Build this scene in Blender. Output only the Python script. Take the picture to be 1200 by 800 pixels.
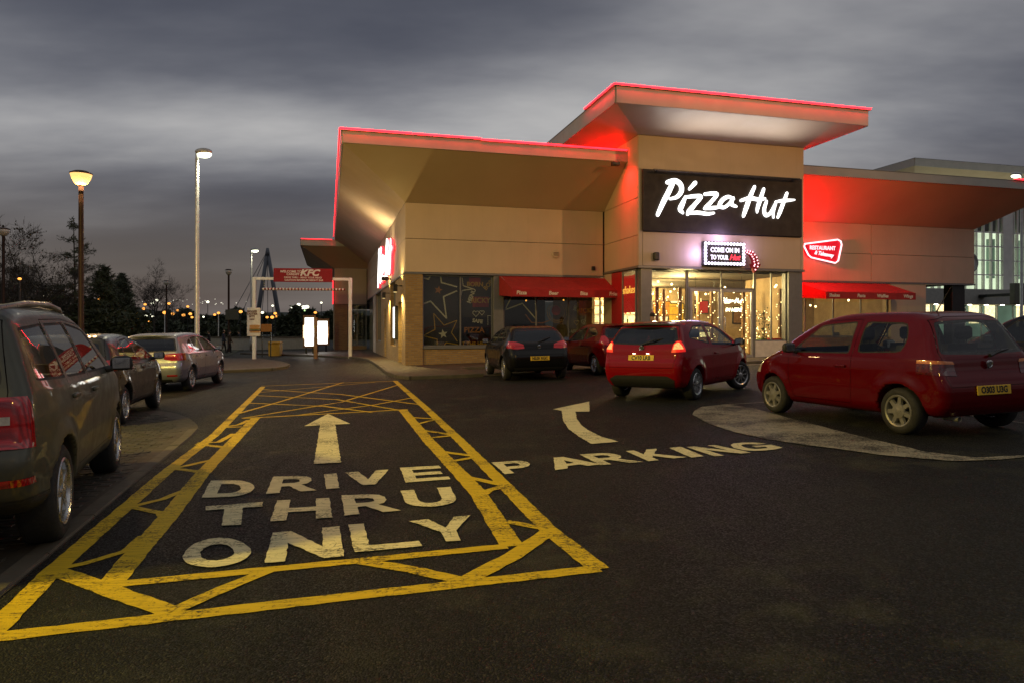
import bpy, bmesh, math, random
import numpy as np
from mathutils import Vector, Matrix
from mathutils.geometry import tessellate_polygon

R = math.radians
sc = bpy.context.scene
for o in list(bpy.data.objects):
    bpy.data.objects.remove(o)

# ------------------------------------------------------------------ camera
CAM_H = 1.40
cam_data = bpy.data.cameras.new('camera')
cam_data.lens = 24.0
cam_data.sensor_width = 36.0
cam_data.shift_y = -0.0125
cam_data.clip_end = 5000
cam = bpy.data.objects.new('camera', cam_data)
sc.collection.objects.link(cam)
cam.location = (0, 0, CAM_H)
cam.rotation_euler = (R(90), 0, 0)
sc.camera = cam

# ------------------------------------------------------------------ world: overcast dusk sky
SKY_STRENGTH = 1.0
world = bpy.data.worlds.new('World')
sc.world = world
world.use_nodes = True
wt = world.node_tree
for n in list(wt.nodes):
    wt.nodes.remove(n)


def wn(kind, **kw):
    n = wt.nodes.new(kind)
    for k, v in kw.items():
        setattr(n, k, v)
    return n


def wl(a, b):
    wt.links.new(a, b)


def wmath(op, a, b=None, clamp=False):
    n = wn('ShaderNodeMath', operation=op, use_clamp=clamp)
    for i, s in enumerate((a, b)):
        if s is None:
            continue
        if isinstance(s, (int, float)):
            n.inputs[i].default_value = s
        else:
            wl(s, n.inputs[i])
    return n.outputs[0]


tc = wn('ShaderNodeTexCoord')
sep = wn('ShaderNodeSeparateXYZ')
wl(tc.outputs['Generated'], sep.inputs[0])
zz = wmath('ADD', wmath('MAXIMUM', sep.outputs[2], 0.0), 0.16)
cu = wmath('DIVIDE', sep.outputs[0], zz)
cv = wmath('DIVIDE', sep.outputs[1], zz)
cmb = wn('ShaderNodeCombineXYZ')
wl(cu, cmb.inputs[0])
wl(cv, cmb.inputs[1])
mp = wn('ShaderNodeMapping')
mp.inputs['Location'].default_value = (10.2086, 8.7365, 0)
mp.inputs['Rotation'].default_value = (0, 0, R(18.37))
mp.inputs['Scale'].default_value = (0.30, 0.62, 1)
wl(cmb.outputs[0], mp.inputs[0])
n1 = wn('ShaderNodeTexNoise')
n1.inputs['Scale'].default_value = 1.0
n1.inputs['Detail'].default_value = 4.5
n1.inputs['Roughness'].default_value = 0.46
n1.inputs['Distortion'].default_value = 0.35
wl(mp.outputs[0], n1.inputs['Vector'])
mp2 = wn('ShaderNodeMapping')
mp2.inputs['Location'].default_value = (6.7, 6.1, 0)
mp2.inputs['Rotation'].default_value = (0, 0, R(-20))
mp2.inputs['Scale'].default_value = (0.85, 1.7, 1)
wl(cmb.outputs[0], mp2.inputs[0])
n2 = wn('ShaderNodeTexNoise')
n2.inputs['Scale'].default_value = 1.0
n2.inputs['Detail'].default_value = 5
n2.inputs['Roughness'].default_value = 0.56
wl(mp2.outputs[0], n2.inputs['Vector'])
cl = wmath('ADD', wmath('MULTIPLY', n1.outputs['Fac'], 0.76), wmath('MULTIPLY', n2.outputs['Fac'], 0.24))
ramp = wn('ShaderNodeValToRGB')
ramp.color_ramp.interpolation = 'B_SPLINE'
els = ramp.color_ramp.elements
els[0].position = 0.36
els[0].color = (0.050, 0.055, 0.078, 1)
els[1].position = 0.62
els[1].color = (0.52, 0.51, 0.50, 1)
e = els.new(0.45)
e.color = (0.100, 0.105, 0.130, 1)
e = els.new(0.53)
e.color = (0.25, 0.252, 0.272, 1)
wl(cl, ramp.inputs[0])
# low towards the horizon the cloud thins to an even dull mauve
hor = wn('ShaderNodeMapRange')
hor.interpolation_type = 'SMOOTHSTEP'
hor.inputs['From Min'].default_value = 0.07
hor.inputs['From Max'].default_value = 0.26
hor.inputs['To Min'].default_value = 1.0
hor.inputs['To Max'].default_value = 0.0
wl(sep.outputs[2], hor.inputs['Value'])
mixh = wn('ShaderNodeMixRGB')
mixh.inputs[2].default_value = (0.098, 0.083, 0.078, 1)
wl(wmath('MULTIPLY', hor.outputs[0], 0.88), mixh.inputs[0])
wl(ramp.outputs[0], mixh.inputs[1])
sky = wn('ShaderNodeTexSky', sky_type='NISHITA')
sky.sun_disc = False
sky.sun_elevation = R(-3)
sky.sun_rotation = R(-40)
bg = wn('ShaderNodeBackground')
bg.inputs['Strength'].default_value = SKY_STRENGTH
wl(mixh.outputs[0], bg.inputs['Color'])
bg2 = wn('ShaderNodeBackground')
bg2.inputs['Strength'].default_value = 0.05
wl(sky.outputs[0], bg2.inputs['Color'])
add = wn('ShaderNodeAddShader')
wl(bg.outputs[0], add.inputs[0])
wl(bg2.outputs[0], add.inputs[1])
wout = wn('ShaderNodeOutputWorld')
wl(add.outputs[0], wout.inputs['Surface'])

# ------------------------------------------------------------------ exposure and render settings
sc.view_settings.view_transform = 'Standard'
sc.view_settings.look = 'None'
sc.view_settings.exposure = 0.0
sc.view_settings.gamma = 1.0
sc.view_settings.use_curve_mapping = False
sc.cycles.use_denoising = True
sc.cycles.max_bounces = 7
sc.cycles.diffuse_bounces = 3
sc.cycles.glossy_bounces = 3
sc.cycles.transparent_max_bounces = 12
sc.cycles.caustics_reflective = False
sc.cycles.caustics_refractive = False
sc.cycles.sample_clamp_indirect = 1.5
sc.cycles.sample_clamp_direct = 0.0
sc.cycles.use_light_tree = True

# ================================================================== helpers
rnd = random.Random(7)
col = sc.collection
FPX = 800.0                      # focal length of the photograph in its own pixels
HOR = 385.0                      # its horizon row
SLOPE = 0.022                    # the car park rises gently to the east


def gz(x):
    return SLOPE * max(-70.0, min(45.0, x))


def px(x, y):
    """ground point seen at photograph pixel (x, y)"""
    k = (x - 600) / FPX
    d = FPX * CAM_H / ((y - HOR) + FPX * SLOPE * k)
    return Vector((k * d, d, SLOPE * k * d))


def pxd(x, y, d):
    """point at depth d seen at photograph pixel (x, y)"""
    return Vector(((x - 600) / FPX * d, d, CAM_H + (HOR - y) / FPX * d))


BANG = math.atan2(215, 800)      # the buildings stand at this angle
UX, UY = math.cos(BANG), math.sin(BANG)
C0 = Vector((-4.0625, 26.0, 0))


def B(lx, ly, h=0.0, ground=True):
    x = C0.x + lx * UX - ly * UY
    y = C0.y + lx * UY + ly * UX
    return Vector((x, y, (gz(x) if ground else 0) + h))


def Bl(p):
    dx, dy = p[0] - C0.x, p[1] - C0.y
    return dx * UX + dy * UY, -dx * UY + dy * UX


def tag(o, label=None, cat=None, group=None, kind=None):
    if label:
        o['label'] = label
    if cat:
        o['category'] = cat
    if group:
        o['group'] = group
    if kind:
        o['kind'] = kind
    return o


def empty(name, loc=(0, 0, 0), rz=0.0, label=None, cat=None, group=None):
    o = bpy.data.objects.new(name, None)
    col.objects.link(o)
    o.location = loc
    o.rotation_euler = (0, 0, rz)
    return tag(o, label, cat, group)


def children(o):
    return [c for c in bpy.data.objects if c.parent == o]


class MB:
    def __init__(s):
        s.v, s.f, s.m = [], [], []
        s.cur = 0

    def add(s, vs, fs):
        b = len(s.v)
        s.v += [tuple(p) for p in vs]
        s.f += [tuple(b + i for i in f) for f in fs]
        s.m += [s.cur] * len(fs)
        return s

    def box(s, x0, x1, y0, y1, z0, z1):
        return s.add([(x0, y0, z0), (x1, y0, z0), (x1, y1, z0), (x0, y1, z0), (x0, y0, z1), (x1, y0, z1), (x1, y1, z1), (x0, y1, z1)],
                     [(0, 3, 2, 1), (4, 5, 6, 7), (0, 1, 5, 4), (1, 2, 6, 5), (2, 3, 7, 6), (3, 0, 4, 7)])

    def bbox(s, x0, x1, y0, y1, z0, z1, b=0.01):
        """box with chamfered edges"""
        bm = bmesh.new()
        bmesh.ops.create_cube(bm, size=1)
        for v in bm.verts:
            v.co = Vector(((x0 + x1) / 2 + v.co.x * (x1 - x0), (y0 + y1) / 2 + v.co.y * (y1 - y0), (z0 + z1) / 2 + v.co.z * (z1 - z0)))
        bmesh.ops.bevel(bm, geom=bm.edges[:], offset=b, segments=1, affect='EDGES', profile=0.5)
        return s.bm(bm)

    def bm(s, bm, M=None):
        bm.verts.index_update()
        vs = [(M @ v.co if M else v.co)[:] for v in bm.verts]
        fs = [tuple(v.index for v in f.verts) for f in bm.faces]
        s.add(vs, fs)
        bm.free()
        return s

    def quad(s, a, b, c, d):
        return s.add([a, b, c, d], [(0, 1, 2, 3)])

    def prism(s, pts, off):
        """polygon (3d points) extruded by vector off"""
        n = len(pts)
        off = Vector(off)
        a = [Vector(p) for p in pts]
        return s.add(a + [p + off for p in a], [tuple(range(n))[::-1], tuple(range(n, 2 * n))] + [(i, (i + 1) % n, n + (i + 1) % n, n + i) for i in range(n)])

    def tube(s, path, r, n=8, caps=True):
        path = [Vector(p) for p in path]
        rs = r if isinstance(r, (list, tuple)) else [r] * len(path)
        rings = []
        up = Vector((0, 0, 1))
        prev = None
        for i, p in enumerate(path):
            t = (path[min(i + 1, len(path) - 1)] - path[max(i - 1, 0)])
            t = t.normalized() if t.length > 1e-9 else Vector((0, 0, 1))
            if prev is None:
                a = up if abs(t.z) < 0.9 else Vector((1, 0, 0))
                x = t.cross(a).normalized()
            else:
                x = (prev - t * prev.dot(t))
                x = x.normalized() if x.length > 1e-6 else t.cross(up).normalized()
            prev = x
            y = t.cross(x)
            rings.append([p + (x * math.cos(2 * math.pi * k / n) + y * math.sin(2 * math.pi * k / n)) * rs[i] for k in range(n)])
        vs = [q for r_ in rings for q in r_]
        fs = []
        for i in range(len(rings) - 1):
            for k in range(n):
                fs.append((i * n + k, i * n + (k + 1) % n, (i + 1) * n + (k + 1) % n, (i + 1) * n + k))
        if caps:
            fs.append(tuple(range(n))[::-1])
            fs.append(tuple((len(rings) - 1) * n + k for k in range(n)))
        return s.add(vs, fs)

    def lathe(s, prof, n=20, M=None, caps=True):
        """prof: (r, z) pairs round z"""
        vs = []
        for r_, z in prof:
            for k in range(n):
                a = 2 * math.pi * k / n
                p = Vector((r_ * math.cos(a), r_ * math.sin(a), z))
                vs.append(M @ p if M else p)
        fs = []
        for i in range(len(prof) - 1):
            for k in range(n):
                fs.append((i * n + k, i * n + (k + 1) % n, (i + 1) * n + (k + 1) % n, (i + 1) * n + k))
        if caps and prof[0][0] > 1e-6:
            fs.append(tuple(range(n))[::-1])
        if caps and prof[-1][0] > 1e-6:
            fs.append(tuple((len(prof) - 1) * n + k for k in range(n)))
        return s.add(vs, fs)

    def ball(s, c, r, seg=10, rings=6, sq=(1, 1, 1)):
        prof = [(max(r * math.sin(math.pi * i / rings), 1e-5), -r * math.cos(math.pi * i / rings)) for i in range(rings + 1)]
        M = Matrix.Translation(c) @ Matrix.Diagonal((sq[0], sq[1], sq[2], 1))
        return s.lathe(prof, seg, M)

    def mesh(s, name, mats, smooth=False):
        me = bpy.data.meshes.new(name)
        me.from_pydata(s.v, [], s.f)
        if not isinstance(mats, (list, tuple)):
            mats = [mats]
        for m in mats:
            me.materials.append(m)
        if len(mats) > 1:
            me.polygons.foreach_set('material_index', s.m)
        if smooth:
            me.polygons.foreach_set('use_smooth', [True] * len(me.polygons))
            if smooth == 'auto':
                try:
                    me.set_sharp_from_angle(angle=R(38))
                except Exception:
                    pass
        me.update()
        return me

    def build(s, name, mats, parent=None, smooth=False, loc=None):
        o = bpy.data.objects.new(name, s.mesh(name, mats, smooth))
        col.objects.link(o)
        if parent:
            o.parent = parent
        if loc is not None:
            o.location = loc
        return o


def put(name, me, parent=None, loc=(0, 0, 0), rot=(0, 0, 0)):
    o = bpy.data.objects.new(name, me)
    col.objects.link(o)
    o.parent = parent
    o.location = loc
    o.rotation_euler = rot
    return o


# ------------------------------------------------------------------ materials
MATS = {}


def lk(t, a, b):
    t.links.new(a, b)


def new_mat(name):
    m = bpy.data.materials.new(name)
    m.use_nodes = True
    t = m.node_tree
    b = t.nodes['Principled BSDF']
    MATS[name] = m
    return m, t, b


def coords(t, scale=(1, 1, 1), rot=(0, 0, 0)):
    c = t.nodes.new('ShaderNodeTexCoord')
    p = t.nodes.new('ShaderNodeMapping')
    p.inputs['Scale'].default_value = scale
    p.inputs['Rotation'].default_value = rot
    lk(t, c.outputs['Object'], p.inputs[0])
    return p.outputs[0]


def noise(t, vec, scale, detail=3, rough=0.5):
    n = t.nodes.new('ShaderNodeTexNoise')
    n.inputs['Scale'].default_value = scale
    n.inputs['Detail'].default_value = detail
    n.inputs['Roughness'].default_value = rough
    if vec is not None:
        lk(t, vec, n.inputs['Vector'])
    return n.outputs['Fac']


def mrange(t, s, a, b, c, d):
    n = t.nodes.new('ShaderNodeMapRange')
    n.inputs['From Min'].default_value = a
    n.inputs['From Max'].default_value = b
    n.inputs['To Min'].default_value = c
    n.inputs['To Max'].default_value = d
    lk(t, s, n.inputs['Value'])
    return n.outputs[0]


def mixc(t, fac, a, b):
    n = t.nodes.new('ShaderNodeMixRGB')
    for i, s in ((0, fac), (1, a), (2, b)):
        if isinstance(s, (int, float)):
            n.inputs[i].default_value = s
        elif isinstance(s, tuple):
            n.inputs[i].default_value = (*s[:3], 1)
        else:
            lk(t, s, n.inputs[i])
    return n.outputs[0]


def tmath(t, op, a, b=None, clamp=False):
    n = t.nodes.new('ShaderNodeMath')
    n.operation = op
    n.use_clamp = clamp
    for i, s in enumerate((a, b)):
        if s is None:
            continue
        if isinstance(s, (int, float)):
            n.inputs[i].default_value = s
        else:
            lk(t, s, n.inputs[i])
    return n.outputs[0]


def bump(t, b, h, strength, dist=0.01):
    n = t.nodes.new('ShaderNodeBump')
    n.inputs['Strength'].default_value = strength
    n.inputs['Distance'].default_value = dist
    lk(t, h, n.inputs['Height'])
    lk(t, n.outputs[0], b.inputs['Normal'])


BANG_ = math.atan2(215, 800)


def pmat(name, base, rough=0.5, metal=0.0, var=0.12, scale=6.0, bmp=0.0, bscale=80.0, coat=0.0, spec=0.5, rvar=0.1, alpha=1.0, trans=0.0):
    """plain surface: base colour with uneven tone, gloss and fine relief"""
    m, t, b = new_mat(name)
    v = coords(t)
    f = noise(t, v, scale, 4)
    lo = tuple(c * (1 - var) for c in base)
    hi = tuple(min(1, c * (1 + var)) for c in base)
    lk(t, mixc(t, mrange(t, f, 0.3, 0.7, 0, 1), lo, hi), b.inputs['Base Color'])
    r2 = noise(t, v, scale * 3.1, 3)
    lk(t, mrange(t, r2, 0.3, 0.7, max(0.02, rough - rvar), min(1, rough + rvar)), b.inputs['Roughness'])
    b.inputs['Metallic'].default_value = metal
    b.inputs['Specular IOR Level'].default_value = spec
    b.inputs['Coat Weight'].default_value = coat
    b.inputs['Coat Roughness'].default_value = 0.04
    b.inputs['Transmission Weight'].default_value = trans
    b.inputs['Alpha'].default_value = alpha
    if bmp:
        bump(t, b, noise(t, v, bscale, 3), bmp, 0.004)
    return m


def emat(name, colr, strength, var=0.0, scale=5.0):
    """something that gives off light"""
    m, t, b = new_mat(name)
    b.inputs['Base Color'].default_value = (*[min(1, c * 0.6) for c in colr], 1)
    b.inputs['Roughness'].default_value = 0.4
    b.inputs['Emission Color'].default_value = (*colr, 1)
    b.inputs['Emission Strength'].default_value = strength
    if var:
        f = noise(t, coords(t), scale, 3)
        lk(t, mrange(t, f, 0.3, 0.7, strength * (1 - var), strength * (1 + var)), b.inputs['Emission Strength'])
    return m


def glass_mat(name, tint, base_refl=0.03, ior=1.45, rough=0.01, gl=(1, 1, 1)):
    m = bpy.data.materials.new(name)
    m.use_nodes = True
    t = m.node_tree
    t.nodes.remove(t.nodes['Principled BSDF'])
    tr = t.nodes.new('ShaderNodeBsdfTransparent')
    tr.inputs[0].default_value = (*tint, 1)
    g = t.nodes.new('ShaderNodeBsdfGlossy')
    g.inputs['Roughness'].default_value = rough
    g.inputs['Color'].default_value = (*gl, 1)
    lw = t.nodes.new('ShaderNodeLayerWeight')
    lw.inputs['Blend'].default_value = 0.5
    fr = tmath(t, 'MULTIPLY', tmath(t, 'POWER', lw.outputs['Facing'], 4.0), 0.85)
    mx = t.nodes.new('ShaderNodeMixShader')
    lk(t, tmath(t, 'ADD', fr, 0.035 + base_refl, True), mx.inputs[0])
    lk(t, tr.outputs[0], mx.inputs[1])
    lk(t, g.outputs[0], mx.inputs[2])
    lk(t, mx.outputs[0], t.nodes['Material Output'].inputs['Surface'])
    MATS[name] = m
    return m


def asphalt_nodes(t, v):
    big = noise(t, v, 0.22, 4, 0.55)
    mid = noise(t, v, 1.9, 6, 0.68)
    lane = noise(t, coords(t, (1.0, 0.12, 1.0), (0, 0, -BANG_)), 0.9, 3, 0.5)
    c = mixc(t, mrange(t, big, 0.38, 0.62, 0, 1), (0.0046, 0.0050, 0.0041), (0.0112, 0.0114, 0.0086))
    # tyre-polished tracks along the lane
    c = mixc(t, mrange(t, lane, 0.50, 0.66, 0, 0.55), c, (0.0050, 0.0050, 0.0045))
    # dusty, mossy scuffs
    sc_ = tmath(t, 'MULTIPLY', mrange(t, mid, 0.50, 0.70, 0, 1.0), mrange(t, noise(t, v, 0.33, 3, 0.5), 0.42, 0.60, 0.12, 1.0))
    c = mixc(t, sc_, c, (0.046, 0.046, 0.024))
    vo = t.nodes.new('ShaderNodeTexVoronoi')
    vo.inputs['Scale'].default_value = 95
    lk(t, v, vo.inputs['Vector'])
    sepc = t.nodes.new('ShaderNodeSeparateColor')
    lk(t, vo.outputs['Color'], sepc.inputs[0])
    stone = mrange(t, sepc.outputs[0], 0.72, 1.0, 0, 1)
    c = mixc(t, tmath(t, 'MULTIPLY', stone, tmath(t, 'ADD', tmath(t, 'MULTIPLY', big, 0.9), -0.05)), c, (0.062, 0.058, 0.045))
    pale = mrange(t, sepc.outputs[1], 0.984, 0.992, 0, 1)
    c = mixc(t, tmath(t, 'MULTIPLY', pale, 0.35), c, (0.13, 0.12, 0.09))
    # hairline cracks
    wv_ = t.nodes.new('ShaderNodeTexVoronoi')
    wv_.feature = 'DISTANCE_TO_EDGE'
    wv_.inputs['Scale'].default_value = 0.45
    wob = t.nodes.new('ShaderNodeVectorMath')
    wob.operation = 'ADD'
    nt = t.nodes.new('ShaderNodeTexNoise')
    nt.inputs['Scale'].default_value = 2.2
    nt.inputs['Detail'].default_value = 5
    lk(t, v, nt.inputs['Vector'])
    lk(t, v, wob.inputs[0])
    lk(t, nt.outputs['Color'], wob.inputs[1])
    lk(t, wob.outputs[0], wv_.inputs['Vector'])
    crack = tmath(t, 'MULTIPLY', mrange(t, wv_.outputs['Distance'], 0.0, 0.006, 1, 0), mrange(t, big, 0.45, 0.6, 0, 0.8))
    c = mixc(t, crack, c, (0.002, 0.002, 0.002))
    return c, vo.outputs['Distance'], mid, sepc.outputs[2]


m, t, b = new_mat('asphalt')
v = coords(t)
c_, dist_, mid_, rr_ = asphalt_nodes(t, v)
lk(t, c_, b.inputs['Base Color'])
lk(t, mrange(t, rr_, 0, 1, 0.42, 0.95), b.inputs['Roughness'])
b.inputs['Specular IOR Level'].default_value = 0.20
h_ = tmath(t, 'ADD', tmath(t, 'MULTIPLY', dist_, -1.0), tmath(t, 'MULTIPLY', noise(t, v, 300, 2), 0.5))
bump(t, b, h_, 0.9, 0.006)


def paint_mat(name, colr, wear=0.5, worn=(0.016, 0.015, 0.012)):
    m, t, b = new_mat(name)
    v = coords(t)
    fine = noise(t, v, 42, 5, 0.7)
    broad = noise(t, v, 1.3, 5, 0.65)
    streak = noise(t, coords(t, (1, 9, 1), (0, 0, R(20))), 5, 4, 0.6)
    k = tmath(t, 'ADD', tmath(t, 'MULTIPLY', fine, 0.55), tmath(t, 'ADD', tmath(t, 'MULTIPLY', broad, 0.42), tmath(t, 'MULTIPLY', streak, 0.20)))
    mask = mrange(t, k, 0.76 - 0.22 * wear, 0.83 - 0.18 * wear, 0, 1)
    tone = mixc(t, mrange(t, broad, 0.3, 0.7, 0, 1), tuple(c * 0.80 for c in colr), colr)
    dirt = mixc(t, tmath(t, 'MULTIPLY', mrange(t, streak, 0.42, 0.7, 0, 1), 0.5), tone, tuple(c * 0.36 for c in colr))
    vo = t.nodes.new('ShaderNodeTexVoronoi')
    vo.feature = 'DISTANCE_TO_EDGE'
    vo.inputs['Scale'].default_value = 5.5
    lk(t, v, vo.inputs['Vector'])
    crack = tmath(t, 'MULTIPLY', mrange(t, vo.outputs['Distance'], 0.0, 0.018, 1, 0), mrange(t, broad, 0.46, 0.58, 0, 0.9))
    full = tmath(t, 'MAXIMUM', mask, crack)
    lk(t, mixc(t, full, dirt, worn), b.inputs['Base Color'])
    b.inputs['Roughness'].default_value = 0.65
    b.inputs['Specular IOR Level'].default_value = 0.25
    bump(t, b, tmath(t, 'ADD', noise(t, v, 160, 3), tmath(t, 'MULTIPLY', full, -1.0)), 0.6, 0.004)
    return m


paint_mat('yellow_paint', (0.76, 0.51, 0.012), 0.74)
paint_mat('white_paint', (0.84, 0.74, 0.40), 0.70)
paint_mat('worn_white_paint', (0.40, 0.36, 0.26), 1.0)

pmat('concrete', (0.050, 0.040, 0.026), 0.8, var=0.22, scale=3, bmp=0.3)
pmat('kerb_concrete', (0.080, 0.068, 0.046), 0.8, var=0.25, scale=2.5, bmp=0.35)
pmat('paver', (0.042, 0.036, 0.025), 0.75, var=0.45, scale=5.5, bmp=0.4)
pmat('flagstone', (0.058, 0.040, 0.022), 0.7, var=0.25, scale=2.2, bmp=0.3)
pmat('cream_panel', (0.56, 0.435, 0.315), 0.5, var=0.07, scale=0.7, bmp=0.04, bscale=30)
t = MATS['cream_panel'].node_tree
b = t.nodes['Principled BSDF']
src = b.inputs['Base Color'].links[0].from_socket
st_ = noise(t, coords(t, (1.6, 1.6, 0.12)), 3.0, 4, 0.6)
gr_ = noise(t, coords(t), 1.1, 4, 0.6)
lk(t, mixc(t, tmath(t, 'MULTIPLY', mrange(t, st_, 0.52, 0.78, 0, 0.20), mrange(t, gr_, 0.35, 0.6, 0.2, 1)), src, (0.30, 0.23, 0.14)), b.inputs['Base Color'])
pmat('soffit_panel', (0.50, 0.385, 0.28), 0.55, var=0.06, scale=0.6)
pmat('roof_edge', (0.42, 0.395, 0.36), 0.4, metal=0.25, var=0.08, scale=1.2)
pmat('roof_deck', (0.16, 0.16, 0.16), 0.85)
pmat('grey_metal', (0.20, 0.205, 0.21), 0.38, metal=0.4, var=0.08)
pmat('dark_metal', (0.035, 0.035, 0.037), 0.4, metal=0.5)
pmat('black', (0.012, 0.012, 0.013), 0.45)
pmat('black_rubber', (0.016, 0.016, 0.017), 0.75, var=0.3, bmp=0.2, bscale=60)
pmat('tyre_rubber', (0.018, 0.018, 0.018), 0.8, var=0.3, scale=14, bmp=0.3, bscale=90)
pmat('dark_sign', (0.030, 0.023, 0.019), 0.7, var=0.12, scale=1.5)
pmat('white_painted_steel', (0.72, 0.70, 0.66), 0.4, var=0.08, scale=2)
pmat('galvanised', (0.42, 0.42, 0.41), 0.42, metal=0.55, var=0.15, scale=4)
pmat('red_canvas', (0.34, 0.018, 0.020), 0.8, var=0.12, scale=4, bmp=0.25, bscale=220)
pmat('red_panel', (0.45, 0.016, 0.020), 0.4, var=0.06)
pmat('cream_text', (0.72, 0.66, 0.58), 0.6)
pmat('sign_red', (0.26, 0.002, 0.007), 0.75, var=0.06)
pmat('alloy', (0.52, 0.52, 0.52), 0.28, metal=0.85, var=0.15, scale=9)
pmat('hub_plastic', (0.22, 0.215, 0.205), 0.35, metal=0.3, var=0.15, scale=9)
pmat('chrome', (0.75, 0.75, 0.75), 0.08, metal=1.0, var=0.03)
pmat('dark_trim', (0.022, 0.022, 0.023), 0.55, bmp=0.2, bscale=200)
pmat('seat_fabric', (0.040, 0.040, 0.044), 0.9, var=0.2)
pmat('lining', (0.055, 0.053, 0.050), 0.9)
pmat('plate_yellow', (0.72, 0.46, 0.030), 0.45, var=0.06)
pmat('plate_text', (0.010, 0.010, 0.010), 0.5)
pmat('interior_wall', (0.42, 0.30, 0.17), 0.75, var=0.2, scale=2)
pmat('interior_floor', (0.20, 0.13, 0.075), 0.45, var=0.3, scale=3)
pmat('interior_ceiling', (0.10, 0.08, 0.06), 0.8)
pmat('dark_wall', (0.055, 0.050, 0.042), 0.8, var=0.2)
pmat('wood', (0.26, 0.14, 0.06), 0.45, var=0.3, scale=8)
pmat('door_white', (0.66, 0.62, 0.54), 0.45)
pmat('bark', (0.045, 0.036, 0.028), 0.9, var=0.3, scale=12, bmp=0.5, bscale=40)
pmat('hill_ground', (0.028, 0.034, 0.022), 0.95, var=0.45, scale=0.05)
pmat('verge', (0.030, 0.034, 0.018), 0.95, var=0.4, scale=0.5)
pmat('leaf', (0.040, 0.050, 0.022), 0.7, var=0.35, scale=1.5)
pmat('dry_leaf', (0.060, 0.050, 0.026), 0.8, var=0.35, scale=1.5)
pmat('lamp_post_dark', (0.050, 0.026, 0.022), 0.5, metal=0.3, var=0.15)
pmat('bridge_steel', (0.10, 0.105, 0.12), 0.6)
pmat('cloth_dark', (0.020, 0.020, 0.024), 0.9, var=0.2)
pmat('cloth_blue', (0.030, 0.040, 0.065), 0.9, var=0.2)
pmat('cloth_brown', (0.065, 0.045, 0.032), 0.9, var=0.2)
pmat('skin', (0.45, 0.27, 0.19), 0.6)
pmat('hair', (0.020, 0.014, 0.010), 0.7)
pmat('vinyl_white', (0.702, 0.675, 0.608), 0.6, var=0.1)
pmat('vinyl_yellow', (0.522, 0.324, 0.036), 0.6, var=0.1)
pmat('vinyl_orange', (0.413, 0.165, 0.026), 0.6, var=0.1)
pmat('vinyl_dark', (0.030, 0.024, 0.020), 0.6, var=0.2)
pmat('vinyl_red', (0.28, 0.025, 0.02), 0.6, var=0.1)
pmat('poster_white', (0.68, 0.62, 0.52), 0.5)
pmat('poster_dark', (0.10, 0.025, 0.02), 0.5)
pmat('bun', (0.48, 0.24, 0.07), 0.6, var=0.25, scale=18)
pmat('lettuce', (0.10, 0.16, 0.03), 0.6, var=0.3, scale=20)
pmat('meat', (0.09, 0.04, 0.02), 0.7, var=0.3, scale=20)
pmat('olive_panel', (0.10, 0.10, 0.075), 0.6)
pmat('render_wall', (0.36, 0.35, 0.32), 0.7, var=0.1)

# brickwork of the ground floor (bricks are far under ten pixels here)
m, t, b = new_mat('brickwork')
c = t.nodes.new('ShaderNodeTexCoord')
sx = t.nodes.new('ShaderNodeSeparateXYZ')
lk(t, c.outputs['Object'], sx.inputs[0])
cx = t.nodes.new('ShaderNodeCombineXYZ')
lk(t, tmath(t, 'ADD', sx.outputs[0], sx.outputs[1]), cx.inputs[0])
lk(t, sx.outputs[2], cx.inputs[1])
br = t.nodes.new('ShaderNodeTexBrick')
lk(t, cx.outputs[0], br.inputs['Vector'])
br.inputs['Scale'].default_value = 1.0
br.inputs['Brick Width'].default_value = 0.225
br.inputs['Row Height'].default_value = 0.075
br.inputs['Mortar Size'].default_value = 0.010
br.inputs['Bias'].default_value = 0.0
br.inputs['Color1'].default_value = (0.40, 0.26, 0.10, 1)
br.inputs['Color2'].default_value = (0.28, 0.17, 0.065, 1)
br.inputs['Mortar'].default_value = (0.25, 0.21, 0.16, 1)
lk(t, mixc(t, mrange(t, noise(t, cx.outputs[0], 3, 4), 0.3, 0.7, 0, 0.3), br.outputs['Color'], (0.22, 0.14, 0.07)), b.inputs['Base Color'])
b.inputs['Roughness'].default_value = 0.85
bump(t, b, tmath(t, 'MULTIPLY', br.outputs['Fac'], -1.0), 0.6, 0.008)

glass_mat('shop_glass', (0.88, 0.90, 0.86), 0.02)
glass_mat('dark_shop_glass', (0.80, 0.82, 0.78), 0.02)
glass_mat('car_glass', (0.72, 0.76, 0.73), 0.015)
glass_mat('car_glass_dark', (0.10, 0.11, 0.11), 0.03)

emat('led_red', (1.0, 0.0010, 0.0024), 115.0)
emat('led_edge', (1.0, 0.013, 0.024), 4.6, 0.22, 3.0)
emat('led_red_wash', (1.0, 0.002, 0.004), 2300.0)
emat('led_pink', (1.0, 0.40, 0.42), 5.0)
emat('sign_white', (1.0, 0.99, 0.95), 2.6)
emat('bulb_violet_white', (0.92, 0.84, 1.0), 3.2)
emat('text_white_lit', (0.95, 0.92, 1.0), 1.1)
emat('text_red_lit', (1.0, 0.05, 0.09), 1.2)
emat('neon_pink_white', (1.0, 0.50, 0.54), 2.6)
emat('neon_red_face', (0.75, 0.006, 0.030), 0.45)
emat('neon_warm', (1.0, 0.92, 0.66), 9.0)
emat('fairy', (1.0, 0.74, 0.34), 9.0)
emat('fairy_big', (1.0, 0.72, 0.34), 30.0)
emat('menu_white', (1.0, 0.99, 0.93), 3.2)
emat('menu_yellow', (0.95, 0.90, 0.30), 1.8)
emat('sodium', (1.0, 0.58, 0.18), 1.35)
emat('sodium_far', (1.0, 0.40, 0.07), 1.9)
emat('white_far', (1.0, 0.98, 0.72), 2.6)
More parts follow.
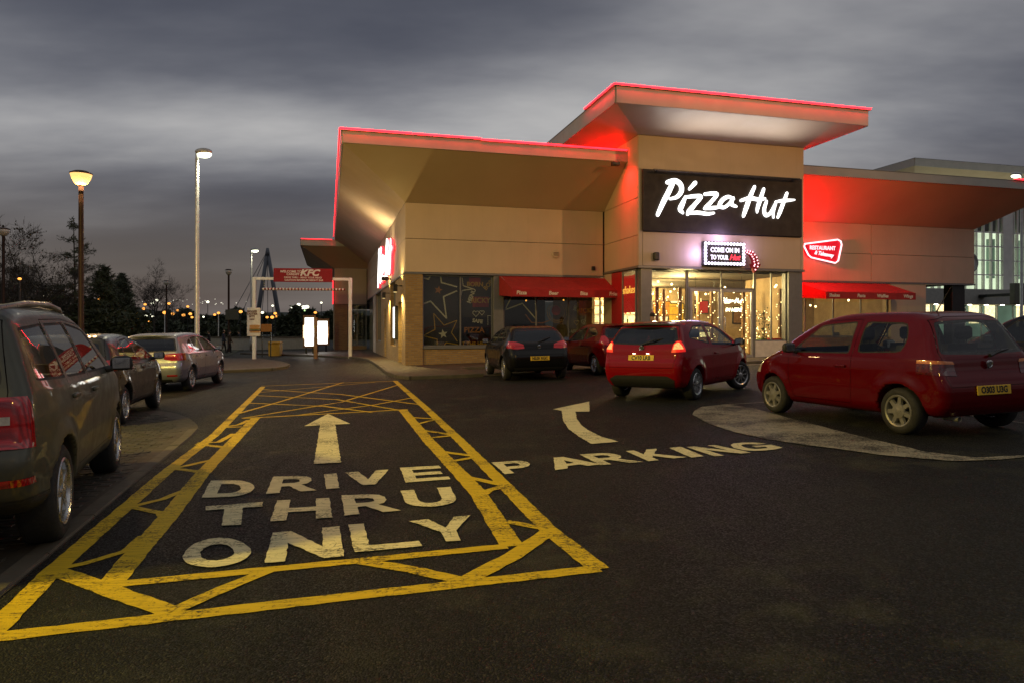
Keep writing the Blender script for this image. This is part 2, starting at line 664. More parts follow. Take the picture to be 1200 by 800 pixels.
emat('hill_white', (1.0, 0.95, 0.75), 0.9)
emat('green_far', (0.55, 1.0, 0.35), 3.0)
emat('led_lamp', (0.98, 1.0, 0.72), 5.0)
emat('brake_lit', (1.0, 0.018, 0.010), 0.55, 0.5, 30)
emat('brake_core', (1.0, 0.20, 0.06), 2.6, 0.4, 40)
emat('plate_lamp', (1.0, 0.86, 0.62), 6.0)
emat('office_lit', (0.70, 0.95, 0.62), 0.85, 0.35, 0.5)
emat('office_dim', (0.20, 0.33, 0.24), 0.35, 0.4, 0.6)
emat('counter_glow', (1.0, 0.80, 0.42), 1.6, 0.4, 6)
emat('poster_red_lit', (0.75, 0.03, 0.02), 0.5)
emat('poster_yellow_lit', (1.0, 0.55, 0.08), 0.9)
emat('downlight', (1.0, 0.93, 0.70), 12.0)
emat('dim_lens', (1.0, 0.75, 0.3), 1.2)
emat('hall_lit', (0.88, 1.0, 0.78), 1.0, 0.3, 0.4)
M_ = MATS
for k_ in ('fairy', 'fairy_big', 'sodium_far', 'white_far', 'hill_white', 'green_far', 'plate_lamp', 'downlight', 'dim_lens', 'bulb_violet_white', 'neon_warm', 'office_dim', 'brake_lit', 'brake_core', 'led_lamp', 'sodium', 'text_white_lit', 'text_red_lit', 'poster_red_lit', 'poster_yellow_lit', 'menu_yellow', 'counter_glow', 'hall_lit'):
    M_[k_].cycles.emission_sampling = 'NONE'     # seen, but not sampled as lamps


# ------------------------------------------------------------------ writing
def text_mesh(body, size=1.0, ext=0.0, shear=0.0, offset=0.0, align='CENTER', sx=1.0, spacing=1.0):
    cu = bpy.data.curves.new('lettering', 'FONT')
    cu.body = body
    cu.size = size
    cu.extrude = ext
    cu.shear = shear
    cu.offset = offset
    cu.align_x = align
    cu.align_y = 'CENTER'
    cu.space_character = spacing
    cu.resolution_u = 3
    o = bpy.data.objects.new('lettering', cu)
    col.objects.link(o)
    dg = bpy.context.evaluated_depsgraph_get()
    me = bpy.data.meshes.new_from_object(o.evaluated_get(dg))
    bpy.data.objects.remove(o)
    bpy.data.curves.remove(cu)
    if sx != 1.0:
        me.transform(Matrix.Diagonal((sx, 1, 1, 1)))
    return me


def text(name, body, size, mat, parent, loc, rot=(R(90), 0, 0), ext=0.004, **kw):
    me = text_mesh(body, size, ext, **kw)
    me.materials.clear()
    me.materials.append(mat)
    return put(name, me, parent, loc, rot)


def lamp_light(name, kind, energy, colr, loc, parent=None, size=0.15, spot=None, blend=0.5, rot=None):
    d = bpy.data.lights.new(name, kind)
    d.energy = energy
    d.color = colr
    if kind in ('POINT', 'SPOT'):
        d.shadow_soft_size = size
    if kind == 'SPOT':
        d.spot_size = spot
        d.spot_blend = blend
    if kind == 'AREA':
        d.size = size
    o = bpy.data.objects.new(name, d)
    col.objects.link(o)
    o.parent = parent
    o.location = loc
    if rot:
        o.rotation_euler = rot
    return o

# ================================================================== ground
mb = MB()
xs = [-1500, -70, 0, 45, 1500]
ys = [-400, 0, 100, 2500]
vs, fs = [], []
for yy in ys:
    for xx in xs:
        vs.append((xx, yy, gz(xx)))
nx_ = len(xs)
for j in range(len(ys) - 1):
    for i in range(nx_ - 1):
        fs.append((j * nx_ + i, j * nx_ + i + 1, (j + 1) * nx_ + i + 1, (j + 1) * nx_ + i))
mb.add(vs, fs)
ground = tag(mb.build('ground', M_['asphalt']), 'dark worn asphalt of the car park', kind='structure')


def sheet(name, pts, h, mat, label, parent=None, kind='structure'):
    """flat slab lying on the ground, its top h above it"""
    top = [Vector((p[0], p[1], gz(p[0]) + h)) for p in pts]
    bot = [Vector((p[0], p[1], gz(p[0]) - 0.25)) for p in pts]
    n = len(pts)
    tri = tessellate_polygon([top])
    mb = MB()
    mb.add(top, [tuple(t_) for t_ in tri])
    for i in range(n):
        j = (i + 1) % n
        mb.quad(bot[i], bot[j], top[j], top[i])
    o = mb.build(name, mat, parent)
    bm = bmesh.new()
    bm.from_mesh(o.data)
    bmesh.ops.remove_doubles(bm, verts=bm.verts, dist=1e-5)
    bmesh.ops.recalc_face_normals(bm, faces=bm.faces)
    bm.to_mesh(o.data)
    bm.free()
    if not parent:
        tag(o, label, kind=kind)
    return o


def kerb(path, h, parent, w=0.14, ln=0.9, name='kerb_stone', mat='kerb_concrete'):
    """separate kerb stones along a path of ground points"""
    path = [Vector((p[0], p[1], 0)) for p in path]
    seg = []
    for a, b2 in zip(path, path[1:]):
        L = (b2 - a).length
        n = max(1, round(L / ln))
        for i in range(n):
            seg.append((a.lerp(b2, i / n), a.lerp(b2, (i + 1) / n)))
    for a, b2 in seg:
        d = (b2 - a)
        L = d.length
        d.normalize()
        n_ = Vector((-d.y, d.x, 0)) * w
        g = 0.006
        a2, b3 = a + d * g, b2 - d * g
        dz = rnd.uniform(-0.004, 0.004)
        mb = MB()
        q = [a2 - n_ * 0.5, b3 - n_ * 0.5, b3 + n_ * 0.5, a2 + n_ * 0.5]
        c = 0.015
        top = [Vector((p.x, p.y, gz(p.x) + h + dz)) for p in [a2 - n_ * (0.5 - c / w), b3 - n_ * (0.5 - c / w), b3 + n_ * (0.5 - c / w), a2 + n_ * (0.5 - c / w)]]
        mid = [Vector((p.x, p.y, gz(p.x) + h + dz - c)) for p in q]
        bot = [Vector((p.x, p.y, gz(p.x) - 0.2)) for p in q]
        mb.add(bot + mid + top, [(8, 9, 10, 11)] + [(i, (i + 1) % 4, 4 + (i + 1) % 4, 4 + i) for i in range(4)] + [(4 + i, 4 + (i + 1) % 4, 8 + (i + 1) % 4, 8 + i) for i in range(4)])
        mb.build(name, M_[mat], parent)


# pavement round the restaurant
edge = [px(340, 416.6), px(385, 418.4), px(420, 420), px(434, 423), px(446, 431), px(455, 438.5), px(466, 442.6), px(482, 444.4)]
q = Bl(edge[-1])
edge.append(B(1.6, q[1] - 0.05))
pave = sheet('pavement', edge + [B(1.6, 1.0), B(0.3, 1.0), B(0.3, 26.6), B(-9, 26.6)], 0.10, M_['flagstone'], 'pale paved footway along the brick side of the restaurant')
kerb(edge, 0.107, pave)
edge2 = [B(1.6, -2.7), B(7.4, -2.7), B(7.6, -5.4), B(16.6, -5.6), B(17.4, -3.4), B(30, -3.4)]
pave2 = sheet('pavement', edge2 + [B(30, 2), B(1.6, 2)], 0.103, M_['flagstone'], 'pale paved footway before the restaurant entrance')
kerb(edge2, 0.11, pave2)
sheet('parking_bay', [B(1.62, -6.1), B(14.5, -6.3), B(14.5, -2.5), B(1.62, -2.5)], 0.012, M_['concrete'], 'flush pale parking bay before the shaded window')

# island with the tall lamp
isl = [px(120, 442), px(200, 439.5), px(257, 436.8), px(318, 434), px(334, 431.5), px(338, 429), px(328, 425.5), px(302, 421.5), px(235, 421), px(120, 424)]
island = sheet('pavement', isl, 0.10, M_['flagstone'], 'paved island with rounded nose under the pale lamp column')
kerb(isl[:8], 0.107, island)

# block-paved bays under the parked row, edged with flush concrete stones
pav_edge = [px(-260, 1010), px(-60, 754), px(0, 700), px(60, 650), px(150, 573), px(196, 536), px(226, 511), px(233, 503), px(231, 497), px(222, 490), px(206, 484), px(186, 481), px(150, 483), px(60, 497)]
bay_l = [Bl(p) for p in pav_edge]
bay = sheet('parking_bay', pav_edge + [B(-12, -14), B(-12, -27)], 0.006, M_['concrete'], 'block paved bays under the row of parked cars')


def inside(poly, x, y):
    r_ = False
    n = len(poly)
    for i in range(n):
        x0, y0 = poly[i]
        x1, y1 = poly[(i + 1) % n]
        if (y0 > y) != (y1 > y) and x < (x1 - x0) * (y - y0) / (y1 - y0) + x0:
            r_ = not r_
    return r_


kerb([p + Vector((0.08 * -UX, 0.08 * -UY, 0)) for p in pav_edge[0:8]], 0.016, bay, w=0.15, ln=0.92, name='edging_stone')
poly = [(x - 0.19, y - 0.06) for x, y in bay_l] + [(-12, -14), (-12, -27)]
mb = MB()
row = 0
yy = -26.0
while yy < -8.5:
    xx = -10.2 + (0.1 if row % 2 else 0)
    while xx < -3.9:
        if inside(poly, xx, yy) and inside(poly, xx + 0.19, yy + 0.09) and inside(poly, xx + 0.19, yy):
            g = 0.006
            h = 0.012 + rnd.uniform(-0.004, 0.005)
            tx, ty = rnd.uniform(-0.003, 0.003), rnd.uniform(-0.002, 0.002)
            P = [B(xx + g, yy + g), B(xx + 0.2 - g, yy + g), B(xx + 0.2 - g, yy + 0.1 - g), B(xx + g, yy + 0.1 - g)]
            I_ = [B(xx + g + .008, yy + g + .008), B(xx + 0.2 - g - .008, yy + g + .008), B(xx + 0.2 - g - .008, yy + 0.1 - g - .008), B(xx + g + .008, yy + 0.1 - g - .008)]
            hs = [h - tx - ty, h + tx - ty, h + tx + ty, h - tx + ty]
            mb.add([p for p in P] + [p + Vector((0, 0, k)) for p, k in zip(I_, hs)], [(4, 5, 6, 7), (0, 1, 5, 4), (1, 2, 6, 5), (2, 3, 7, 6), (3, 0, 4, 7)])
        xx += 0.2
    yy += 0.1
    row += 1
tag(mb.build('paver_blocks', M_['paver'], bay), kind='stuff')

# far verge and hills
sheet('verge', [(-160, 34), (-17.5, 34), (-19, 46), (-24, 60), (-28, 90), (-20, 130), (-20, 240), (-260, 240)], 0.03, M_['verge'], 'dark grass verge below the trees')
hv, hf = [], []
hr = random.Random(3)
N, K = 90, 7
prof = []
for i in range(N + 1):
    x = -900 + i * 14.5
    hgt = 21 + 7 * math.sin(i * 0.09 + 1) + 3.0 * math.sin(i * 0.31) + 1.3 * math.sin(i * 0.9 + 2) + hr.uniform(-0.5, 0.5)
    prof.append((x, hgt))
for k in range(K + 1):
    f = k / K
    for x, hgt in prof:
        y = 430 + 480 * f
        hv.append((x, y, -6 + (hgt + 6) * (math.sin(f * math.pi / 2) ** 1.2) * 1.25 + hr.uniform(-0.6, 0.6)))
for k in range(K):
    for i in range(N):
        a = k * (N + 1) + i
        hf.append((a, a + 1, a + N + 2, a + N + 1))
mb = MB().add(hv, hf)
hill = tag(mb.build('hill', M_['hill_ground'], smooth=True), 'low dark wooded ridge across the valley', kind='structure')

# ================================================================== painted markings
MARK_Z = [0.0040]


def mark_strip(parent, pts, w, mat, name='line', world_pts=False):
    """ragged painted line through ground points"""
    P = [Vector(p) if world_pts else px(*p) for p in pts]
    MARK_Z[0] += 0.00010
    h = MARK_Z[0]
    path = []
    for a, b2 in zip(P, P[1:]):
        n = max(2, int((b2 - a).length / 0.07))
        for i in range(n):
            path.append(a.lerp(b2, i / n))
    path.append(P[-1])
    vs, fs = [], []
    for i, p in enumerate(path):
        d = path[min(i + 1, len(path) - 1)] - path[max(i - 1, 0)]
        d.z = 0
        d.normalize()
        n_ = Vector((-d.y, d.x, 0))
        for s in (1, -1):
            qq = p + n_ * (s * (w / 2 + rnd.uniform(-0.005, 0.005)))
            vs.append((qq.x, qq.y, gz(qq.x) + h))
    for i in range(len(path) - 1):
        fs.append((2 * i, 2 * i + 1, 2 * i + 3, 2 * i + 2))
    return MB().add(vs, fs).build(name, mat, parent)


def mark_poly(parent, contours, mat, name, jit=0.006, step=0.05, h=None):
    """painted shape from ground contours (outer, holes...)"""
    if h is None:
        MARK_Z[0] += 0.00010
        h = MARK_Z[0]
    cs = []
    for cc in contours:
        o_ = []
        n = len(cc)
        for i in range(n):
            a, b2 = cc[i], cc[(i + 1) % n]
            k = max(1, int((b2 - a).length / step))
            for j in range(k):
                p = a.lerp(b2, j / k)
                x, y = p.x + rnd.uniform(-jit, jit), p.y + rnd.uniform(-jit, jit)
                o_.append(Vector((x, y, gz(x) + h)))
        cs.append(o_)
    flat = [p for o_ in cs for p in o_]
    tris = tessellate_polygon([[Vector((p.x, p.y, 0)) for p in o_] for o_ in cs])
    mb = MB()
    for t_ in tris:
        a, b2, c = (flat[i] for i in t_)
        if (b2 - a).cross(c - a).z < 0:
            t_ = t_[::-1]
        mb.add([flat[i] for i in t_], [(0, 1, 2)])
    o = mb.build(name, mat, parent)
    return o


YP = M_['yellow_paint']
WP = M_['white_paint']
box = empty('yellow_box_marking', B(-2.8, -14), 0, 'worn yellow hatched box painted round the drive lane lettering', 'road marking')






def adopt(parent):
    """children were built in world coordinates: cancel the parent's own placement"""
    inv = Matrix.LocRotScale(parent.location, parent.rotation_euler, parent.scale).inverted()
    for c in children(parent):
        c.matrix_parent_inverse = inv


W1 = 0.105
for pts, w in [
    ([(-18, 748), (400, 700), (702, 666)], 0.115),
    ([(-18, 750), (64, 667), (196, 552), (251, 510), (308, 453)], 0.13),
    ([(702, 667), (642, 620), (592, 569), (538, 515), (499, 478), (463, 446)], 0.13),
    ([(132, 685), (400, 659), (594, 640)], 0.10),
    ([(128, 686), (165, 642), (200, 602), (236, 556), (300, 489)], 0.15),
    ([(600, 640), (560, 577), (503, 517), (472, 480)], 0.15),
    ([(284, 490), (478, 479.5)], 0.085), ([(306, 452), (464, 446)], 0.085),
    # front zigzag
    ([(62, 668), (120, 689), (200, 717)], 0.12), ([(200, 717), (262, 690), (318, 667)], 0.10), ([(424, 658), (470, 665), (545, 681)], 0.10), ([(545, 681), (600, 652), (646, 621)], 0.125),
    # fans beside the left line
    ([(62, 668), (100, 660), (147, 646), (168, 628)], 0.07), ([(153, 594), (188, 601), (196, 610)], 0.075), ([(153, 594), (190, 585), (222, 572)], 0.075),
    ([(204, 549), (236, 553)], 0.085), ([(204, 549), (252, 538)], 0.085), ([(231, 520), (262, 524)], 0.085), ([(231, 519), (256, 518), (274, 508)], 0.085),
    ([(257, 501), (284, 500)], 0.085), ([(257, 501), (280, 497.5), (292, 492)], 0.085),
    # fans beside the right line
    ([(641, 620), (592, 611)], 0.08), ([(593, 569), (546, 559)], 0.085), ([(593, 569), (572, 575), (562, 583)], 0.085), ([(560, 535), (516, 529)], 0.085), ([(560, 535), (527, 541)], 0.085),
    ([(533, 510), (496, 504)], 0.085), ([(533, 510), (503, 513)], 0.085), ([(512, 491), (482, 489)], 0.085), ([(512, 491), (488, 497)], 0.085),
    # cross hatching at the far end
    ([(284, 490), (400, 471), (466, 451)], 0.07), ([(345, 487), (440, 474), (488, 465)], 0.07), ([(290, 472), (380, 476), (436, 483)], 0.07),
    ([(274, 486), (330, 470), (402, 448)], 0.07), ([(305, 456), (400, 462), (492, 474)], 0.07), ([(295, 463), (395, 468), (470, 481)], 0.07), ([(300, 460), (380, 453), (440, 447.5)], 0.06),
]:
    mark_strip(box, pts, w, YP)
adopt(box)

F = {
    'D': [[(0, 0), (0, 1), (.55, 1), (.8, .93), (.95, .75), (1, .5), (.95, .25), (.8, .07), (.55, 0)], [(.27, .22), (.27, .78), (.5, .78), (.64, .72), (.71, .5), (.64, .28), (.5, .22)]],
    'R': [[(0, 0), (0, 1), (.62, 1), (.84, .95), (.94, .83), (.94, .66), (.84, .5), (.70, .43), (1, 0), (.68, 0), (.44, .38), (.27, .38), (.27, 0)], [(.27, .57), (.27, .81), (.55, .81), (.66, .76), (.66, .63), (.55, .57)]],
    'I': [[(0, 0), (0, 1), (1, 1), (1, 0)]],
    'V': [[(0, 1), (.30, 1), (.5, .40), (.70, 1), (1, 1), (.66, 0), (.34, 0)]],
    'E': [[(0, 0), (0, 1), (1, 1), (1, .80), (.27, .80), (.27, .60), (.92, .60), (.92, .41), (.27, .41), (.27, .2), (1, .2), (1, 0)]],
    'T': [[(.33, 0), (.33, .80), (0, .80), (0, 1), (1, 1), (1, .80), (.65, .80), (.65, 0)]],
    'H': [[(0, 0), (0, 1), (.26, 1), (.26, .60), (.74, .60), (.74, 1), (1, 1), (1, 0), (.74, 0), (.74, .40), (.26, .40), (.26, 0)]],
    'U': [[(0, 1), (.27, 1), (.27, .38), (.36, .24), (.5, .21), (.64, .24), (.73, .38), (.73, 1), (1, 1), (1, .32), (.88, .09), (.66, 0), (.34, 0), (.12, .09), (0, .32)]],
    'O': [[(.5, 1), (.75, .96), (.93, .8), (1, .5), (.93, .2), (.75, .04), (.5, 0), (.25, .04), (.07, .2), (0, .5), (.07, .8), (.25, .96)], [(.5, .78), (.36, .76), (.28, .66), (.26, .5), (.28, .34), (.36, .24), (.5, .22), (.64, .24), (.72, .34), (.74, .5), (.72, .66), (.64, .76)]],
    'N': [[(0, 0), (0, 1), (.27, 1), (.74, .38), (.74, 1), (1, 1), (1, 0), (.74, 0), (.26, .62), (.26, 0)]],
    'L': [[(0, 0), (0, 1), (.25, 1), (.25, .2), (1, .2), (1, 0)]],
    'Y': [[(0, 1), (.3, 1), (.5, .58), (.72, 1), (1, 1), (.64, .42), (.64, 0), (.37, 0), (.37, .42)]],
    'P': [[(0, 0), (0, 1), (.68, 1), (.9, .94), (1, .78), (1, .6), (.9, .44), (.68, .36), (.28, .36), (.28, 0)], [(.28, .56), (.28, .8), (.6, .8), (.70, .75), (.70, .61), (.6, .56)]],
    'A': [[(0, 0), (.34, 1), (.66, 1), (1, 0), (.72, 0), (.65, .2), (.35, .2), (.28, 0)], [(.41, .39), (.59, .39), (.5, .72)]],
    'K': [[(0, 0), (0, 1), (.27, 1), (.27, .6), (.66, 1), (1, 1), (.55, .56), (1, 0), (.68, 0), (.38, .39), (.27, .29), (.27, 0)]],
    'G': [[(.98, .72), (.74, .66), (.64, .77), (.5, .8), (.36, .76), (.28, .66), (.26, .5), (.28, .34), (.36, .24), (.5, .21), (.66, .24), (.73, .3), (.73, .4), (.5, .4), (.5, .57), (1, .57), (1, .16), (.75, .03), (.5, 0), (.25, .04), (.07, .2), (0, .5), (.07, .8), (.25, .96), (.5, 1), (.78, .94)]],
}



def arc(cx, cy, rx, ry, a0, a1, n):
    return [(cx + rx * math.cos(R(a0 + (a1 - a0) * i / n)), cy + ry * math.sin(R(a0 + (a1 - a0) * i / n))) for i in range(n + 1)]


F['O'] = [arc(.5, .5, .5, .5, 0, 350, 35), arc(.5, .5, .25, .28, 0, 350, 35)]
F['D'] = [[(0, 0), (0, 1)] + arc(.5, .5, .5, .5, 90, -90, 18), [(.27, .22), (.27, .78)] + arc(.47, .5, .25, .28, 90, -90, 14)]
F['U'] = [[(0, 1), (.27, 1)] + arc(.5, .42, .23, .21, 180, 360, 12) + [(.73, 1), (1, 1)] + arc(.5, .42, .5, .42, 0, -180, 18)]


def crop_px(ox, oy, s):
    return lambda p: (ox + p[0] / s, oy + p[1] / s)


def letters(word, c, quads, label):
    cen = px(*c(quads[0][0]))
    e = empty('road_lettering', (cen.x, cen.y, gz(cen.x)), 0, label, 'road lettering')
    for ch, (tl, tr, bl, br_) in zip(word, quads):
        tl, tr, bl, br_ = (Vector(c(p)) for p in (tl, tr, bl, br_))

        def f(p):
            q_ = tl.lerp(tr, p[0]).lerp(bl.lerp(br_, p[0]), 1 - p[1])
            return px(q_.x, q_.y)
        mark_poly(e, [[f(p) for p in cc] for cc in F[ch]], WP, 'letter', jit=0.0045)
    adopt(e)
    return e


c4 = crop_px(200, 430, 1200 / 520)
letters('DRIVE', c4, [((108, 308), (231, 306), (84, 354), (222, 350)), ((278, 297), (385, 294), (258, 344), (394, 334)), ((415, 291), (449, 288), (420, 331), (456, 328)), ((471, 286), (590, 278), (482, 322), (592, 316)), ((620, 273), (726, 267), (636, 313), (758, 304))],
        'white painted word DRIVE on the lane below the arrow')
letters('THRU', c4, [((96, 378), (249, 366), (88, 432), (244, 426)), ((287, 362), (430, 355), (270, 419), (437, 408)), ((462, 348), (578, 344), (470, 403), (622, 389)), ((622, 336), (756, 325), (640, 383), (782, 374))],
        'white painted word THRU on the lane')
letters('ONLY', c4, [((52, 465), (212, 462), (18, 549), (222, 536)), ((276, 450), (456, 432), (254, 532), (470, 514)), ((481, 428), (642, 416), (496, 503), (680, 486)), ((645, 418), (812, 402), (690, 476), (840, 468))],
        'white painted word ONLY beside the front line of the yellow box')
c5 = crop_px(540, 440, 1200 / 420)
letters('PARKING', c5, [((103, 292), (214, 284), (148, 332), (258, 318)), ((276, 279), (378, 270), (316, 318), (468, 298)), ((398, 265), (505, 258), (468, 301), (610, 290)), ((552, 254), (656, 246), (630, 288), (756, 274)), ((697, 243), (735, 239), (772, 276), (814, 271)), ((755, 240), (850, 233), (850, 272), (972, 259)), ((880, 229), (1000, 222), (950, 257), (1092, 246))],
        'white painted word PARKING set aslant outside the yellow box')
ar = [(425, 127), (486, 154), (445, 156), (461, 259), (387, 263), (404, 158), (362, 160)]
cen = px(*c4(ar[0]))
e = empty('road_arrow', (cen.x, cen.y, cen.z), 0, 'straight white arrow painted inside the yellow box', 'road arrow')
mark_poly(e, [[px(*c4(p)) for p in ar]], WP, 'arrow_shape')
adopt(e)
ar = [(308, 113), (430, 87), (431, 121), (384, 121), (388, 145), (402, 165), (430, 186), (472, 206), (529, 222), (438, 230), (395, 205), (362, 180), (342, 152), (338, 118)]
cen = px(*c5(ar[0]))
e = empty('road_arrow', (cen.x, cen.y, cen.z), 0, 'curved white arrow painted above the slanted parking word', 'road arrow')
mark_poly(e, [[px(*c5(p)) for p in ar]], WP, 'arrow_shape')
adopt(e)
cres = [(811, 486), (814, 481), (824, 476.5), (850, 474), (882, 478), (917, 488), (979, 504), (1030, 517), (1087, 530), (1143, 536.5), (1200, 533.5), (1290, 527), (1290, 530), (1200, 536.5), (1160, 539.5), (1115, 540.5), (1030, 533), (945, 521.5), (900, 515), (860, 506.5), (832, 497)]
cen = px(850, 490)
e = empty('painted_island', (cen.x, cen.y, cen.z), 0, 'worn white teardrop island painted beside the nearer red hatchback', 'road marking')
mark_poly(e, [[px(*p) for p in cres]], M_['worn_white_paint'], 'island_shape', step=0.12, jit=0.012)
adopt(e)
e = empty('bay_line', px(880, 471), 0, 'thin white bay lines painted under the nearer red hatchback', 'road marking')
mark_strip(e, [(846, 474.5), (960, 467)], 0.07, M_['worn_white_paint'])
mark_strip(e, [(1100, 482), (1200, 496)], 0.07, M_['worn_white_paint'])
adopt(e)

# ================================================================== the restaurant
def LX(xp, ly):
    """local x on the plane ly that shows in photograph column xp"""
    k = (xp - 600) / FPX
    ax, ay = C0.x - ly * UY, C0.y + ly * UX
    return (k * ay - ax) / (UX - k * UY)


def LY(xp, lx):
    k = (xp - 600) / FPX
    ax, ay = C0.x + lx * UX, C0.y + lx * UY
    return (k * ay - ax) / (-UY - k * UX)


def ZD(yp, lx, ly):
    """height that shows in photograph row yp at local (lx, ly)"""
    p = B(lx, ly)
    return CAM_H + (HOR - yp) / FPX * p.y


rest = empty('restaurant_building', C0, BANG, 'cream panelled restaurant with brick base, flared roof edges and glowing red outline', 'building')
PNL, SOF, EDG = M_['cream_panel'], M_['soffit_panel'], M_['roof_edge']
ZF, ZT = 3.55, 6.2           # fascia wall: underside and top
TX0, TX1, TY = 8.14, 15.23, -3.21
RX1 = 27.44
SIDE = 26.3


def panels_y(lx0, lx1, ly, zs, xs_, parent=rest, th=0.05, face=-1, mat=PNL, g=0.008):
    """cladding panels on a plane of constant ly, facing -y"""
    xs_ = [lx0] + [x for x in xs_ if lx0 < x < lx1] + [lx1]
    for z0, z1 in zip(zs, zs[1:]):
        for a, b2 in zip(xs_, xs_[1:]):
            mb = MB()
            y0, y1 = sorted((ly, ly - face * th))
            mb.bbox(a + g, b2 - g, y0, y1, z0 + g, z1 - g, 0.006)
            mb.build('wall_panel', mat, parent)


def panels_x(ly0, ly1, lx, zs, ys_, parent=rest, th=0.05, face=-1, mat=PNL, g=0.008):
    ys_ = [ly0] + [y for y in ys_ if ly0 < y < ly1] + [ly1]
    for z0, z1 in zip(zs, zs[1:]):
        for a, b2 in zip(ys_, ys_[1:]):
            mb = MB()
            x0, x1 = sorted((lx, lx - face * th))
            mb.bbox(x0, x1, a + g, b2 - g, z0 + g, z1 - g, 0.006)
            mb.build('wall_panel', mat, parent)


zs = [ZF, 4.83, ZT]
panels_y(0, TX0 - 0.05, 0, zs, [])
panels_x(0.05, SIDE, 0, zs, [4.4 + 4.4 * i for i in range(6)])
panels_x(TY + 0.05, 0, TX0, [3.7, 4.83, ZT, 8.5], [], face=-1)
panels_y(TX1, RX1, 0, zs, [21.4])
panels_x(0.05, 10, RX1, zs, [5.0], face=1)
panels_y(TX0, TX1, TY, [7.24, 8.5], [])
panels_y(TX0, TX0 + 0.17, TY, [3.7, 7.24], [])
panels_y(TX1 - 0.13, TX1, TY, [3.7, 7.24], [])
panels_y(TX0 + 0.17, TX1 - 0.13, TY, [3.7, 4.96], [])
panels_x(TY + 0.05, 4, TX1, [3.7, 8.5], [], face=1)
# core behind the panels (joints show dark)
mb = MB()
mb.box(0.06, RX1 - 0.06, 0.055, SIDE - 0.05, 3.58, 6.3)
mb.build('wall_core', M_['dark_wall'], rest)
mb = MB()
mb.box(TX0 + 0.055, TX1 - 0.055, TY + 0.055, 5, 3.73, 8.6)
mb.build('tower_core', M_['dark_wall'], rest)
# thin drip trims under the fascia
mb = MB()
mb.box(-0.03, TX0 - 0.02, -0.03, 0.3, ZF - 0.07, ZF)
mb.build('drip_trim', M_['grey_metal'], rest)
mb = MB()
mb.box(-0.03, 0.3, 0.302, SIDE, ZF - 0.07, ZF)
mb.build('drip_trim', M_['grey_metal'], rest)
mb = MB()
mb.box(TX0 - 0.03, TX1 + 0.03, TY - 0.03, TY + 0.5, 3.62, 3.70)
mb.build('drip_trim', M_['grey_metal'], rest)
mb = MB()
mb.box(TX0 - 0.03, TX0 + 0.3, TY + 0.502, 0.0, 3.62, 3.70)
mb.build('drip_trim', M_['grey_metal'], rest)
mb = MB()
mb.box(TX1 + 0.032, RX1 + 0.03, -0.03, 0.5, ZF - 0.07, ZF)
mb.build('drip_trim', M_['grey_metal'], rest)


def flared_roof(parent, x0, x1, y0, y1, zw, ov, ze, th, sides='lfr', step=None, seams=None):
    """soffit flaring up from the wall head to an overhanging edge board; ov = (left, front, right)"""
    l, f, r = ov
    X0, X1, Y0 = x0 - l, x1 + r, y0 - f
    if 'f' in sides:
        # front soffit in sheets
        n = 1
        ts = [i / n for i in range(n + 1)]
        for a, b2 in zip(ts, ts[1:]):
            ga, gb = (0.003 if a > 0 else 0), (0.003 if b2 < 1 else 0)
            a_, b_ = a + ga, b2 - gb
            mb = MB()
            p = [(x0 + (x1 - x0) * a_, y0, zw), (x0 + (x1 - x0) * b_, y0, zw), (X0 + (X1 - X0) * b_, Y0, ze), (X0 + (X1 - X0) * a_, Y0, ze)]
            mb.prism(p, (0, 0.01, 0.03))
            mb.build('soffit_sheet', SOF, parent)
        mb = MB()
        mb.bbox(X0 - 0.02, X1 + 0.02, Y0 - 0.06, Y0 - 0.002, ze, ze + th, 0.008)
        mb.build('edge_board', EDG, parent)
    if 'l' in sides:
        n = max(1, round((y1 - y0) / 6.5))
        ts = [i / n for i in range(n + 1)]
        for a, b2 in zip(ts, ts[1:]):
            mb = MB()
            yb, yt = lambda k: y0 + (y1 - y0) * k, lambda k: Y0 + (y1 - Y0) * k
            p = [(x0, yb(a), zw), (X0, yt(a), ze), (X0, yt(b2) - 0.002, ze), (x0, yb(b2) - 0.002, zw)]
            mb.prism(p, (0.01, 0, 0.03))
            mb.build('soffit_sheet', SOF, parent)
        mb = MB()
        mb.bbox(X0 - 0.06, X0 - 0.002, Y0 + 0.001, y1, ze, ze + th, 0.008)
        mb.build('edge_board', EDG, parent)
    if 'r' in sides:
        mb = MB()
        p = [(x1, y0, zw), (x1, y1, zw), (X1, y1, ze), (X1, Y0, ze)]
        mb.prism(p, (-0.01, 0, 0.03))
        mb.build('soffit_sheet', SOF, parent)
        mb = MB()
        mb.bbox(X1 + 0.002, X1 + 0.06, Y0 + 0.001, y1, ze, ze + th, 0.008)
        mb.build('edge_board', EDG, parent)
    mb = MB()
    mb.box(X0 + 0.01, X1 - 0.01, Y0 + 0.01, y1, ze + 0.05, ze + th - 0.04)
    mb.build('roof_deck', M_['roof_deck'], parent)
    mb = MB()
    mb.box(X0 - 0.075, X1 + 0.075, Y0 - 0.075, Y0 + 0.10, ze + th + 0.001, ze + th + 0.02)
    mb.box(X0 - 0.075, X0 + 0.10, Y0 + 0.101, y1, ze + th + 0.001, ze + th + 0.02)
    mb.build('coping', M_['grey_metal'], parent)
    return X0, X1, Y0


EZ, ETH = 7.70, 0.42
rx0, _, ry0 = flared_roof(rest, 0, TX0, 0, SIDE, ZT, (2.34, 2.25, -0.02), EZ, ETH, 'lf')
flared_roof(rest, TX1 + 0.01, RX1, 0, 12, ZT, (0, 2.25, 2.4), EZ, ETH - 0.06, 'fr')
tx0, tx1, ty0 = flared_roof(rest, TX0, TX1, TY, 5, 8.5, (1.75, 2.0, 1.15), 8.86, 0.56, 'lfr')


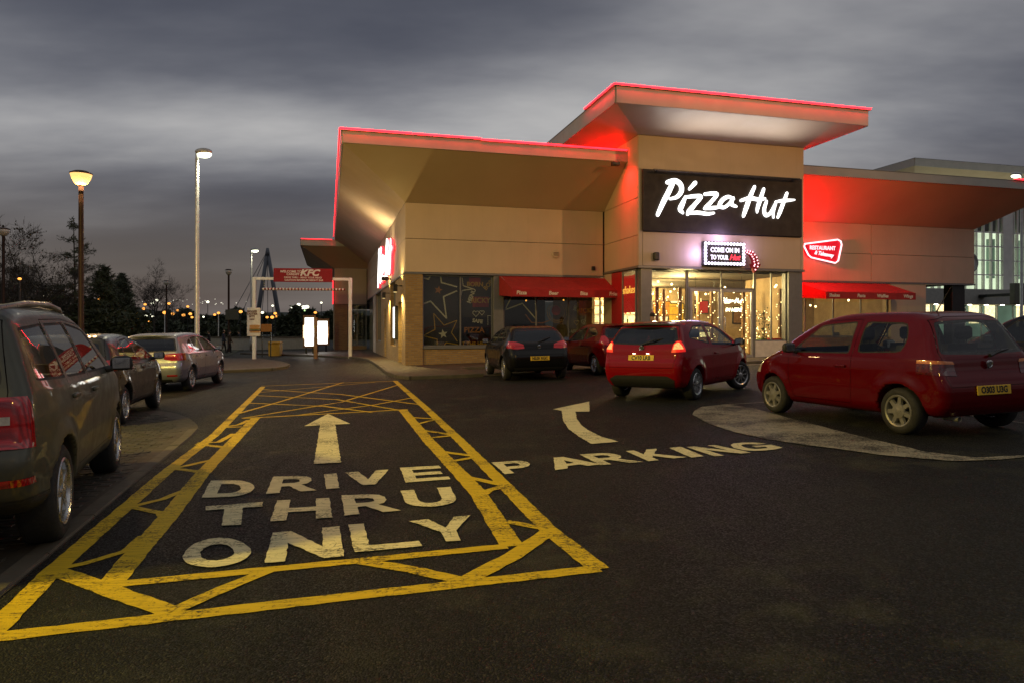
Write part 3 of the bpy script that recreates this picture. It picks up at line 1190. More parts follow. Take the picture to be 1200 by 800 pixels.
def led(parent, p0, p1, mat='led_edge', r=0.030, watts=None, out=(0, -1, 0)):
    """light strip in a thin channel; visible strips carry a lamp along their length"""
    p0, p1 = Vector(p0), Vector(p1)
    L = (p1 - p0).length
    n = max(1, round(L / 2.4)) if mat == 'led_edge' else 1
    first = None
    for i in range(n):
        a_, b_ = p0.lerp(p1, i / n), p0.lerp(p1, (i + 1) / n - (0.012 / L if i < n - 1 else 0))
        dz = Vector((0, 0, rnd.uniform(-0.006, 0.006)))
        o = MB().tube([a_ + dz, b_ + dz], r, 8).build('light_strip', M_[mat], parent)
        MB().tube([a_ + Vector((0, 0, -0.045)), b_ + Vector((0, 0, -0.045))], 0.020, 6).build('strip_channel', M_['galvanised'], o)
        first = first or o
    if watts:
        c = (p0 + p1) / 2 + Vector(out) * 0.05 + Vector((0, 0, 0.02))
        x = (p1 - p0).normalized()
        z = -(-Vector(out) * 0.75 + Vector((0, 0, -1))).normalized()
        z = (z - x * z.dot(x)).normalized()
        y = z.cross(x)
        l = lamp_light('strip_glow', 'AREA', watts * L, (1.0, 0.010, 0.022), c, first, L)
        l.data.shape = 'RECTANGLE'
        l.data.size_y = 0.04
        l.rotation_euler = Matrix((x, y, z)).transposed().to_euler()
    return first


zt = EZ + ETH + 0.05
xm = LX(563, ry0)
led(rest, (rx0 - 0.12, ry0 - 0.12, zt), (xm, ry0 - 0.12, zt), watts=10)
led(rest, (xm + 0.02, ry0 - 0.12, zt - 0.03), (TX0 - 0.06, ry0 - 0.12, zt - 0.03), watts=10)
led(rest, (rx0 - 0.12, ry0 - 0.08, zt), (rx0 - 0.12, SIDE - 0.4, zt), watts=5, out=(-1, 0, 0))
zt2 = 8.86 + 0.56 + 0.05
led(rest, (tx0 - 0.10, ty0 - 0.12, zt2), (tx1 + 0.08, ty0 - 0.12, zt2), watts=10)
led(rest, (tx0 - 0.12, ty0 - 0.10, zt2), (tx0 - 0.12, LY(685, tx0 - 0.12), zt2), watts=10, out=(-1, 0, 0))
# assumed hidden strips by the tower cheeks, added to wash the neighbouring soffit red
led(rest, (TX1 + 0.22, -0.55, 5.0), (TX1 + 0.22, -1.1, 5.5), r=0.05, mat='led_red_wash')
led(rest, (TX1 + 0.3, -1.9, EZ + ETH + 0.02), (TX1 + 0.3, 1.0, EZ + ETH + 0.02), mat='led_red', r=0.06)
led(rest, (TX0 - 0.25, -1.9, EZ + ETH + 0.06), (TX0 - 0.25, 4.0, EZ + ETH + 0.06), mat='led_red')
# added red washer below the eaves, standing in for strip light on the cheek
MB().bbox(TX0 - 0.75, TX0 - 0.45, -2.62, -2.40, 7.48, 7.62, 0.02).build('wash_light', M_['dark_metal'], rest)
lamp_light('wash_beam', 'SPOT', 300, (1.0, 0.012, 0.015), (TX0 - 0.6, -2.5, 7.44), rest, 0.25, R(125), 1.0, (R(0), R(-38), 0))
led(rest, (LX(1186, ry0), ry0 - 0.12, EZ + ETH), (RX1 + 2.3, ry0 - 0.12, EZ + ETH))

# ---- ground floor: brick, piers, windows
BRK = M_['brickwork']
mb = MB()
wx = [LX(x, 0.1) for x in (495, 540, 578, 590, 650, 703)]
mb.box(0.0, wx[0], 0.0, 0.6, -0.7, ZF - 0.07)
mb.build('brick_pier', BRK, rest)
mb = MB()
mb.box(wx[0] + 0.002, TX0 - 0.2, 0.10, 0.45, -0.7, 0.62)
mb.build('brick_plinth', BRK, rest)
mb = MB()
mb.bbox(wx[0], TX0 - 0.2, 0.04, 0.5, 0.622, 0.70, 0.01)
mb.build('window_sill', M_['grey_metal'], rest)
mb = MB()
mb.bbox(wx[2], wx[3], 0.05, 0.5, 0.702, ZF - 0.075, 0.01)
mb.build('pier', M_['grey_metal'], rest)


def window(name, parent, p0, p1, z0, z1, fw=0.06, glass='dark_shop_glass', depth=0.07, mull=(), trans=(), mat='grey_metal'):
    """framed glazing between two local points; frame is the part, its panes are sub-parts"""
    a, b2 = Vector((*p0, 0)), Vector((*p1, 0))
    d = (b2 - a)
    L = d.length
    ang = math.atan2(d.y, d.x)
    M = Matrix.Translation((a.x, a.y, 0)) @ Matrix.Rotation(ang, 4, 'Z')
    mb = MB()
    us = [0.0] + [m_ * L for m_ in mull] + [L]

    def bar(x0, x1, zz0, zz1, dy=0.0):
        b_ = MB().bbox(x0, x1, -depth / 2 + dy, depth / 2 - dy, zz0, zz1, 0.006)
        mb.add([M @ Vector(p) for p in b_.v], b_.f)
    bar(0, L, z0, z0 + fw)
    bar(0, L, z1 - fw, z1)
    for u_ in us:
        u0 = min(max(u_ - fw / 2, 0), L - fw)
        bar(u0, u0 + fw, z0 + fw + 0.001, z1 - fw - 0.001, 0.002)
    for zt_ in trans:
        bar(0.002, L - 0.002, zt_ - fw / 2, zt_ + fw / 2, 0.006)
    w = mb.build(name, M_[mat], parent)
    tz = [z0] + list(trans) + [z1]
    for u0, u1 in zip(us, us[1:]):
        for q0, q1 in zip(tz, tz[1:]):
            g = MB()
            g.box(u0 + 0.012, u1 - 0.012, -0.004, 0.004, q0 + 0.012, q1 - 0.012)
            g2 = MB()
            g2.add([M @ Vector(p) for p in g.v], g.f)
            g2.build('pane', M_[glass], w)
    return w, M, L


ZW0, ZW1 = 0.70, ZF - 0.075
wA, MA, LA = window('window', rest, (wx[0] + 0.003, 0.2), (wx[2] - 0.003, 0.2), ZW0, ZW1, mull=((wx[1] - wx[0]) / (wx[2] - wx[0]),))
wB, MB_, LB_ = window('window', rest, (wx[3] + 0.003, 0.2), (LX(704, 0.2), 0.2), ZW0, ZW1, mull=(0.33, 0.66))


def star(c, r, rot=0.0, k=0.42):
    return [(c[0] + (r if i % 2 == 0 else r * k) * math.sin(rot + i * math.pi / 5), c[1] + (r if i % 2 == 0 else r * k) * math.cos(rot + i * math.pi / 5)) for i in range(10)]


DEC = [0.075]


def decal_fill(w, M, pts, mat, name='star_decal', y=None):
    DEC[0] -= 0.0006
    mb = MB()
    mb.prism([M @ Vector((p[0], DEC[0], p[1])) for p in pts], M.to_3x3() @ Vector((0, -0.0004, 0)))
    # non-convex: tessellate the front instead of one n-gon
    o = MB()
    P = [M @ Vector((p[0], DEC[0], p[1])) for p in pts]
    for t_ in tessellate_polygon([[Vector((p[0], p[1], 0)) for p in pts]]):
        o.add([P[i] for i in t_], [(0, 1, 2)])
    return o.build(name, M_[mat], w)


def clipseg(a, b2, L, z0, z1):
    # Liang-Barsky clip to the pane
    t0, t1 = 0.0, 1.0
    dx, dz = b2[0] - a[0], b2[1] - a[1]
    for p, q_ in ((-dx, a[0] - 0.05), (dx, L - 0.05 - a[0]), (-dz, a[1] - z0 - 0.06), (dz, z1 - 0.06 - a[1])):
        if abs(p) < 1e-9:
            if q_ < 0:
                return None
            continue
        r_ = q_ / p
        if p < 0:
            t0 = max(t0, r_)
        else:
            t1 = min(t1, r_)
    if t0 >= t1:
        return None
    f = lambda t_: (a[0] + dx * t_, a[1] + dz * t_)
    return f(t0), f(t1)


def decal_line(w, M, pts, wd, mat, L, closed=True, name='star_decal'):
    mb = MB()
    n = len(pts)
    for i in range(n if closed else n - 1):
        s = clipseg(pts[i], pts[(i + 1) % n], L, ZW0, ZW1)
        if not s:
            continue
        DEC[0] -= 0.00025
        a, b2 = Vector((s[0][0], DEC[0], s[0][1])), Vector((s[1][0], DEC[0], s[1][1]))
        d = (b2 - a).normalized()
        n_ = Vector((-d.z, 0, d.x)) * wd / 2
        e_ = d * wd * 0.25
        mb.quad(*[M @ p for p in (a - n_ - e_, b2 - n_ + e_, b2 + n_ + e_, a + n_ - e_)])
    if mb.v:
        return mb.build(name, M_[mat], w)


# vinyl on the shaded window: (u, z) measured along the window
u0 = LX(495, 0.2)


def UA(x, y):
    return LX(x, 0.2) - wx[0], ZD(y, LX(x, 0.2), 0.2)


decal_fill(wA, MA, [UA(496, 407), UA(540, 407), UA(540, 323), UA(496, 323)], 'vinyl_dark', 'dark_film')
decal_fill(wA, MA, [UA(542, 372), UA(578, 372), UA(578, 323), UA(542, 323)], 'vinyl_dark', 'dark_film')
dl = [(495 + x / 8, 315 + y / 8) for x, y in [(38 - 40, 335), (118 - 40, 305), (268 - 40, 465), (240 - 40, 262), (365 - 40, 208)]]
decal_line(wA, MA, [UA(*p) for p in dl], 0.055, 'vinyl_white', LA, False)
decal_line(wA, MA, [UA(495 + x / 8, 315 + y / 8) for x, y in [(325, 170), (180, 130), (172, 65)]], 0.055, 'vinyl_white', LA, False)
decal_line(wA, MA, [UA(495 + x / 8, 315 + y / 8) for x, y in [(0, 85), (60, 98), (75, 68)]], 0.055, 'vinyl_white', LA, False)
decal_line(wA, MA, [UA(495 + x / 8, 315 + y / 8) for x, y in [(140, 745), (140, 660), (8, 628), (120, 570), (108, 420), (205, 530), (325, 485), (275, 600), (330, 680)]], 0.035, 'vinyl_yellow', LA, False)
decal_line(wA, MA, [UA(495 + x / 8, 315 + y / 8) for x, y in [(195, 735), (225, 690), (335, 710)]], 0.035, 'vinyl_yellow', LA, False)
decal_fill(wA, MA, star(UA(514, 340), 0.17, 0.2), 'vinyl_orange')
decal_fill(wA, MA, star(UA(519.5, 391.5), 0.19, -0.15), 'vinyl_white')
decal_line(wA, MA, [UA(495 + x / 8, 315 + y / 8) for x, y in [(375, 85), (385, 160), (475, 190), (375, 205), (355, 290)]], 0.04, 'vinyl_white', LA, False)
decal_fill(wA, MA, [UA(550, 334), UA(563.5, 334), UA(563.5, 325), UA(550, 325)], 'vinyl_red', 'word_decal')
decal_fill(wA, MA, [UA(554, 360), UA(573, 360), UA(573, 348), UA(554, 348)], 'vinyl_red', 'word_decal')


def wtext(w, M, s, x, y, size, mat, rot=0.0, sx=1.0):
    u_, z_ = UA(x, y) if w is wA else (LX(x, 0.2) - wx[3], ZD(y, LX(x, 0.2), 0.2))
    DEC[0] -= 0.0006
    p = M @ Vector((u_, DEC[0], z_))
    return text('word_decal', s, size, M_[mat], w, p, (R(90), rot, 0), ext=0.0, offset=0.008, sx=sx)


wtext(wA, MA, 'BORN', 557, 333.5, 0.24, 'vinyl_yellow')
wtext(wA, MA, 'BORN', 574.5, 332, 0.24, 'vinyl_yellow', R(-50))
wtext(wA, MA, 'RICKY', 563.5, 352.5, 0.28, 'vinyl_yellow')
wtext(wA, MA, 'MENU', 553, 347, 0.22, 'vinyl_white', R(-68))
wtext(wA, MA, 'SAFE', 560, 376.5, 0.2, 'vinyl_white', R(8))
wtext(wA, MA, 'PIZZA', 556, 387, 0.30, 'vinyl_orange')
wtext(wA, MA, 'AT THE HEART', 558, 403.5, 0.26, 'vinyl_yellow', sx=0.8)


def circle_pts(c, r, n=18):
    return [(c[0] + r * math.cos(2 * math.pi * i / n), c[1] + r * math.sin(2 * math.pi * i / n)) for i in range(n)]


def heart(c, r):
    o = []
    for i in range(20):
        a = 2 * math.pi * i / 20
        o.append((c[0] + r * (16 * math.sin(a) ** 3) / 16, c[1] + r * (13 * math.cos(a) - 5 * math.cos(2 * a) - 2 * math.cos(3 * a) - math.cos(4 * a)) / 16))
    return o


decal_line(wA, MA, heart(UA(558, 367.5), 0.13), 0.025, 'vinyl_white', LA, name='heart_decal')
decal_line(wA, MA, heart(UA(565, 366.5), 0.10), 0.025, 'vinyl_white', LA, name='heart_decal')
decal_line(wA, MA, [UA(572, 381), UA(572, 370), UA(580, 370), UA(580, 381)], 0.02, 'vinyl_white', LA, False, 'jar_decal')


def UB(x, y):
    return LX(x, 0.2) - wx[3], ZD(y, LX(x, 0.2), 0.2)


decal_line(wB, MB_, [UB(590 + x / 7.5, 320 + y / 7.5) for x, y in [(75, 205), (15, 325), (168, 268), (293, 410), (280, 215)]], 0.05, 'vinyl_white', LB_, False)
decal_line(wB, MB_, [UB(590 + x / 7.5, 320 + y / 7.5) for x, y in [(195, 365), (250, 435), (345, 440), (405, 418)]], 0.035, 'vinyl_orange', LB_, False)
for rr_2 in (0.42, 0.34):
    decal_line(wB, MB_, circle_pts(UB(653, 366), rr_2), 0.02, 'vinyl_yellow', LB_, name='ring_decal')
decal_fill(wB, MB_, circle_pts(UB(652, 364), 0.2), 'vinyl_red', 'disc_decal')
wtext(wB, MB_, 'RICKY', 687, 364.5, 0.28, 'vinyl_yellow')
wtext(wB, MB_, 'MENU', 676.5, 357, 0.2, 'vinyl_white', R(-65))
wtext(wB, MB_, 'SAFE', 671, 388.5, 0.18, 'vinyl_white')
decal_line(wB, MB_, heart(UB(676, 378), 0.11), 0.03, 'vinyl_yellow', LB_, name='heart_decal')
decal_line(wB, MB_, circle_pts(UB(684, 377), 0.08, 12), 0.02, 'vinyl_white', LB_, name='ring_decal')

# return of the tower: red panel and narrow pane
mb = MB()
y_a, y_b = LY(716, TX0), LY(728, TX0)
mb.bbox(TX0 + 0.02, TX0 + 0.08, y_b, y_a, -0.4, 3.6, 0.01)
mb.build('red_panel', M_['red_panel'], rest)
mb = MB()
mb.bbox(TX0 + 0.0, TX0 + 0.12, y_a + 0.002, 0.1, -0.4, 3.6, 0.01)
mb.build('pier', M_['cream_panel'], rest)
wC, MC, LC = window('window', rest, (TX0 + 0.06, y_b - 0.003), (TX0 + 0.06, LY(744, TX0)), -0.3, 3.6, glass='shop_glass')
ya, yb = LY(730.5, TX0 + 0.07), LY(744, TX0 + 0.07)
mb = MB()
mb.box(TX0 + 0.075, TX0 + 0.085, yb, ya, 2.0, 3.4)
po = mb.build('poster', M_['poster_red_lit'], wC)
text('poster_word', 'shakes', 0.42, M_['poster_yellow_lit'], wC, (TX0 + 0.045, (ya + yb) / 2, 2.85), (R(90), 0, R(-90)), shear=0.3)

# side elevation towards the drive lane
wz = [(LY(x, 0), s) for x, s in ()]
yseg = {k: LY(k, 0.0) for k in (470.5, 475.0, 473.0, 464, 459.5, 456, 453, 448, 444, 441, 436)}


def side_box(y0, y1, z0, z1, mat, name, x0=0.0, x1=0.35):
    mb = MB()
    mb.box(x0, x1, y0, y1, z0, z1)
    return mb.build(name, mat, rest)


side_box(0.602, 1.3, -0.7, 3.476, BRK, 'brick_pier')
side_box(1.302, 2.7, 2.5, 3.476, BRK, 'brick_panel')
mb = MB()
mb.bbox(0.15, 0.22, 1.31, 2.69, -0.5, 2.49, 0.01)
dr = mb.build('side_door', M_['dark_metal'], rest)
MB().bbox(0.10, 0.15, 1.5, 1.53, 0.8, 1.3, 0.005).build('handle', M_['chrome'], dr)
side_box(2.702, 4.0, -0.7, 3.476, BRK, 'brick_pier')
side_box(4.002, 6.5, -0.7, 0.62, BRK, 'brick_plinth')
window('window', rest, (0.2, 4.01), (0.2, 6.49), 0.63, 3.47, mull=(0.5,))
side_box(6.502, 9.0, -0.7, 3.476, BRK, 'brick_pier')
mb = MB()
mb.bbox(0.15, 0.22, 9.01, 10.1, -0.5, 2.4, 0.01)
mb.build('side_door', M_['dark_metal'], rest)
side_box(9.002, 10.11, 2.41, 3.476, BRK, 'brick_panel')
side_box(10.112, 12.5, -0.7, 3.476, BRK, 'brick_pier')
side_box(12.502, 17.0, -0.7, 0.62, BRK, 'brick_plinth')
window('window', rest, (0.2, 12.51), (0.2, 16.99), 0.63, 3.47, mull=(0.33, 0.66))
side_box(17.002, 19.5, -0.7, 3.476, M_['cream_panel'], 'pier')
window('window', rest, (0.2, 19.51), (0.2, 26.2), -0.4, 3.47, mull=(0.25, 0.5, 0.75))

# entrance glazing in the tower foot
GY = TY + 0.22
gx = [LX(x, GY) for x in (762, 805, 884, 921)]
mb = MB()
mb.bbox(TX0 + 0.13, gx[0] - 0.004, TY + 0.05, TY + 0.5, -0.5, 3.615, 0.012)
mb.build('pier', M_['grey_metal'], rest)
mb = MB()
mb.bbox(gx[3] + 0.004, TX1 - 0.02, TY + 0.05, TY + 0.5, -0.5, 3.615, 0.012)
mb.build('pier', M_['grey_metal'], rest)
zg = gz(B(12, TY).x) + 0.11
window('window', rest, (gx[0], GY), (gx[1] - 0.003, GY), zg + 0.3, 3.61, glass='shop_glass')
mb = MB()
mb.bbox(gx[0], gx[1] - 0.003, GY - 0.05, GY + 0.05, -0.3, zg + 0.298, 0.01)
mb.build('base_panel', M_['door_white'], rest)
window('window', rest, (gx[2] + 0.003, GY), (gx[3], GY), zg + 0.62, 3.61, glass='shop_glass', mull=(0.52,), fw=0.05)
mb = MB()
mb.bbox(gx[2] + 0.003, gx[3], GY - 0.05, GY + 0.06, -0.3, zg + 0.618, 0.01)
mb.build('base_panel', M_['door_white'], rest)
ztr = ZD(339, gx[1] + 1.2, GY)
window('transom_window', rest, (gx[1], GY), (gx[2], GY), ztr, 3.61, glass='shop_glass', mull=(0.5,), fw=0.05)
midx = LX(844.5, GY)
for a, b2, hs in ((gx[1] + 0.12, midx - 0.01, 1), (midx + 0.01, gx[2] - 0.06, -1)):
    dw, dM, dL = window('entrance_door', rest, (a, GY), (b2, GY), zg + 0.01, ztr - 0.004, glass='shop_glass', fw=0.10, mat='galvanised')
    hx = b2 - 0.12 if hs > 0 else a + 0.12
    MB().tube([(hx, GY - 0.04, zg + 0.85), (hx, GY - 0.10, zg + 0.88), (hx, GY - 0.10, zg + 1.5), (hx, GY - 0.04, zg + 1.53)], 0.016, 8).build('handle', M_['chrome'], dw, smooth=True)
mb = MB()
mb.bbox(gx[1], gx[1] + 0.117, GY - 0.06, GY + 0.06, zg, ztr - 0.002, 0.008)
mb.build('door_post', M_['grey_metal'], rest)
mb = MB()
mb.bbox(gx[2] - 0.057, gx[2], GY - 0.06, GY + 0.06, zg, ztr - 0.002, 0.008)
mb.build('door_post', M_['grey_metal'], rest)

# wing on the far side of the tower: shop window below the second awning, brick, open corner with a column
xw = LX(1040, 0.2)
mb = MB()
mb.box(TX1 + 0.3, TX1 + 1.2, 0.0, 0.5, -0.4, 3.476)
mb.build('pier', M_['cream_panel'], rest)
mb = MB()
mb.box(TX1 + 1.21, xw, 0.1, 0.4, -0.4, 1.0)
mb.build('brick_plinth', BRK, rest)
window('window', rest, (TX1 + 1.21, 0.2), (xw - 0.003, 0.2), 1.01, 3.475, mull=(0.25, 0.5, 0.75), glass='shop_glass')
x83, x116, x130 = LX(1083, 0.1), LX(1116, 0.1), LX(1131, 0.1)
mb = MB()
mb.box(xw, x83, 0.0, 0.5, -0.3, 3.476)
mb.build('brick_pier', M_['cream_panel'], rest)
mb = MB()
mb.bbox(x116, x130, 0.1, 0.6, -0.3, 3.476, 0.02)
mb.build('column', M_['dark_metal'], rest)

# inside shell
mb = MB()
mb.box(0.5, TX0 - 0.3, 7.0, 7.15, -0.3, 3.5)
mb.build('interior_wall', M_['dark_wall'], rest)
mb = MB()
mb.box(0.4, TX0 - 0.31, 0.5, 7.0, -0.12, 0.02)
mb.build('interior_floor', M_['interior_floor'], rest)
mb = MB()
mb.box(0.4, RX1 - 4, 0.51, 7.2, 3.45, 3.52)
mb.build('interior_ceiling', M_['interior_ceiling'], rest)
mb = MB()
mb.box(TX0 - 0.3, xw + 0.4, 5.6, 5.75, -0.3, 3.5)
mb.build('interior_wall', M_['interior_wall'], rest)
mb = MB()
mb.box(TX0 - 0.3, TX0 - 0.18, 0.6, 5.59, -0.3, 3.44)
mb.build('interior_wall', M_['interior_wall'], rest)
mb = MB()
mb.box(xw + 0.3, xw + 0.4, 0.6, 5.59, -0.3, 3.44)
mb.build('interior_wall', M_['interior_wall'], rest)
mb = MB()
mb.box(TX0 + 0.2, TX1 - 0.1, TY + 0.3, 0.5, 0.0, zg - 0.005)
mb.box(TX0 - 0.29, xw + 0.3, 0.502, 5.6, 0.0, zg - 0.005)
mb.build('interior_floor', M_['interior_floor'], rest)
mb = MB()
mb.box(TX0 + 0.1, TX1 - 0.06, TY + 0.52, 0.5, 3.54, 3.6)
mb.build('interior_ceiling', M_['interior_ceiling'], rest)
mb = MB()
mb.box(TX1 - 0.12, TX1 - 0.02, TY + 0.52, 0.5, 0.0, 3.53)
mb.build('interior_wall', M_['interior_wall'], rest)

# small fittings on the walls
mb = MB()
mb.bbox(LX(765, TY), LX(771, TY), TY - 0.16, TY - 0.002, ZD(305.5, 8.6, TY), ZD(296, 8.6, TY), 0.03)
mb.build('speaker_box', M_['black'], rest)
mb = MB()
Mv = Matrix.Translation((LX(651, 0), -0.002, ZD(298, LX(651, 0), 0))) @ Matrix.Rotation(R(90), 4, 'X')
mb.lathe([(0.17, 0), (0.17, 0.03), (0.13, 0.05)], 16, Mv)
vt = mb.build('vent', M_['cream_panel'], rest)
mb = MB()
for k in (-0.05, 0.0, 0.05):
    zc = ZD(298, LX(651, 0), 0)
    mb.box(LX(651, 0) - 0.11, LX(651, 0) + 0.11, -0.075, -0.055, zc + k - 0.008, zc + k + 0.008)
mb.build('vent_slots', M_['black'], vt)
mb = MB()
mb.bbox(LX(695, 0) - 0.07, LX(695, 0) + 0.07, -0.08, -0.001, ZD(317, LX(695, 0), 0), ZD(312.5, LX(695, 0), 0), 0.01)
mb.build('junction_box', M_['dark_trim'], rest)

# wall lanterns on the side elevation
for ly, e_ in ((1.1, 420), (6.9, 380)):
    mb = MB()
    mb.bbox(-0.32, -0.001, ly - 0.05, ly + 0.05, 3.06, 3.10, 0.008)
    mb.bbox(-0.36, -0.20, ly - 0.09, ly + 0.09, 2.84, 3.14, 0.015)
    w = mb.build('wall_light', M_['dark_metal'], rest)
    MB().bbox(-0.34, -0.22, ly - 0.07, ly + 0.07, 2.825, 2.838, 0.003).build('lens', M_['dim_lens'], w)
    lamp_light('wall_light_beam', 'SPOT', e_, (1.0, 0.72, 0.25), (-0.28, ly, 2.80), w, 0.05, R(150), 0.6, (R(0), R(-4), 0))
    lamp_light('wall_light_beam', 'SPOT', e_ * 0.35, (1.0, 0.72, 0.25), (-0.34, ly, 3.2), w, 0.05, R(140), 0.6, (R(180), R(4), 0))
# assumed floodlight under the eaves, added to brighten the side soffit
for ly, e_ in ((6.0, 1100),):
    mb = MB()
    mb.bbox(-0.45, -0.15, ly - 0.2, ly + 0.2, 3.62, 3.80, 0.02)
    mb.bbox(-0.16, -0.001, ly - 0.03, ly + 0.03, 3.66, 3.72, 0.005)
    w = mb.build('flood_light', M_['dark_metal'], rest)
    MB().bbox(-0.43, -0.17, ly - 0.18, ly + 0.18, 3.801, 3.812, 0.003).build('lens', M_['downlight'], w)
    lamp_light('flood_beam', 'SPOT', e_, (1.0, 0.80, 0.42), (-0.40, ly, 3.88), w, 0.25, R(128), 1.0, (R(180), R(28), 0))

# ---- second block further along the lane
blk = empty('neighbour_block', B(-2.4, 26.4, 0, False), BANG, 'lower cream and brick block closing the far end of the drive lane', 'building')
Z2 = -0.35
mb = MB()
mb.box(0, 6, 0.05, 14, 3.2, 5.86)
mb.build('wall_core', M_['dark_wall'], blk)
panels_y(0, 2.36, 0, [3.2, 5.86], [], parent=blk)
panels_x(0.05, 14, 0, [3.2, 5.86], [5, 10], parent=blk)
flared_roof(blk, 0, 2.4, 0, 14, 5.86, (2.3, 2.2, 0), 7.25, 0.45, 'lf')
mb = MB()
mb.box(0.0, 0.95, 0.0, 0.6, -1.2, 3.19)
mb.build('brick_pier', BRK, blk)
window('window', blk, (0.96, 0.2), (2.35, 0.2), 0.1, 3.19, mull=(0.5,))
mb = MB()
mb.box(0.96, 2.36, 0.1, 0.4, -1.2, 0.098)
mb.build('brick_plinth', BRK, blk)
mb = MB()
mb.box(0.0, 0.5, 0.602, 14, -1.2, 3.19)
mb.build('brick_wall', BRK, blk)
led(blk, (-2.3, -2.32, 7.72), (-0.2, -2.32, 7.72), r=0.02)
led(blk, (-0.12, -0.12, 3.2), (-0.12, -0.12, 5.0), r=0.03)

# lit display case on the side wall
MB().bbox(-0.14, -0.001, 2.80, 3.55, 0.95, 2.35, 0.01).build('display_case', M_['dark_metal'], rest)
MB().box(-0.150, -0.141, 2.86, 3.49, 1.0, 2.3).build('display_face', M_['menu_white'], rest)

# ---- higher block behind the far wing
hp_ = pxd(1072, 185, 55)
hl = Bl(hp_)
hz = hp_.z - 0.66
hb = empty('rear_block', B(hl[0] + 1.6, hl[1] + 1.6, 0, False), BANG, 'taller plain block with flat flared roof showing behind the far wing', 'building')
MB().box(0, 30, 0.05, 20, -1, hz - 0.7).build('wall', M_['cream_panel'], hb)
flared_roof(hb, 0, 30, 0, 18, hz - 0.7, (1.6, 1.6, 0), hz, 0.62, 'lf')

# ================================================================== signs, awnings and what stands inside
STROKES = [  # brush script, traced on a 1200 x 655 board; each stroke: (x, y, half width)
    [(232, 222, 16), (262, 216, 17), (238, 270, 20), (205, 330, 19), (172, 398, 15)],
    [(235, 222, 14), (275, 212, 18), (308, 232, 19), (312, 268, 18), (285, 300, 14), (246, 312, 10)],
    [(364, 250, 12), (394, 220, 16)],
    [(336, 300, 12), (320, 334, 18), (306, 365, 20), (318, 382, 12)],
    [(352, 296, 12), (400, 290, 15), (432, 292, 15), (400, 330, 15), (362, 372, 19), (352, 388, 13)],
    [(352, 386, 11), (410, 380, 14), (470, 384, 13), (510, 378, 9)],
    [(458, 276, 12), (505, 270, 15), (532, 274, 14), (500, 312, 14), (462, 350, 16)],
    [(455, 356, 10), (505, 350, 14), (545, 344, 10)],
    [(632, 292, 12), (600, 284, 14), (565, 304, 16), (548, 334, 16), (575, 344, 12), (612, 318, 12), (634, 286, 11), (622, 322, 15), (650, 334, 10)],
    [(768, 222, 13), (742, 275, 17), (718, 335, 18), (700, 382, 14)],
    [(684, 300, 11), (740, 284, 15), (800, 290, 14), (835, 282, 10)],
    [(828, 232, 13), (808, 285, 16), (790, 335, 15), (786, 358, 10)],
    [(846, 300, 12), (832, 345, 15), (842, 376, 15), (872, 362, 13), (900, 318, 12), (908, 304, 11), (892, 350, 13), (892, 382, 11)],
    [(980, 248, 13), (958, 300, 15), (936, 352, 15), (922, 382, 11)],
    [(908, 296, 8), (960, 288, 14), (1030, 280, 7)],
]


def script_mesh(scale, depth, thick=1.0):
    """the strokes as rounded raised letters in the x-z plane, centred"""
    mb = MB()
    for k, s in enumerate(STROKES):
        pts = []
        n = len(s)
        for i in range(n - 1):
            p0, p1, p2, p3 = s[max(i - 1, 0)], s[i], s[i + 1], s[min(i + 2, n - 1)]
            for j in range(6):
                t_ = j / 6
                f = [0.5 * ((2 * p1[c]) + (-p0[c] + p2[c]) * t_ + (2 * p0[c] - 5 * p1[c] + 4 * p2[c] - p3[c]) * t_ ** 2 + (-p0[c] + 3 * p1[c] - 3 * p2[c] + p3[c]) * t_ ** 3) for c in range(3)]
                pts.append(f)
        pts.append(s[-1])
        # round ends
        a, b2 = pts[0], pts[1]

        def endcap(p, q_):
            d = math.hypot(p[0] - q_[0], p[1] - q_[1]) or 1
            ux, uy = (p[0] - q_[0]) / d, (p[1] - q_[1]) / d
            return [(p[0] + ux * p[2] * c, p[1] + uy * p[2] * c, p[2] * math.sqrt(max(0.02, 1 - c * c))) for c in (0.5, 0.8, 0.98)]
        pts = endcap(pts[0], pts[1])[::-1] + pts + endcap(pts[-1], pts[-2])
        path = [Vector(((p[0] - 600) * scale, 0, -(p[1] - 305) * scale)) for p in pts]
        rs = [max(0.5, p[2]) * scale * thick for p in pts]
        tb = MB().tube(path, rs, 10)
        tb.v = [(v_[0], v_[1] * depth / (18 * scale) - k * 0.0008, v_[2]) for v_ in tb.v]
        mb.add(tb.v, tb.f)
    return mb


# main sign board on the tower
sx0, sx1 = LX(753, TY - 0.1), LX(939.5, TY - 0.1)
sg = empty('main_sign', B((sx0 + sx1) / 2, TY, 6.1, False), BANG, 'large dark sign board with white glowing script on the entrance tower', 'sign')
W = sx1 - sx0
MB().bbox(-W / 2, W / 2, -0.13, -0.005, -1.13, 1.13, 0.015).build('board', M_['dark_sign'], sg)
script_mesh(W / 1003, 0.035, 0.76).build('script_letters', M_['sign_white'], sg, smooth=True, loc=(0.125 * W / 5 - 0.08, -0.16, 0.12))
MB().bbox(-W / 2 + 0.3, W / 2 - 0.3, -0.42, -0.34, 1.02, 1.08, 0.01).build('trough_light', M_['dark_metal'], sg)  # added fitting, not part of the sign: its beam brightens the tower soffit
for x_ in (-W / 2 + 0.5, W / 2 - 0.5):
    MB().bbox(x_ - 0.03, x_ + 0.03, -0.40, -0.131, 1.03, 1.06, 0.005).build('trough_arm', M_['dark_metal'], sg)
tl_ = lamp_light('trough_beam', 'AREA', 46, (1.0, 0.96, 0.92), (0, -0.46, 1.10), sg, 5.4, rot=(R(-138), 0, 0))
tl_.data.shape = 'RECTANGLE'
tl_.data.size_y = 0.08
tl_.data.spread = R(104)
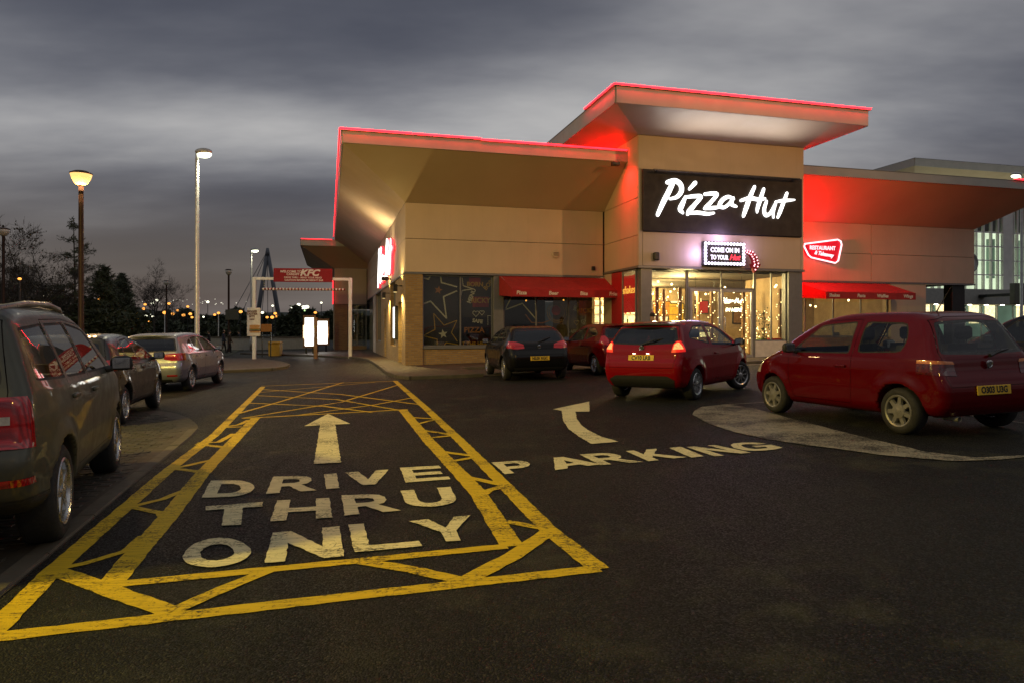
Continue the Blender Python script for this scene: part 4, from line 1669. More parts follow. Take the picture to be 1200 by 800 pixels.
# side sign
y0_, y1_ = LY(462.5, -0.1), LY(443.5, -0.1)
ss = empty('side_sign', B(-0.005, (y0_ + y1_) / 2, 4.70, False), BANG - R(90), 'white script sign with red halo on the panelled side wall', 'sign')
L_ = abs(y1_ - y0_)
for dx_, dy_, k_ in ((0, -0.06, 0),):
    script_mesh(L_ / 980, 0.05, 1.3).build('red_backing', M_['led_red_dim'] if 'led_red_dim' in M_ else emat('led_red_dim', (1.0, 0.03, 0.05), 2.2), ss, smooth=True, loc=(-0.05, -0.07, 0.0))
script_mesh(L_ / 980, 0.05, 0.72).build('script_letters', M_['sign_white'], ss, smooth=True, loc=(-0.05, -0.16, 0.0))

# bulb-framed sign over the doors
ms = empty('marquee_sign', B(LX(849, TY - 0.2), TY, ZD(298.5, LX(849, TY), TY), False), BANG, 'small sign framed with round white bulbs above the entrance doors', 'sign')
mw, mh = (LX(873.5, TY - 0.2) - LX(824.5, TY - 0.2)), ZD(284.5, LX(849, TY), TY) - ZD(312.5, LX(849, TY), TY)
MB().bbox(-mw / 2, mw / 2, -0.20, -0.04, -mh / 2, mh / 2, 0.02).build('cabinet', M_['dark_trim'], ms)
MB().box(-mw / 2 + 0.15, mw / 2 - 0.15, -0.206, -0.2005, -mh / 2 + 0.15, mh / 2 - 0.15).build('face', M_['black'], ms)
bme = MB().ball((0, 0, 0), 0.056, 8, 5).mesh('bulb', M_['bulb_violet_white'], True)
nbx, nby = 13, 7
for i in range(nbx):
    for s in (-1, 1):
        put('bulb', bme, ms, (-mw / 2 + 0.08 + (mw - 0.16) * i / (nbx - 1), -0.225, s * (mh / 2 - 0.08)))
for i in range(1, nby - 1):
    for s in (-1, 1):
        put('bulb', bme, ms, (s * (mw / 2 - 0.08), -0.225, -mh / 2 + 0.08 + (mh - 0.16) * i / (nby - 1)))
text('word', 'COME ON IN', 0.24, M_['text_white_lit'], ms, (0.02, -0.215, 0.13), offset=0.012, sx=0.85)
text('word', 'TO YOUR', 0.23, M_['text_white_lit'], ms, (-0.22, -0.215, -0.15), offset=0.012, sx=0.72)
text('word', 'Hut', 0.28, M_['text_red_lit'], ms, (0.42, -0.215, -0.14), offset=0.012, shear=0.35)
# arrow curling down from it
arrow = []
pts = [(mw / 2 + 0.02, 0.10), (mw / 2 + 0.22, 0.04), (mw / 2 + 0.36, -0.14), (mw / 2 + 0.42, -0.36)]
mb = MB()
wd = [0.06, 0.10, 0.12, 0.13]
lf, rt = [], []
for i, p in enumerate(pts):
    a = Vector(pts[max(i - 1, 0)])
    b2 = Vector(pts[min(i + 1, len(pts) - 1)])
    d = (b2 - a).normalized()
    n_ = Vector((-d.y, d.x))
    lf.append((p[0] + n_.x * wd[i], p[1] + n_.y * wd[i]))
    rt.append((p[0] - n_.x * wd[i], p[1] - n_.y * wd[i]))
e1 = pts[-1]
out = lf + [(e1[0] + 0.20, e1[1] - 0.02), (e1[0] - 0.08, e1[1] - 0.34), (e1[0] - 0.24, e1[1] + 0.0)] + rt[::-1]
P3 = [Vector((p[0], -0.30, p[1])) for p in out]
mb2 = MB()
for t_ in tessellate_polygon([[Vector((p[0], p[1], 0)) for p in out]]):
    mb2.add([P3[i] for i in t_], [(0, 1, 2)])
n = len(P3)
mb2.add(P3 + [p + Vector((0, 0.12, 0)) for p in P3], [(i, (i + 1) % n, n + (i + 1) % n, n + i) for i in range(n)])
mb2.build('arrow', M_['sign_red'], ms)
sb = MB().ball((0, 0, 0), 0.028, 8, 5).mesh('bulb', M_['neon_pink_white'], True)
for i in range(7):
    t_ = i / 6 * (len(pts) - 1)
    k = min(int(t_), len(pts) - 2)
    f = t_ - k
    for s in (-0.5, 0.5):
        p = Vector(lf[k]).lerp(Vector(lf[k + 1]), f) if s < 0 else Vector(rt[k]).lerp(Vector(rt[k + 1]), f)
        c = Vector(pts[k]).lerp(Vector(pts[k + 1]), f)
        q_ = c.lerp(p, 0.6)
        put('bulb', sb, ms, (q_.x, -0.31, q_.y))
for q_ in ((e1[0] + 0.05, e1[1] - 0.1), (e1[0] - 0.1, e1[1] - 0.08), (e1[0] - 0.05, e1[1] - 0.22)):
    put('bulb', sb, ms, (q_[0], -0.31, q_[1]))
lamp_light('marquee_glow', 'POINT', 44, (0.66, 0.50, 1.0), (-mw / 2 - 0.12, -0.42, 0.0), ms, 0.3)
lamp_light('marquee_glow', 'POINT', 44, (0.66, 0.50, 1.0), (-0.1, -0.42, mh / 2 + 0.14), ms, 0.3)
lamp_light('marquee_glow', 'POINT', 12, (0.66, 0.50, 1.0), (mw / 2 + 0.15, -0.32, 0.2), ms, 0.2)

# slanted red neon sign on the far wing
ns = empty('neon_sign', B(LX(964, -0.2), 0, ZD(295, LX(964, 0), 0), False), BANG, 'slanted red sign with white neon outline beside the entrance tower', 'sign')


def UN(x, y):
    lx = LX(x, -0.2)
    return lx - LX(964, -0.2), ZD(y, lx, -0.2) - ZD(295, LX(964, 0), 0)


ol = [UN(*p) for p in ((943.5, 286), (982, 281), (985.5, 283), (986.5, 287), (982.5, 306), (979, 308.5), (951, 302), (947.5, 299), (942.5, 289))]
MB().prism([Vector((p[0], -0.16, p[1])) for p in ol], (0, 0.14, 0)).build('face', M_['neon_red_face'], ns)
MB().tube([Vector((p[0], -0.19, p[1])) for p in ol + ol[:1]], 0.034, 8, caps=False).build('neon_tube', M_['neon_pink_white'], ns, smooth=True)
p = UN(964.5, 291)
text('word', 'RESTAURANT', 0.24, M_['text_white_lit'], ns, (p[0], -0.175, p[1]), offset=0.008, sx=0.92)
p = UN(966, 298)
text('word', '& Takeaway', 0.24, M_['text_white_lit'], ns, (p[0], -0.175, p[1]), offset=0.010, shear=0.3, rot=(R(90), R(7), 0), sx=0.85)


# awnings
def awning(lx0, lx1, proj, zt_, zf, zb, words, label, frontx=None):
    f0, f1 = frontx or (lx0, lx1)
    a = empty('awning', B(lx0, 0, 0, False), BANG, label, 'awning', 'shopfront awnings')
    n = 14
    mb = MB()
    vs, fs = [], []
    for i in range(n + 1):
        t_ = i / n
        xw_, xf_ = (lx1 - lx0) * t_, (f0 - lx0) + (f1 - f0) * t_
        sag = 0.02 * math.sin(t_ * math.pi * 5) ** 2
        vs += [(xw_, -0.03, zt_), ((xw_ + xf_) / 2, -proj / 2, (zt_ + zf) / 2 - sag), (xf_, -proj, zf)]
    for i in range(n):
        for k in range(2):
            fs.append((i * 3 + k, i * 3 + k + 1, i * 3 + k + 4, i * 3 + k + 3))
    mb.add(vs, fs)
    mb.add([(p[0], p[1], p[2] - 0.012) for p in vs], [f_[::-1] for f_ in fs])
    mb.build('canvas', M_['red_canvas'], a, smooth=True)
    for xa, xb in ((0, f0 - lx0), (lx1 - lx0, f1 - lx0)):
        MB().prism([(xa, -0.03, zt_), (xb, -proj, zf), (xb, -proj, zb), (xa, -0.03, zb + 0.1)], (0.006 if xa else -0.006, 0, 0)).build('side_cheek', M_['red_canvas'], a)
    MB().bbox(f0 - lx0, f1 - lx0, -proj - 0.014, -proj - 0.002, zb, zf + 0.01, 0.004).build('valance', M_['red_canvas'], a)
    MB().tube([(f0 - lx0, -proj + 0.02, zf - 0.03), (f1 - lx0, -proj + 0.02, zf - 0.03)], 0.02, 6).build('front_bar', M_['galvanised'], a)
    MB().tube([(0.05, -0.05, zt_ - 0.02), (f0 - lx0 + 0.05, -proj + 0.03, zf - 0.03)], 0.015, 6).build('arm', M_['galvanised'], a)
    MB().tube([(lx1 - lx0 - 0.05, -0.05, zt_ - 0.02), (f1 - lx0 - 0.05, -proj + 0.03, zf - 0.03)], 0.015, 6).build('arm', M_['galvanised'], a)
    for w_, xp in words:
        lx = LX(xp, -proj)
        text('word', w_, 0.2, M_['cream_text'], a, (lx - lx0, -proj - 0.019, (zf + zb) / 2), offset=0.006, shear=0.12)
    return a


pj = 1.25
fz = ZD(339.5, LX(660, -pj), -pj)
awning(LX(585, 0), LX(714, 0), pj, 3.46, fz, ZD(348.5, LX(660, -pj), -pj), [('Pizza', 611), ('Beer', 648.5), ('Bite', 684), ('Fries', 719)],
       'dark red canvas awning above the star covered window', (LX(600, -pj), LX(727, -pj)))
fz = ZD(343, LX(1020, -pj), -pj)
awning(LX(932, 0), LX(1039, 0), pj, 3.46, fz, ZD(351, LX(1020, -pj), -pj), [('Shakes', 977.5), ('Pasta', 1009), ('Waffles', 1034), ('Wings', 1064)],
       'bright red canvas awning below the slanted neon sign', (LX(968, -pj), LX(1073, -pj)))

# ---- inside the entrance
ins = random.Random(11)
ct = empty('serving_counter', B(TX0 + 3.2, 2.6, zg, False), BANG, 'glowing wooden serving counter inside the entrance', 'counter')
MB().bbox(-2.4, 3.2, -0.3, 0.3, 0, 0.98, 0.02).build('front', M_['wood'], ct)
MB().bbox(-2.45, 3.25, -0.36, 0.34, 0.982, 1.03, 0.01).build('top', M_['dark_metal'], ct)
MB().box(-2.3, 3.1, -0.31, -0.302, 0.72, 0.93).build('light_band', M_['counter_glow'], ct)
sh = empty('back_shelf', B(TX0 + 3.4, 5.45, zg, False), BANG, 'tall shelves of bottles lit warm behind the counter', 'shelf')
MB().bbox(-2.6, 2.9, -0.05, 0.1, 0.9, 2.5, 0.01).build('back_panel', M_['counter_glow'], sh)
for k in range(4):
    MB().bbox(-2.6, 2.9, -0.32, -0.055, 0.95 + k * 0.42, 0.985 + k * 0.42, 0.005).build('shelf_board', M_['wood'], sh)
bt = MB().lathe([(0.035, 0), (0.037, 0.17), (0.014, 0.23), (0.014, 0.30)], 8).mesh('bottle', M_['wood'], True)
bt2 = MB().lathe([(0.04, 0), (0.042, 0.14), (0.016, 0.2), (0.015, 0.27)], 8).mesh('bottle', M_['leaf'], True)
bt3 = MB().lathe([(0.035, 0), (0.05, 0.06), (0.05, 0.18), (0.03, 0.2)], 8).mesh('bottle', M_['red_panel'], True)
for k in range(4):
    x = -2.5
    while x < 2.8:
        tag(put('bottle', ins.choice((bt, bt2, bt3)), None, B(TX0 + 3.4 + x, 5.45 - 0.18, zg + 0.986 + k * 0.42, False), (0, 0, 0)), 'small bottle on the lit back shelves', 'bottle', 'bottles on the back shelves')
        x += ins.uniform(0.22, 0.5)


def bulb_lamp(p, r, mat, label, grp, top=3.5):
    e_ = empty('pendant_lamp', p, 0, label, 'lamp', grp)
    MB().ball((0, 0, 0), r, 8, 6).build('bulb', M_[mat], e_, smooth=True)
    MB().lathe([(r * 0.4, r * 0.8), (r * 0.5, r * 1.6), (0.006, r * 1.8), (0.006, max(0.1, top - p[2]))], 6).build('flex', M_['dark_metal'], e_)
    return e_


for i in range(26):
    x, y = ins.uniform(TX0 + 0.6, TX1 - 0.4), ins.uniform(TY + 0.7, 4.6)
    z = ins.uniform(2.85, 3.3)
    bulb_lamp(B(x, y, z, False), 0.045, 'fairy', 'bare warm bulb hanging in the entrance', 'bulbs hanging in the entrance', 3.45)
for i in range(8):
    x, y = ins.uniform(TX1 + 1.5, xw - 0.3), ins.uniform(1.0, 5)
    bulb_lamp(B(x, y, ins.uniform(2.3, 2.9), False), 0.05, 'fairy', 'bare warm bulb hanging behind the bright awning window', 'bulbs behind the far window', 3.44)
for i in range(5):
    bulb_lamp(B(1.6 + i * 1.5, 3.5 + (i % 2), 2.7, False), 0.04, 'sodium_far', 'dim bulb hanging behind the star covered window', 'bulbs behind the star window', 3.44)
lamp_light('room_glow', 'POINT', 1000, (1.0, 0.74, 0.32), B(TX0 + 3.2, -0.6, 3.0, False), None, 0.5)
lamp_light('room_glow', 'POINT', 1300, (1.0, 0.74, 0.32), B(TX0 + 3.6, 3.6, 3.0, False), None, 0.5)
lamp_light('room_glow', 'POINT', 110, (1.0, 0.66, 0.32), B(TX1 + 3.0, 2.6, 2.9, False), None, 0.4)
lamp_light('room_glow', 'POINT', 14, (1.0, 0.72, 0.34), B(4.0, 3.6, 2.5, False), None, 0.3)


def table_set(lx, ly, lab):
    p = B(lx, ly, zg, False)
    t_ = empty('dining_table', p, BANG, 'wooden dining table ' + lab, 'table', 'dining tables inside')
    MB().bbox(-0.45, 0.45, -0.35, 0.35, 0.72, 0.76, 0.01).build('table_top', M_['wood'], t_)
    MB().lathe([(0.22, 0), (0.22, 0.03), (0.04, 0.05), (0.04, 0.718)], 10).build('pedestal', M_['dark_metal'], t_)
    for s in (-1, 1):
        c = empty('dining_chair', B(lx + s * 0.72, ly, zg, False), BANG + (0 if s > 0 else R(180)), 'dark dining chair ' + lab, 'chair', 'dining chairs inside')
        MB().bbox(-0.2, 0.2, -0.2, 0.2, 0.43, 0.47, 0.01).build('seat', M_['wood'], c)
        MB().bbox(0.17, 0.205, -0.2, 0.2, 0.472, 0.92, 0.01).build('backrest', M_['dark_trim'], c)
        for ax in (-0.17, 0.17):
            for ay in (-0.17, 0.17):
                MB().box(ax - 0.015, ax + 0.015, ay - 0.015, ay + 0.015, 0, 0.429).build('leg', M_['dark_metal'], c)


table_set(TX0 + 1.5, -1.2, 'inside the entrance window')
table_set(TX1 + 2.6, 2.0, 'behind the bright awning window')
table_set(TX1 + 5.4, 2.4, 'behind the bright awning window')
# fairy-lit plant and red crates in the narrow window
pl = empty('fairy_lit_plant', B(LX(895, GY + 0.8), GY + 0.8, zg, False), BANG, 'potted plant wound with fairy lights in the entrance window', 'plant')
MB().lathe([(0.16, 0), (0.2, 0.35), (0.21, 0.4)], 12).build('pot', M_['wood'], pl)
mb = MB()
for i in range(150):
    a, h = ins.uniform(0, 6.28), ins.uniform(0.4, 1.9)
    r_ = ins.uniform(0.05, 0.3) * (1.1 - abs(h - 1.1) / 1.5)
    c = Vector((r_ * math.cos(a), r_ * math.sin(a), h))
    d = Vector((ins.uniform(-1, 1), ins.uniform(-1, 1), ins.uniform(-.4, 1))).normalized() * 0.12
    n_ = d.cross(Vector((ins.uniform(-1, 1), 0.3, 0.5))).normalized() * 0.03
    mb.quad(c, c + d * 0.5 + n_, c + d, c + d * 0.5 - n_)
tag(mb.build('foliage', M_['leaf'], pl), kind='stuff')
MB().tube([(0, 0, 0.3), (0.03, 0, 1.0), (0, 0.02, 1.8)], [0.03, 0.02, 0.008], 6).build('stem', M_['bark'], pl)
fb = MB().ball((0, 0, 0), 0.018, 6, 4).mesh('fairy_bulb', M_['fairy'])
for i in range(34):
    a, h = ins.uniform(0, 6.28), ins.uniform(0.6, 1.9)
    put('fairy_bulb', fb, pl, (0.27 * math.cos(a), 0.27 * math.sin(a), h))
bs = empty('bench_seat', B(LX(903, GY + 0.45), GY + 0.45, zg, False), BANG, 'low red and green upholstered bench inside the narrow entrance window', 'bench')
MB().bbox(-0.55, -0.25, -0.18, 0.18, 0.55, 0.72, 0.03).build('cushion', M_['lettuce'], bs)
MB().bbox(-0.24, 0.5, -0.18, 0.18, 0.55, 0.72, 0.03).build('cushion', M_['red_panel'], bs)
MB().bbox(-0.55, 0.5, -0.16, 0.16, 0, 0.549, 0.01).build('base', M_['wood'], bs)
# neon script in the door
nn = empty('neon_script', B(LX(858, GY + 0.5), GY + 0.5, ZD(352, LX(858, GY), GY), False), BANG, 'yellowish white neon script hanging behind the entrance doors', 'sign')
script_mesh(1.05 / 900, 0.02, 0.6).build('neon_tubes', M_['neon_warm'], nn, smooth=True)
text('neon_word', 'IN HERE', 0.2, M_['neon_warm'], nn, (0.05, -0.02, -0.36), shear=0.2)
MB().box(-0.5, 0.5, 0.04, 0.06, 0.33, 0.36).build('hanging_bar', M_['dark_metal'], nn)
for xq in (-0.45, 0.45):
    MB().tube([(xq, 0.05, 0.36), (xq, 0.05, 3.45 - nn.location.z)], 0.006, 5).build('hanging_wire', M_['dark_metal'], nn)

# strings of fairy lights wound down the posts inside
def garland(p, z0, z1, seed, n=26, r=0.12, label='string of fairy lights wound round a post inside the entrance'):
    g_ = random.Random(seed)
    e_ = empty('fairy_light_string', p, BANG, label, 'light string', 'fairy light strings inside the entrance')
    pts = []
    for i in range(n):
        a = i * 1.1 + g_.uniform(-.3, .3)
        rr = r * g_.uniform(0.7, 1.2)
        pts.append(Vector((rr * math.cos(a), rr * math.sin(a), z0 + (z1 - z0) * i / (n - 1))))
    MB().tube(pts, 0.005, 4).build('wire', M_['dark_metal'], e_)
    for q_ in pts:
        put('fairy_bulb', fb, e_, q_)
    MB().lathe([(r * 0.6, z0 - 0.3), (r * 0.6, z1 + 0.2)], 8).build('post', M_['wood'], e_)
    return e_


for i, (xp, ly) in enumerate(((770, TY + 1.0), (778, TY + 2.2), (797, TY + 1.2), (818, TY + 2.6), (834, TY + 1.6), (871, TY + 1.3), (879, TY + 2.4), (914, TY + 0.9))):
    garland(B(LX(xp, ly), ly, zg, False), 0.35, 2.5, 40 + i)
# framed pictures and a partition inside
for i, (xp, zc_, w_, h_, mt) in enumerate(((775, 2.1, 0.9, 0.7, 'vinyl_orange'), (792, 1.9, 0.8, 0.9, 'vinyl_yellow'), (822, 2.2, 0.7, 0.6, 'red_panel'), (868, 1.8, 0.9, 0.8, 'wood'), (905, 2.0, 0.8, 1.0, 'dark_metal'))):
    ly = 5.57 if i in (3, 4) else 5.2
    e_ = empty('wall_picture', B(LX(xp, ly), ly, zg + zc_, False), BANG, 'framed picture on the inner wall, ' + ['orange', 'yellow', 'red', 'wooden', 'black'][i], 'picture', 'pictures inside')
    MB().bbox(-w_ / 2 - 0.05, w_ / 2 + 0.05, -0.04, 0.02, -h_ / 2 - 0.05, h_ / 2 + 0.05, 0.01).build('frame', M_['dark_metal'], e_)
    MB().box(-w_ / 2, w_ / 2, -0.048, -0.041, -h_ / 2, h_ / 2).build('print', M_[mt], e_)

# ================================================================== solid shapes from distance fields
def surface_net(F, lo, h):
    """vectorised surface nets: F negative inside; returns verts, quads"""
    nx, ny, nz = F.shape
    s = F < 0
    acc = np.zeros((nx - 1, ny - 1, nz - 1, 3))
    cnt = np.zeros((nx - 1, ny - 1, nz - 1))
    offs = [(i, j, k) for i in (0, 1) for j in (0, 1) for k in (0, 1)]

    def sub(A, o):
        return A[o[0]:nx - 1 + o[0], o[1]:ny - 1 + o[1], o[2]:nz - 1 + o[2]]
    for a in offs:
        for ax in range(3):
            if a[ax]:
                continue
            b2 = list(a)
            b2[ax] = 1
            fa, fb = sub(F, a), sub(F, b2)
            cr = (fa < 0) != (fb < 0)
            t_ = np.where(cr, fa / np.where(cr, fa - fb, 1.0), 0)
            for c in range(3):
                acc[..., c] += np.where(cr, a[c] + (t_ if c == ax else 0), 0)
            cnt += cr
    act = cnt > 0
    idx = -np.ones(act.shape, int)
    idx[act] = np.arange(act.sum())
    cell = np.argwhere(act)
    v = (cell + acc[act] / cnt[act][:, None]) * h + np.array(lo)
    quads = []
    for ax in range(3):
        o1, o2 = [(1, 2), (2, 0), (0, 1)][ax]
        sl_a = [slice(None)] * 3
        sl_b = [slice(None)] * 3
        sl_a[ax] = slice(0, F.shape[ax] - 1)
        sl_b[ax] = slice(1, F.shape[ax])
        sa, sb = s[tuple(sl_a)], s[tuple(sl_b)]
        ch = np.argwhere(sa != sb)
        lim = np.array(act.shape)
        d1, d2 = np.zeros(3, int), np.zeros(3, int)
        d1[o1], d2[o2] = 1, 1
        ok = (ch[:, o1] > 0) & (ch[:, o2] > 0) & (ch[:, o1] < lim[o1]) & (ch[:, o2] < lim[o2])
        ch = ch[ok]
        flip = sa[tuple(ch.T)]
        q_ = np.stack([idx[tuple((ch - d1 - d2).T)], idx[tuple((ch - d2).T)], idx[tuple(ch.T)], idx[tuple((ch - d1).T)]], 1)
        q_[~flip] = q_[~flip][:, ::-1]
        quads.append(q_)
    return v, np.concatenate(quads)


def newton(fn, v, it=2, e=1e-3):
    for _ in range(it):
        d = fn(v)
        g = np.stack([(fn(v + np.eye(3)[i] * e) - d) / e for i in range(3)], 1)
        v = v - g * np.clip(d / np.maximum((g ** 2).sum(1), 0.2), -0.03, 0.03)[:, None]
    return v


def grads(fn, v, e=3e-3):
    d = fn(v)
    g = np.stack([(fn(v + np.eye(3)[i] * e) - d) for i in range(3)], 1)
    return g / np.maximum(np.linalg.norm(g, axis=1), 1e-9)[:, None]


def smax(a, b2, k):
    h = np.clip(0.5 - 0.5 * (a - b2) / k, 0, 1)
    return a * (1 - h) + b2 * h + k * h * (1 - h)


def smin(a, b2, k):
    return -smax(-a, -b2, k)


def cr_closed(P, n=5):
    """smooth closed curve through points"""
    P = np.array(P, float)
    m_ = len(P)
    out = []
    for i in range(m_):
        p0, p1, p2, p3 = P[i - 1], P[i], P[(i + 1) % m_], P[(i + 2) % m_]
        L = np.linalg.norm(p2 - p1) * 0.85
        ta = (p2 - p0) / max(1e-6, np.linalg.norm(p2 - p0)) * L
        tb = (p3 - p1) / max(1e-6, np.linalg.norm(p3 - p1)) * L
        for j in range(n):
            t_ = j / n
            out.append(p1 * (2 * t_ ** 3 - 3 * t_ ** 2 + 1) + p2 * (3 * t_ ** 2 - 2 * t_ ** 3) + ta * (t_ ** 3 - 2 * t_ ** 2 + t_) + tb * (t_ ** 3 - t_ ** 2))
    return np.array(out)


def poly_sdf(P, q_):
    """signed distance of points q (n,2) to polygon P"""
    d = np.full(len(q_), 1e9)
    s = np.ones(len(q_))
    n = len(P)
    for i in range(n):
        a, b2 = P[i], P[i - 1]
        e_ = b2 - a
        w = q_ - a
        t_ = np.clip((w @ e_) / max(e_ @ e_, 1e-12), 0, 1)
        bb = w - t_[:, None] * e_
        d = np.minimum(d, (bb ** 2).sum(1))
        c1, c2 = q_[:, 1] >= a[1], q_[:, 1] < b2[1]
        c3 = e_[0] * w[:, 1] > e_[1] * w[:, 0]
        fl = (c1 & c2 & c3) | (~c1 & ~c2 & ~c3)
        s = np.where(fl, -s, s)
    return s * np.sqrt(d)


CAR_H = 0.036


class Body:
    """car body: side outline, cross-section widths and plan taper"""

    def __init__(s, sp):
        s.sp = sp
        s.P = cr_closed(sp['side'], 3)
        zk, wk = zip(*sp['wz'])
        s.zk, s.wk = np.array(zk), np.array(wk)
        s.x0, s.x1 = s.P[:, 0].min(), s.P[:, 0].max()
        s.zt = s.P[:, 1].max()
        # smooth width profile
        zf = np.linspace(0, 2, 401)
        wf = np.interp(zf, s.zk, s.wk)
        ker = np.hanning(sp.get('wsm', 17))
        ker /= ker.sum()
        pad = len(ker) // 2
        wf = np.convolve(np.pad(wf, pad, mode='edge'), ker, 'valid')
        s.zf, s.wf = zf, wf

    def half(s, x, z):
        sp = s.sp
        w = np.interp(z, s.zf, s.wf)
        # plan taper towards nose and tail
        tail = np.clip((s.x0 + 0.75 - x) / 0.75, 0, 1)
        nose = np.clip((x - (s.x1 - 1.0)) / 1.0, 0, 1)
        pf = 1 - sp.get('tail', 0.09) * tail ** 2 - sp.get('nose', 0.16) * nose ** 2.2
        # flares round the arches
        fl = 0
        for ax in (-sp['wb'] / 2, sp['wb'] / 2):
            r_ = np.hypot(x - ax, z - sp['wr'])
            fl = fl + sp.get('flare', 0.02) * np.exp(-((r_ - sp['ar'] - 0.02) / 0.085) ** 2)
        return w * pf + fl * (z < 0.95)

    def fn(s, v):
        x, y, z = v[:, 0], v[:, 1], v[:, 2]
        d1 = poly_sdf(s.P, v[:, [0, 2]])
        d2 = (np.abs(y) - s.half(x, z)) * 0.93
        d = smax(d1, d2, s.sp.get('k', 0.11))
        for ax in (-s.sp['wb'] / 2, s.sp['wb'] / 2):
            r_ = np.hypot(x - ax, z - s.sp['wr']) - s.sp['ar']
            c = np.maximum(r_, (s.sp['W'] / 2 - 0.30) - np.abs(y))
            d = np.maximum(d, -c)
        return d

    def make(s):
        h = CAR_H
        lo = (s.x0 - 3 * h, -s.sp['W'] / 2 - 5 * h, 0.10)
        n = [int((s.x1 - s.x0) / h) + 7, int((s.sp['W'] + 10 * h) / h) + 1, int((s.zt - 0.1) / h) + 5]
        X, Y, Z = [lo[i] + h * np.arange(n[i]) for i in range(3)]
        g = np.stack(np.meshgrid(X, Y, Z, indexing='ij'), -1).reshape(-1, 3)
        gx, gzz = np.meshgrid(X, Z, indexing='ij')
        d1 = poly_sdf(s.P, np.stack([gx.ravel(), gzz.ravel()], 1)).reshape(n[0], 1, n[2])
        hw = s.half(gx.ravel(), gzz.ravel()).reshape(n[0], 1, n[2])
        d2 = (np.abs(Y)[None, :, None] - hw) * 0.93
        d = smax(np.broadcast_to(d1, d2.shape), d2, s.sp.get('k', 0.11))
        for ax in (-s.sp['wb'] / 2, s.sp['wb'] / 2):
            r_ = (np.hypot(gx - ax, gzz - s.sp['wr']) - s.sp['ar']).reshape(n[0], 1, n[2])
            c = np.maximum(r_, ((s.sp['W'] / 2 - 0.30) - np.abs(Y))[None, :, None])
            d = np.maximum(d, -c)
        v, q_ = surface_net(d, lo, h)
        v = newton(s.fn, v, 2)
        return v, q_


def planes2(poly, axis, sgn=1):
    """half-spaces of a convex polygon drawn in the side (x,z) or end (y,z) view"""
    poly = [np.array(p, float) for p in poly]
    area = sum(poly[i][0] * poly[(i + 1) % len(poly)][1] - poly[(i + 1) % len(poly)][0] * poly[i][1] for i in range(len(poly)))
    if area < 0:
        poly = poly[::-1]
    out = []
    n = len(poly)
    for i in range(n):
        a, b2 = poly[i], poly[(i + 1) % n]
        e_ = b2 - a
        nn = np.array([e_[1], -e_[0]]) / max(np.hypot(*e_), 1e-9)
        if axis == 'side':
            out.append((Vector((a[0], 0, a[1])), Vector((nn[0], 0, nn[1]))))
        elif axis == 'end':
            out.append((Vector((0, a[0] * sgn, a[1])), Vector((0, nn[0] * sgn, nn[1]))))
        else:
            out.append((Vector((a[0], a[1], 0)), Vector((nn[0], nn[1], 0))))
    return out


def roundpoly(P, r=0.05):
    """convex polygon with its corners cut twice"""
    P = [Vector(p) for p in P]
    out = []
    n = len(P)
    for i in range(n):
        a, b2, c = P[i - 1], P[i], P[(i + 1) % n]
        da, dc = (a - b2), (c - b2)
        ra, rc = min(r, da.length * 0.4), min(r, dc.length * 0.4)
        pa, pc = b2 + da.normalized() * ra, b2 + dc.normalized() * rc
        mid = (pa + pc) / 2 * 0.42 + b2 * 0.58
        out += [pa, mid, pc]
    return [tuple(p) for p in out]


def shift(planes, d):
    return [(p - n * d, n) for p, n in planes]


def carve(bm, planes, pred):
    cand = []
    for f in bm.faces:
        c = f.calc_center_median()
        if pred(c, f.normal) and all((c - p).dot(n) < 0.08 for p, n in planes):
            cand.append(f)
    for p, n in planes:
        if not cand:
            return None
        geom = set(cand)
        for f in cand:
            geom.update(f.edges)
            geom.update(f.verts)
        r_ = bmesh.ops.bisect_plane(bm, geom=list(geom), dist=1e-5, plane_co=p, plane_no=n)
        cand = [g for g in r_['geom'] if isinstance(g, bmesh.types.BMFace)]
    ins_ = [f for f in cand if all((f.calc_center_median() - p).dot(n) < 1e-5 for p, n in planes)]
    if not ins_:
        return None
    nb = bmesh.new()
    mp_ = {}
    for f in ins_:
        vs = []
        for v_ in f.verts:
            if v_ not in mp_:
                mp_[v_] = nb.verts.new(v_.co)
            vs.append(mp_[v_])
        try:
            nb.faces.new(vs)
        except ValueError:
            pass
    bmesh.ops.delete(bm, geom=ins_, context='FACES')
    nb.normal_update()
    bm.normal_update()
    return nb


def take_faces(bm, pred):
    sel = [f for f in bm.faces if pred(f.calc_center_median(), f.normal)]
    nb = bmesh.new()
    mp_ = {}
    for f in sel:
        vs = []
        for v_ in f.verts:
            if v_ not in mp_:
                mp_[v_] = nb.verts.new(v_.co)
            vs.append(mp_[v_])
        nb.faces.new(vs)
    bmesh.ops.delete(bm, geom=sel, context='FACES')
    nb.normal_update()
    return nb


def give_faces(src, dst):
    mp_ = {}
    for f in src.faces:
        vs = []
        for v_ in f.verts:
            if v_ not in mp_:
                mp_[v_] = dst.verts.new(v_.co)
            vs.append(mp_[v_])
        try:
            dst.faces.new(vs)
        except ValueError:
            pass
    src.free()


def bm_to_mesh(bm, name, mat, body=None, push=0.0):
    me = bpy.data.meshes.new(name)
    lv = [v_ for v_ in bm.verts if not v_.link_faces]
    if lv:
        bmesh.ops.delete(bm, geom=lv, context='VERTS')
    if body is not None and len(bm.verts):
        co = np.array([v_.co[:] for v_ in bm.verts])
        g = grads(body.fn, co)
        if push:
            for v_, gg in zip(bm.verts, g):
                v_.co += Vector(gg) * push
    bm.to_mesh(me)
    bm.free()
    me.materials.append(mat)
    me.polygons.foreach_set('use_smooth', [True] * len(me.polygons))
    if body is not None and len(me.vertices):
        me.normals_split_custom_set_from_vertices([tuple(n_) for n_ in g])
    return me


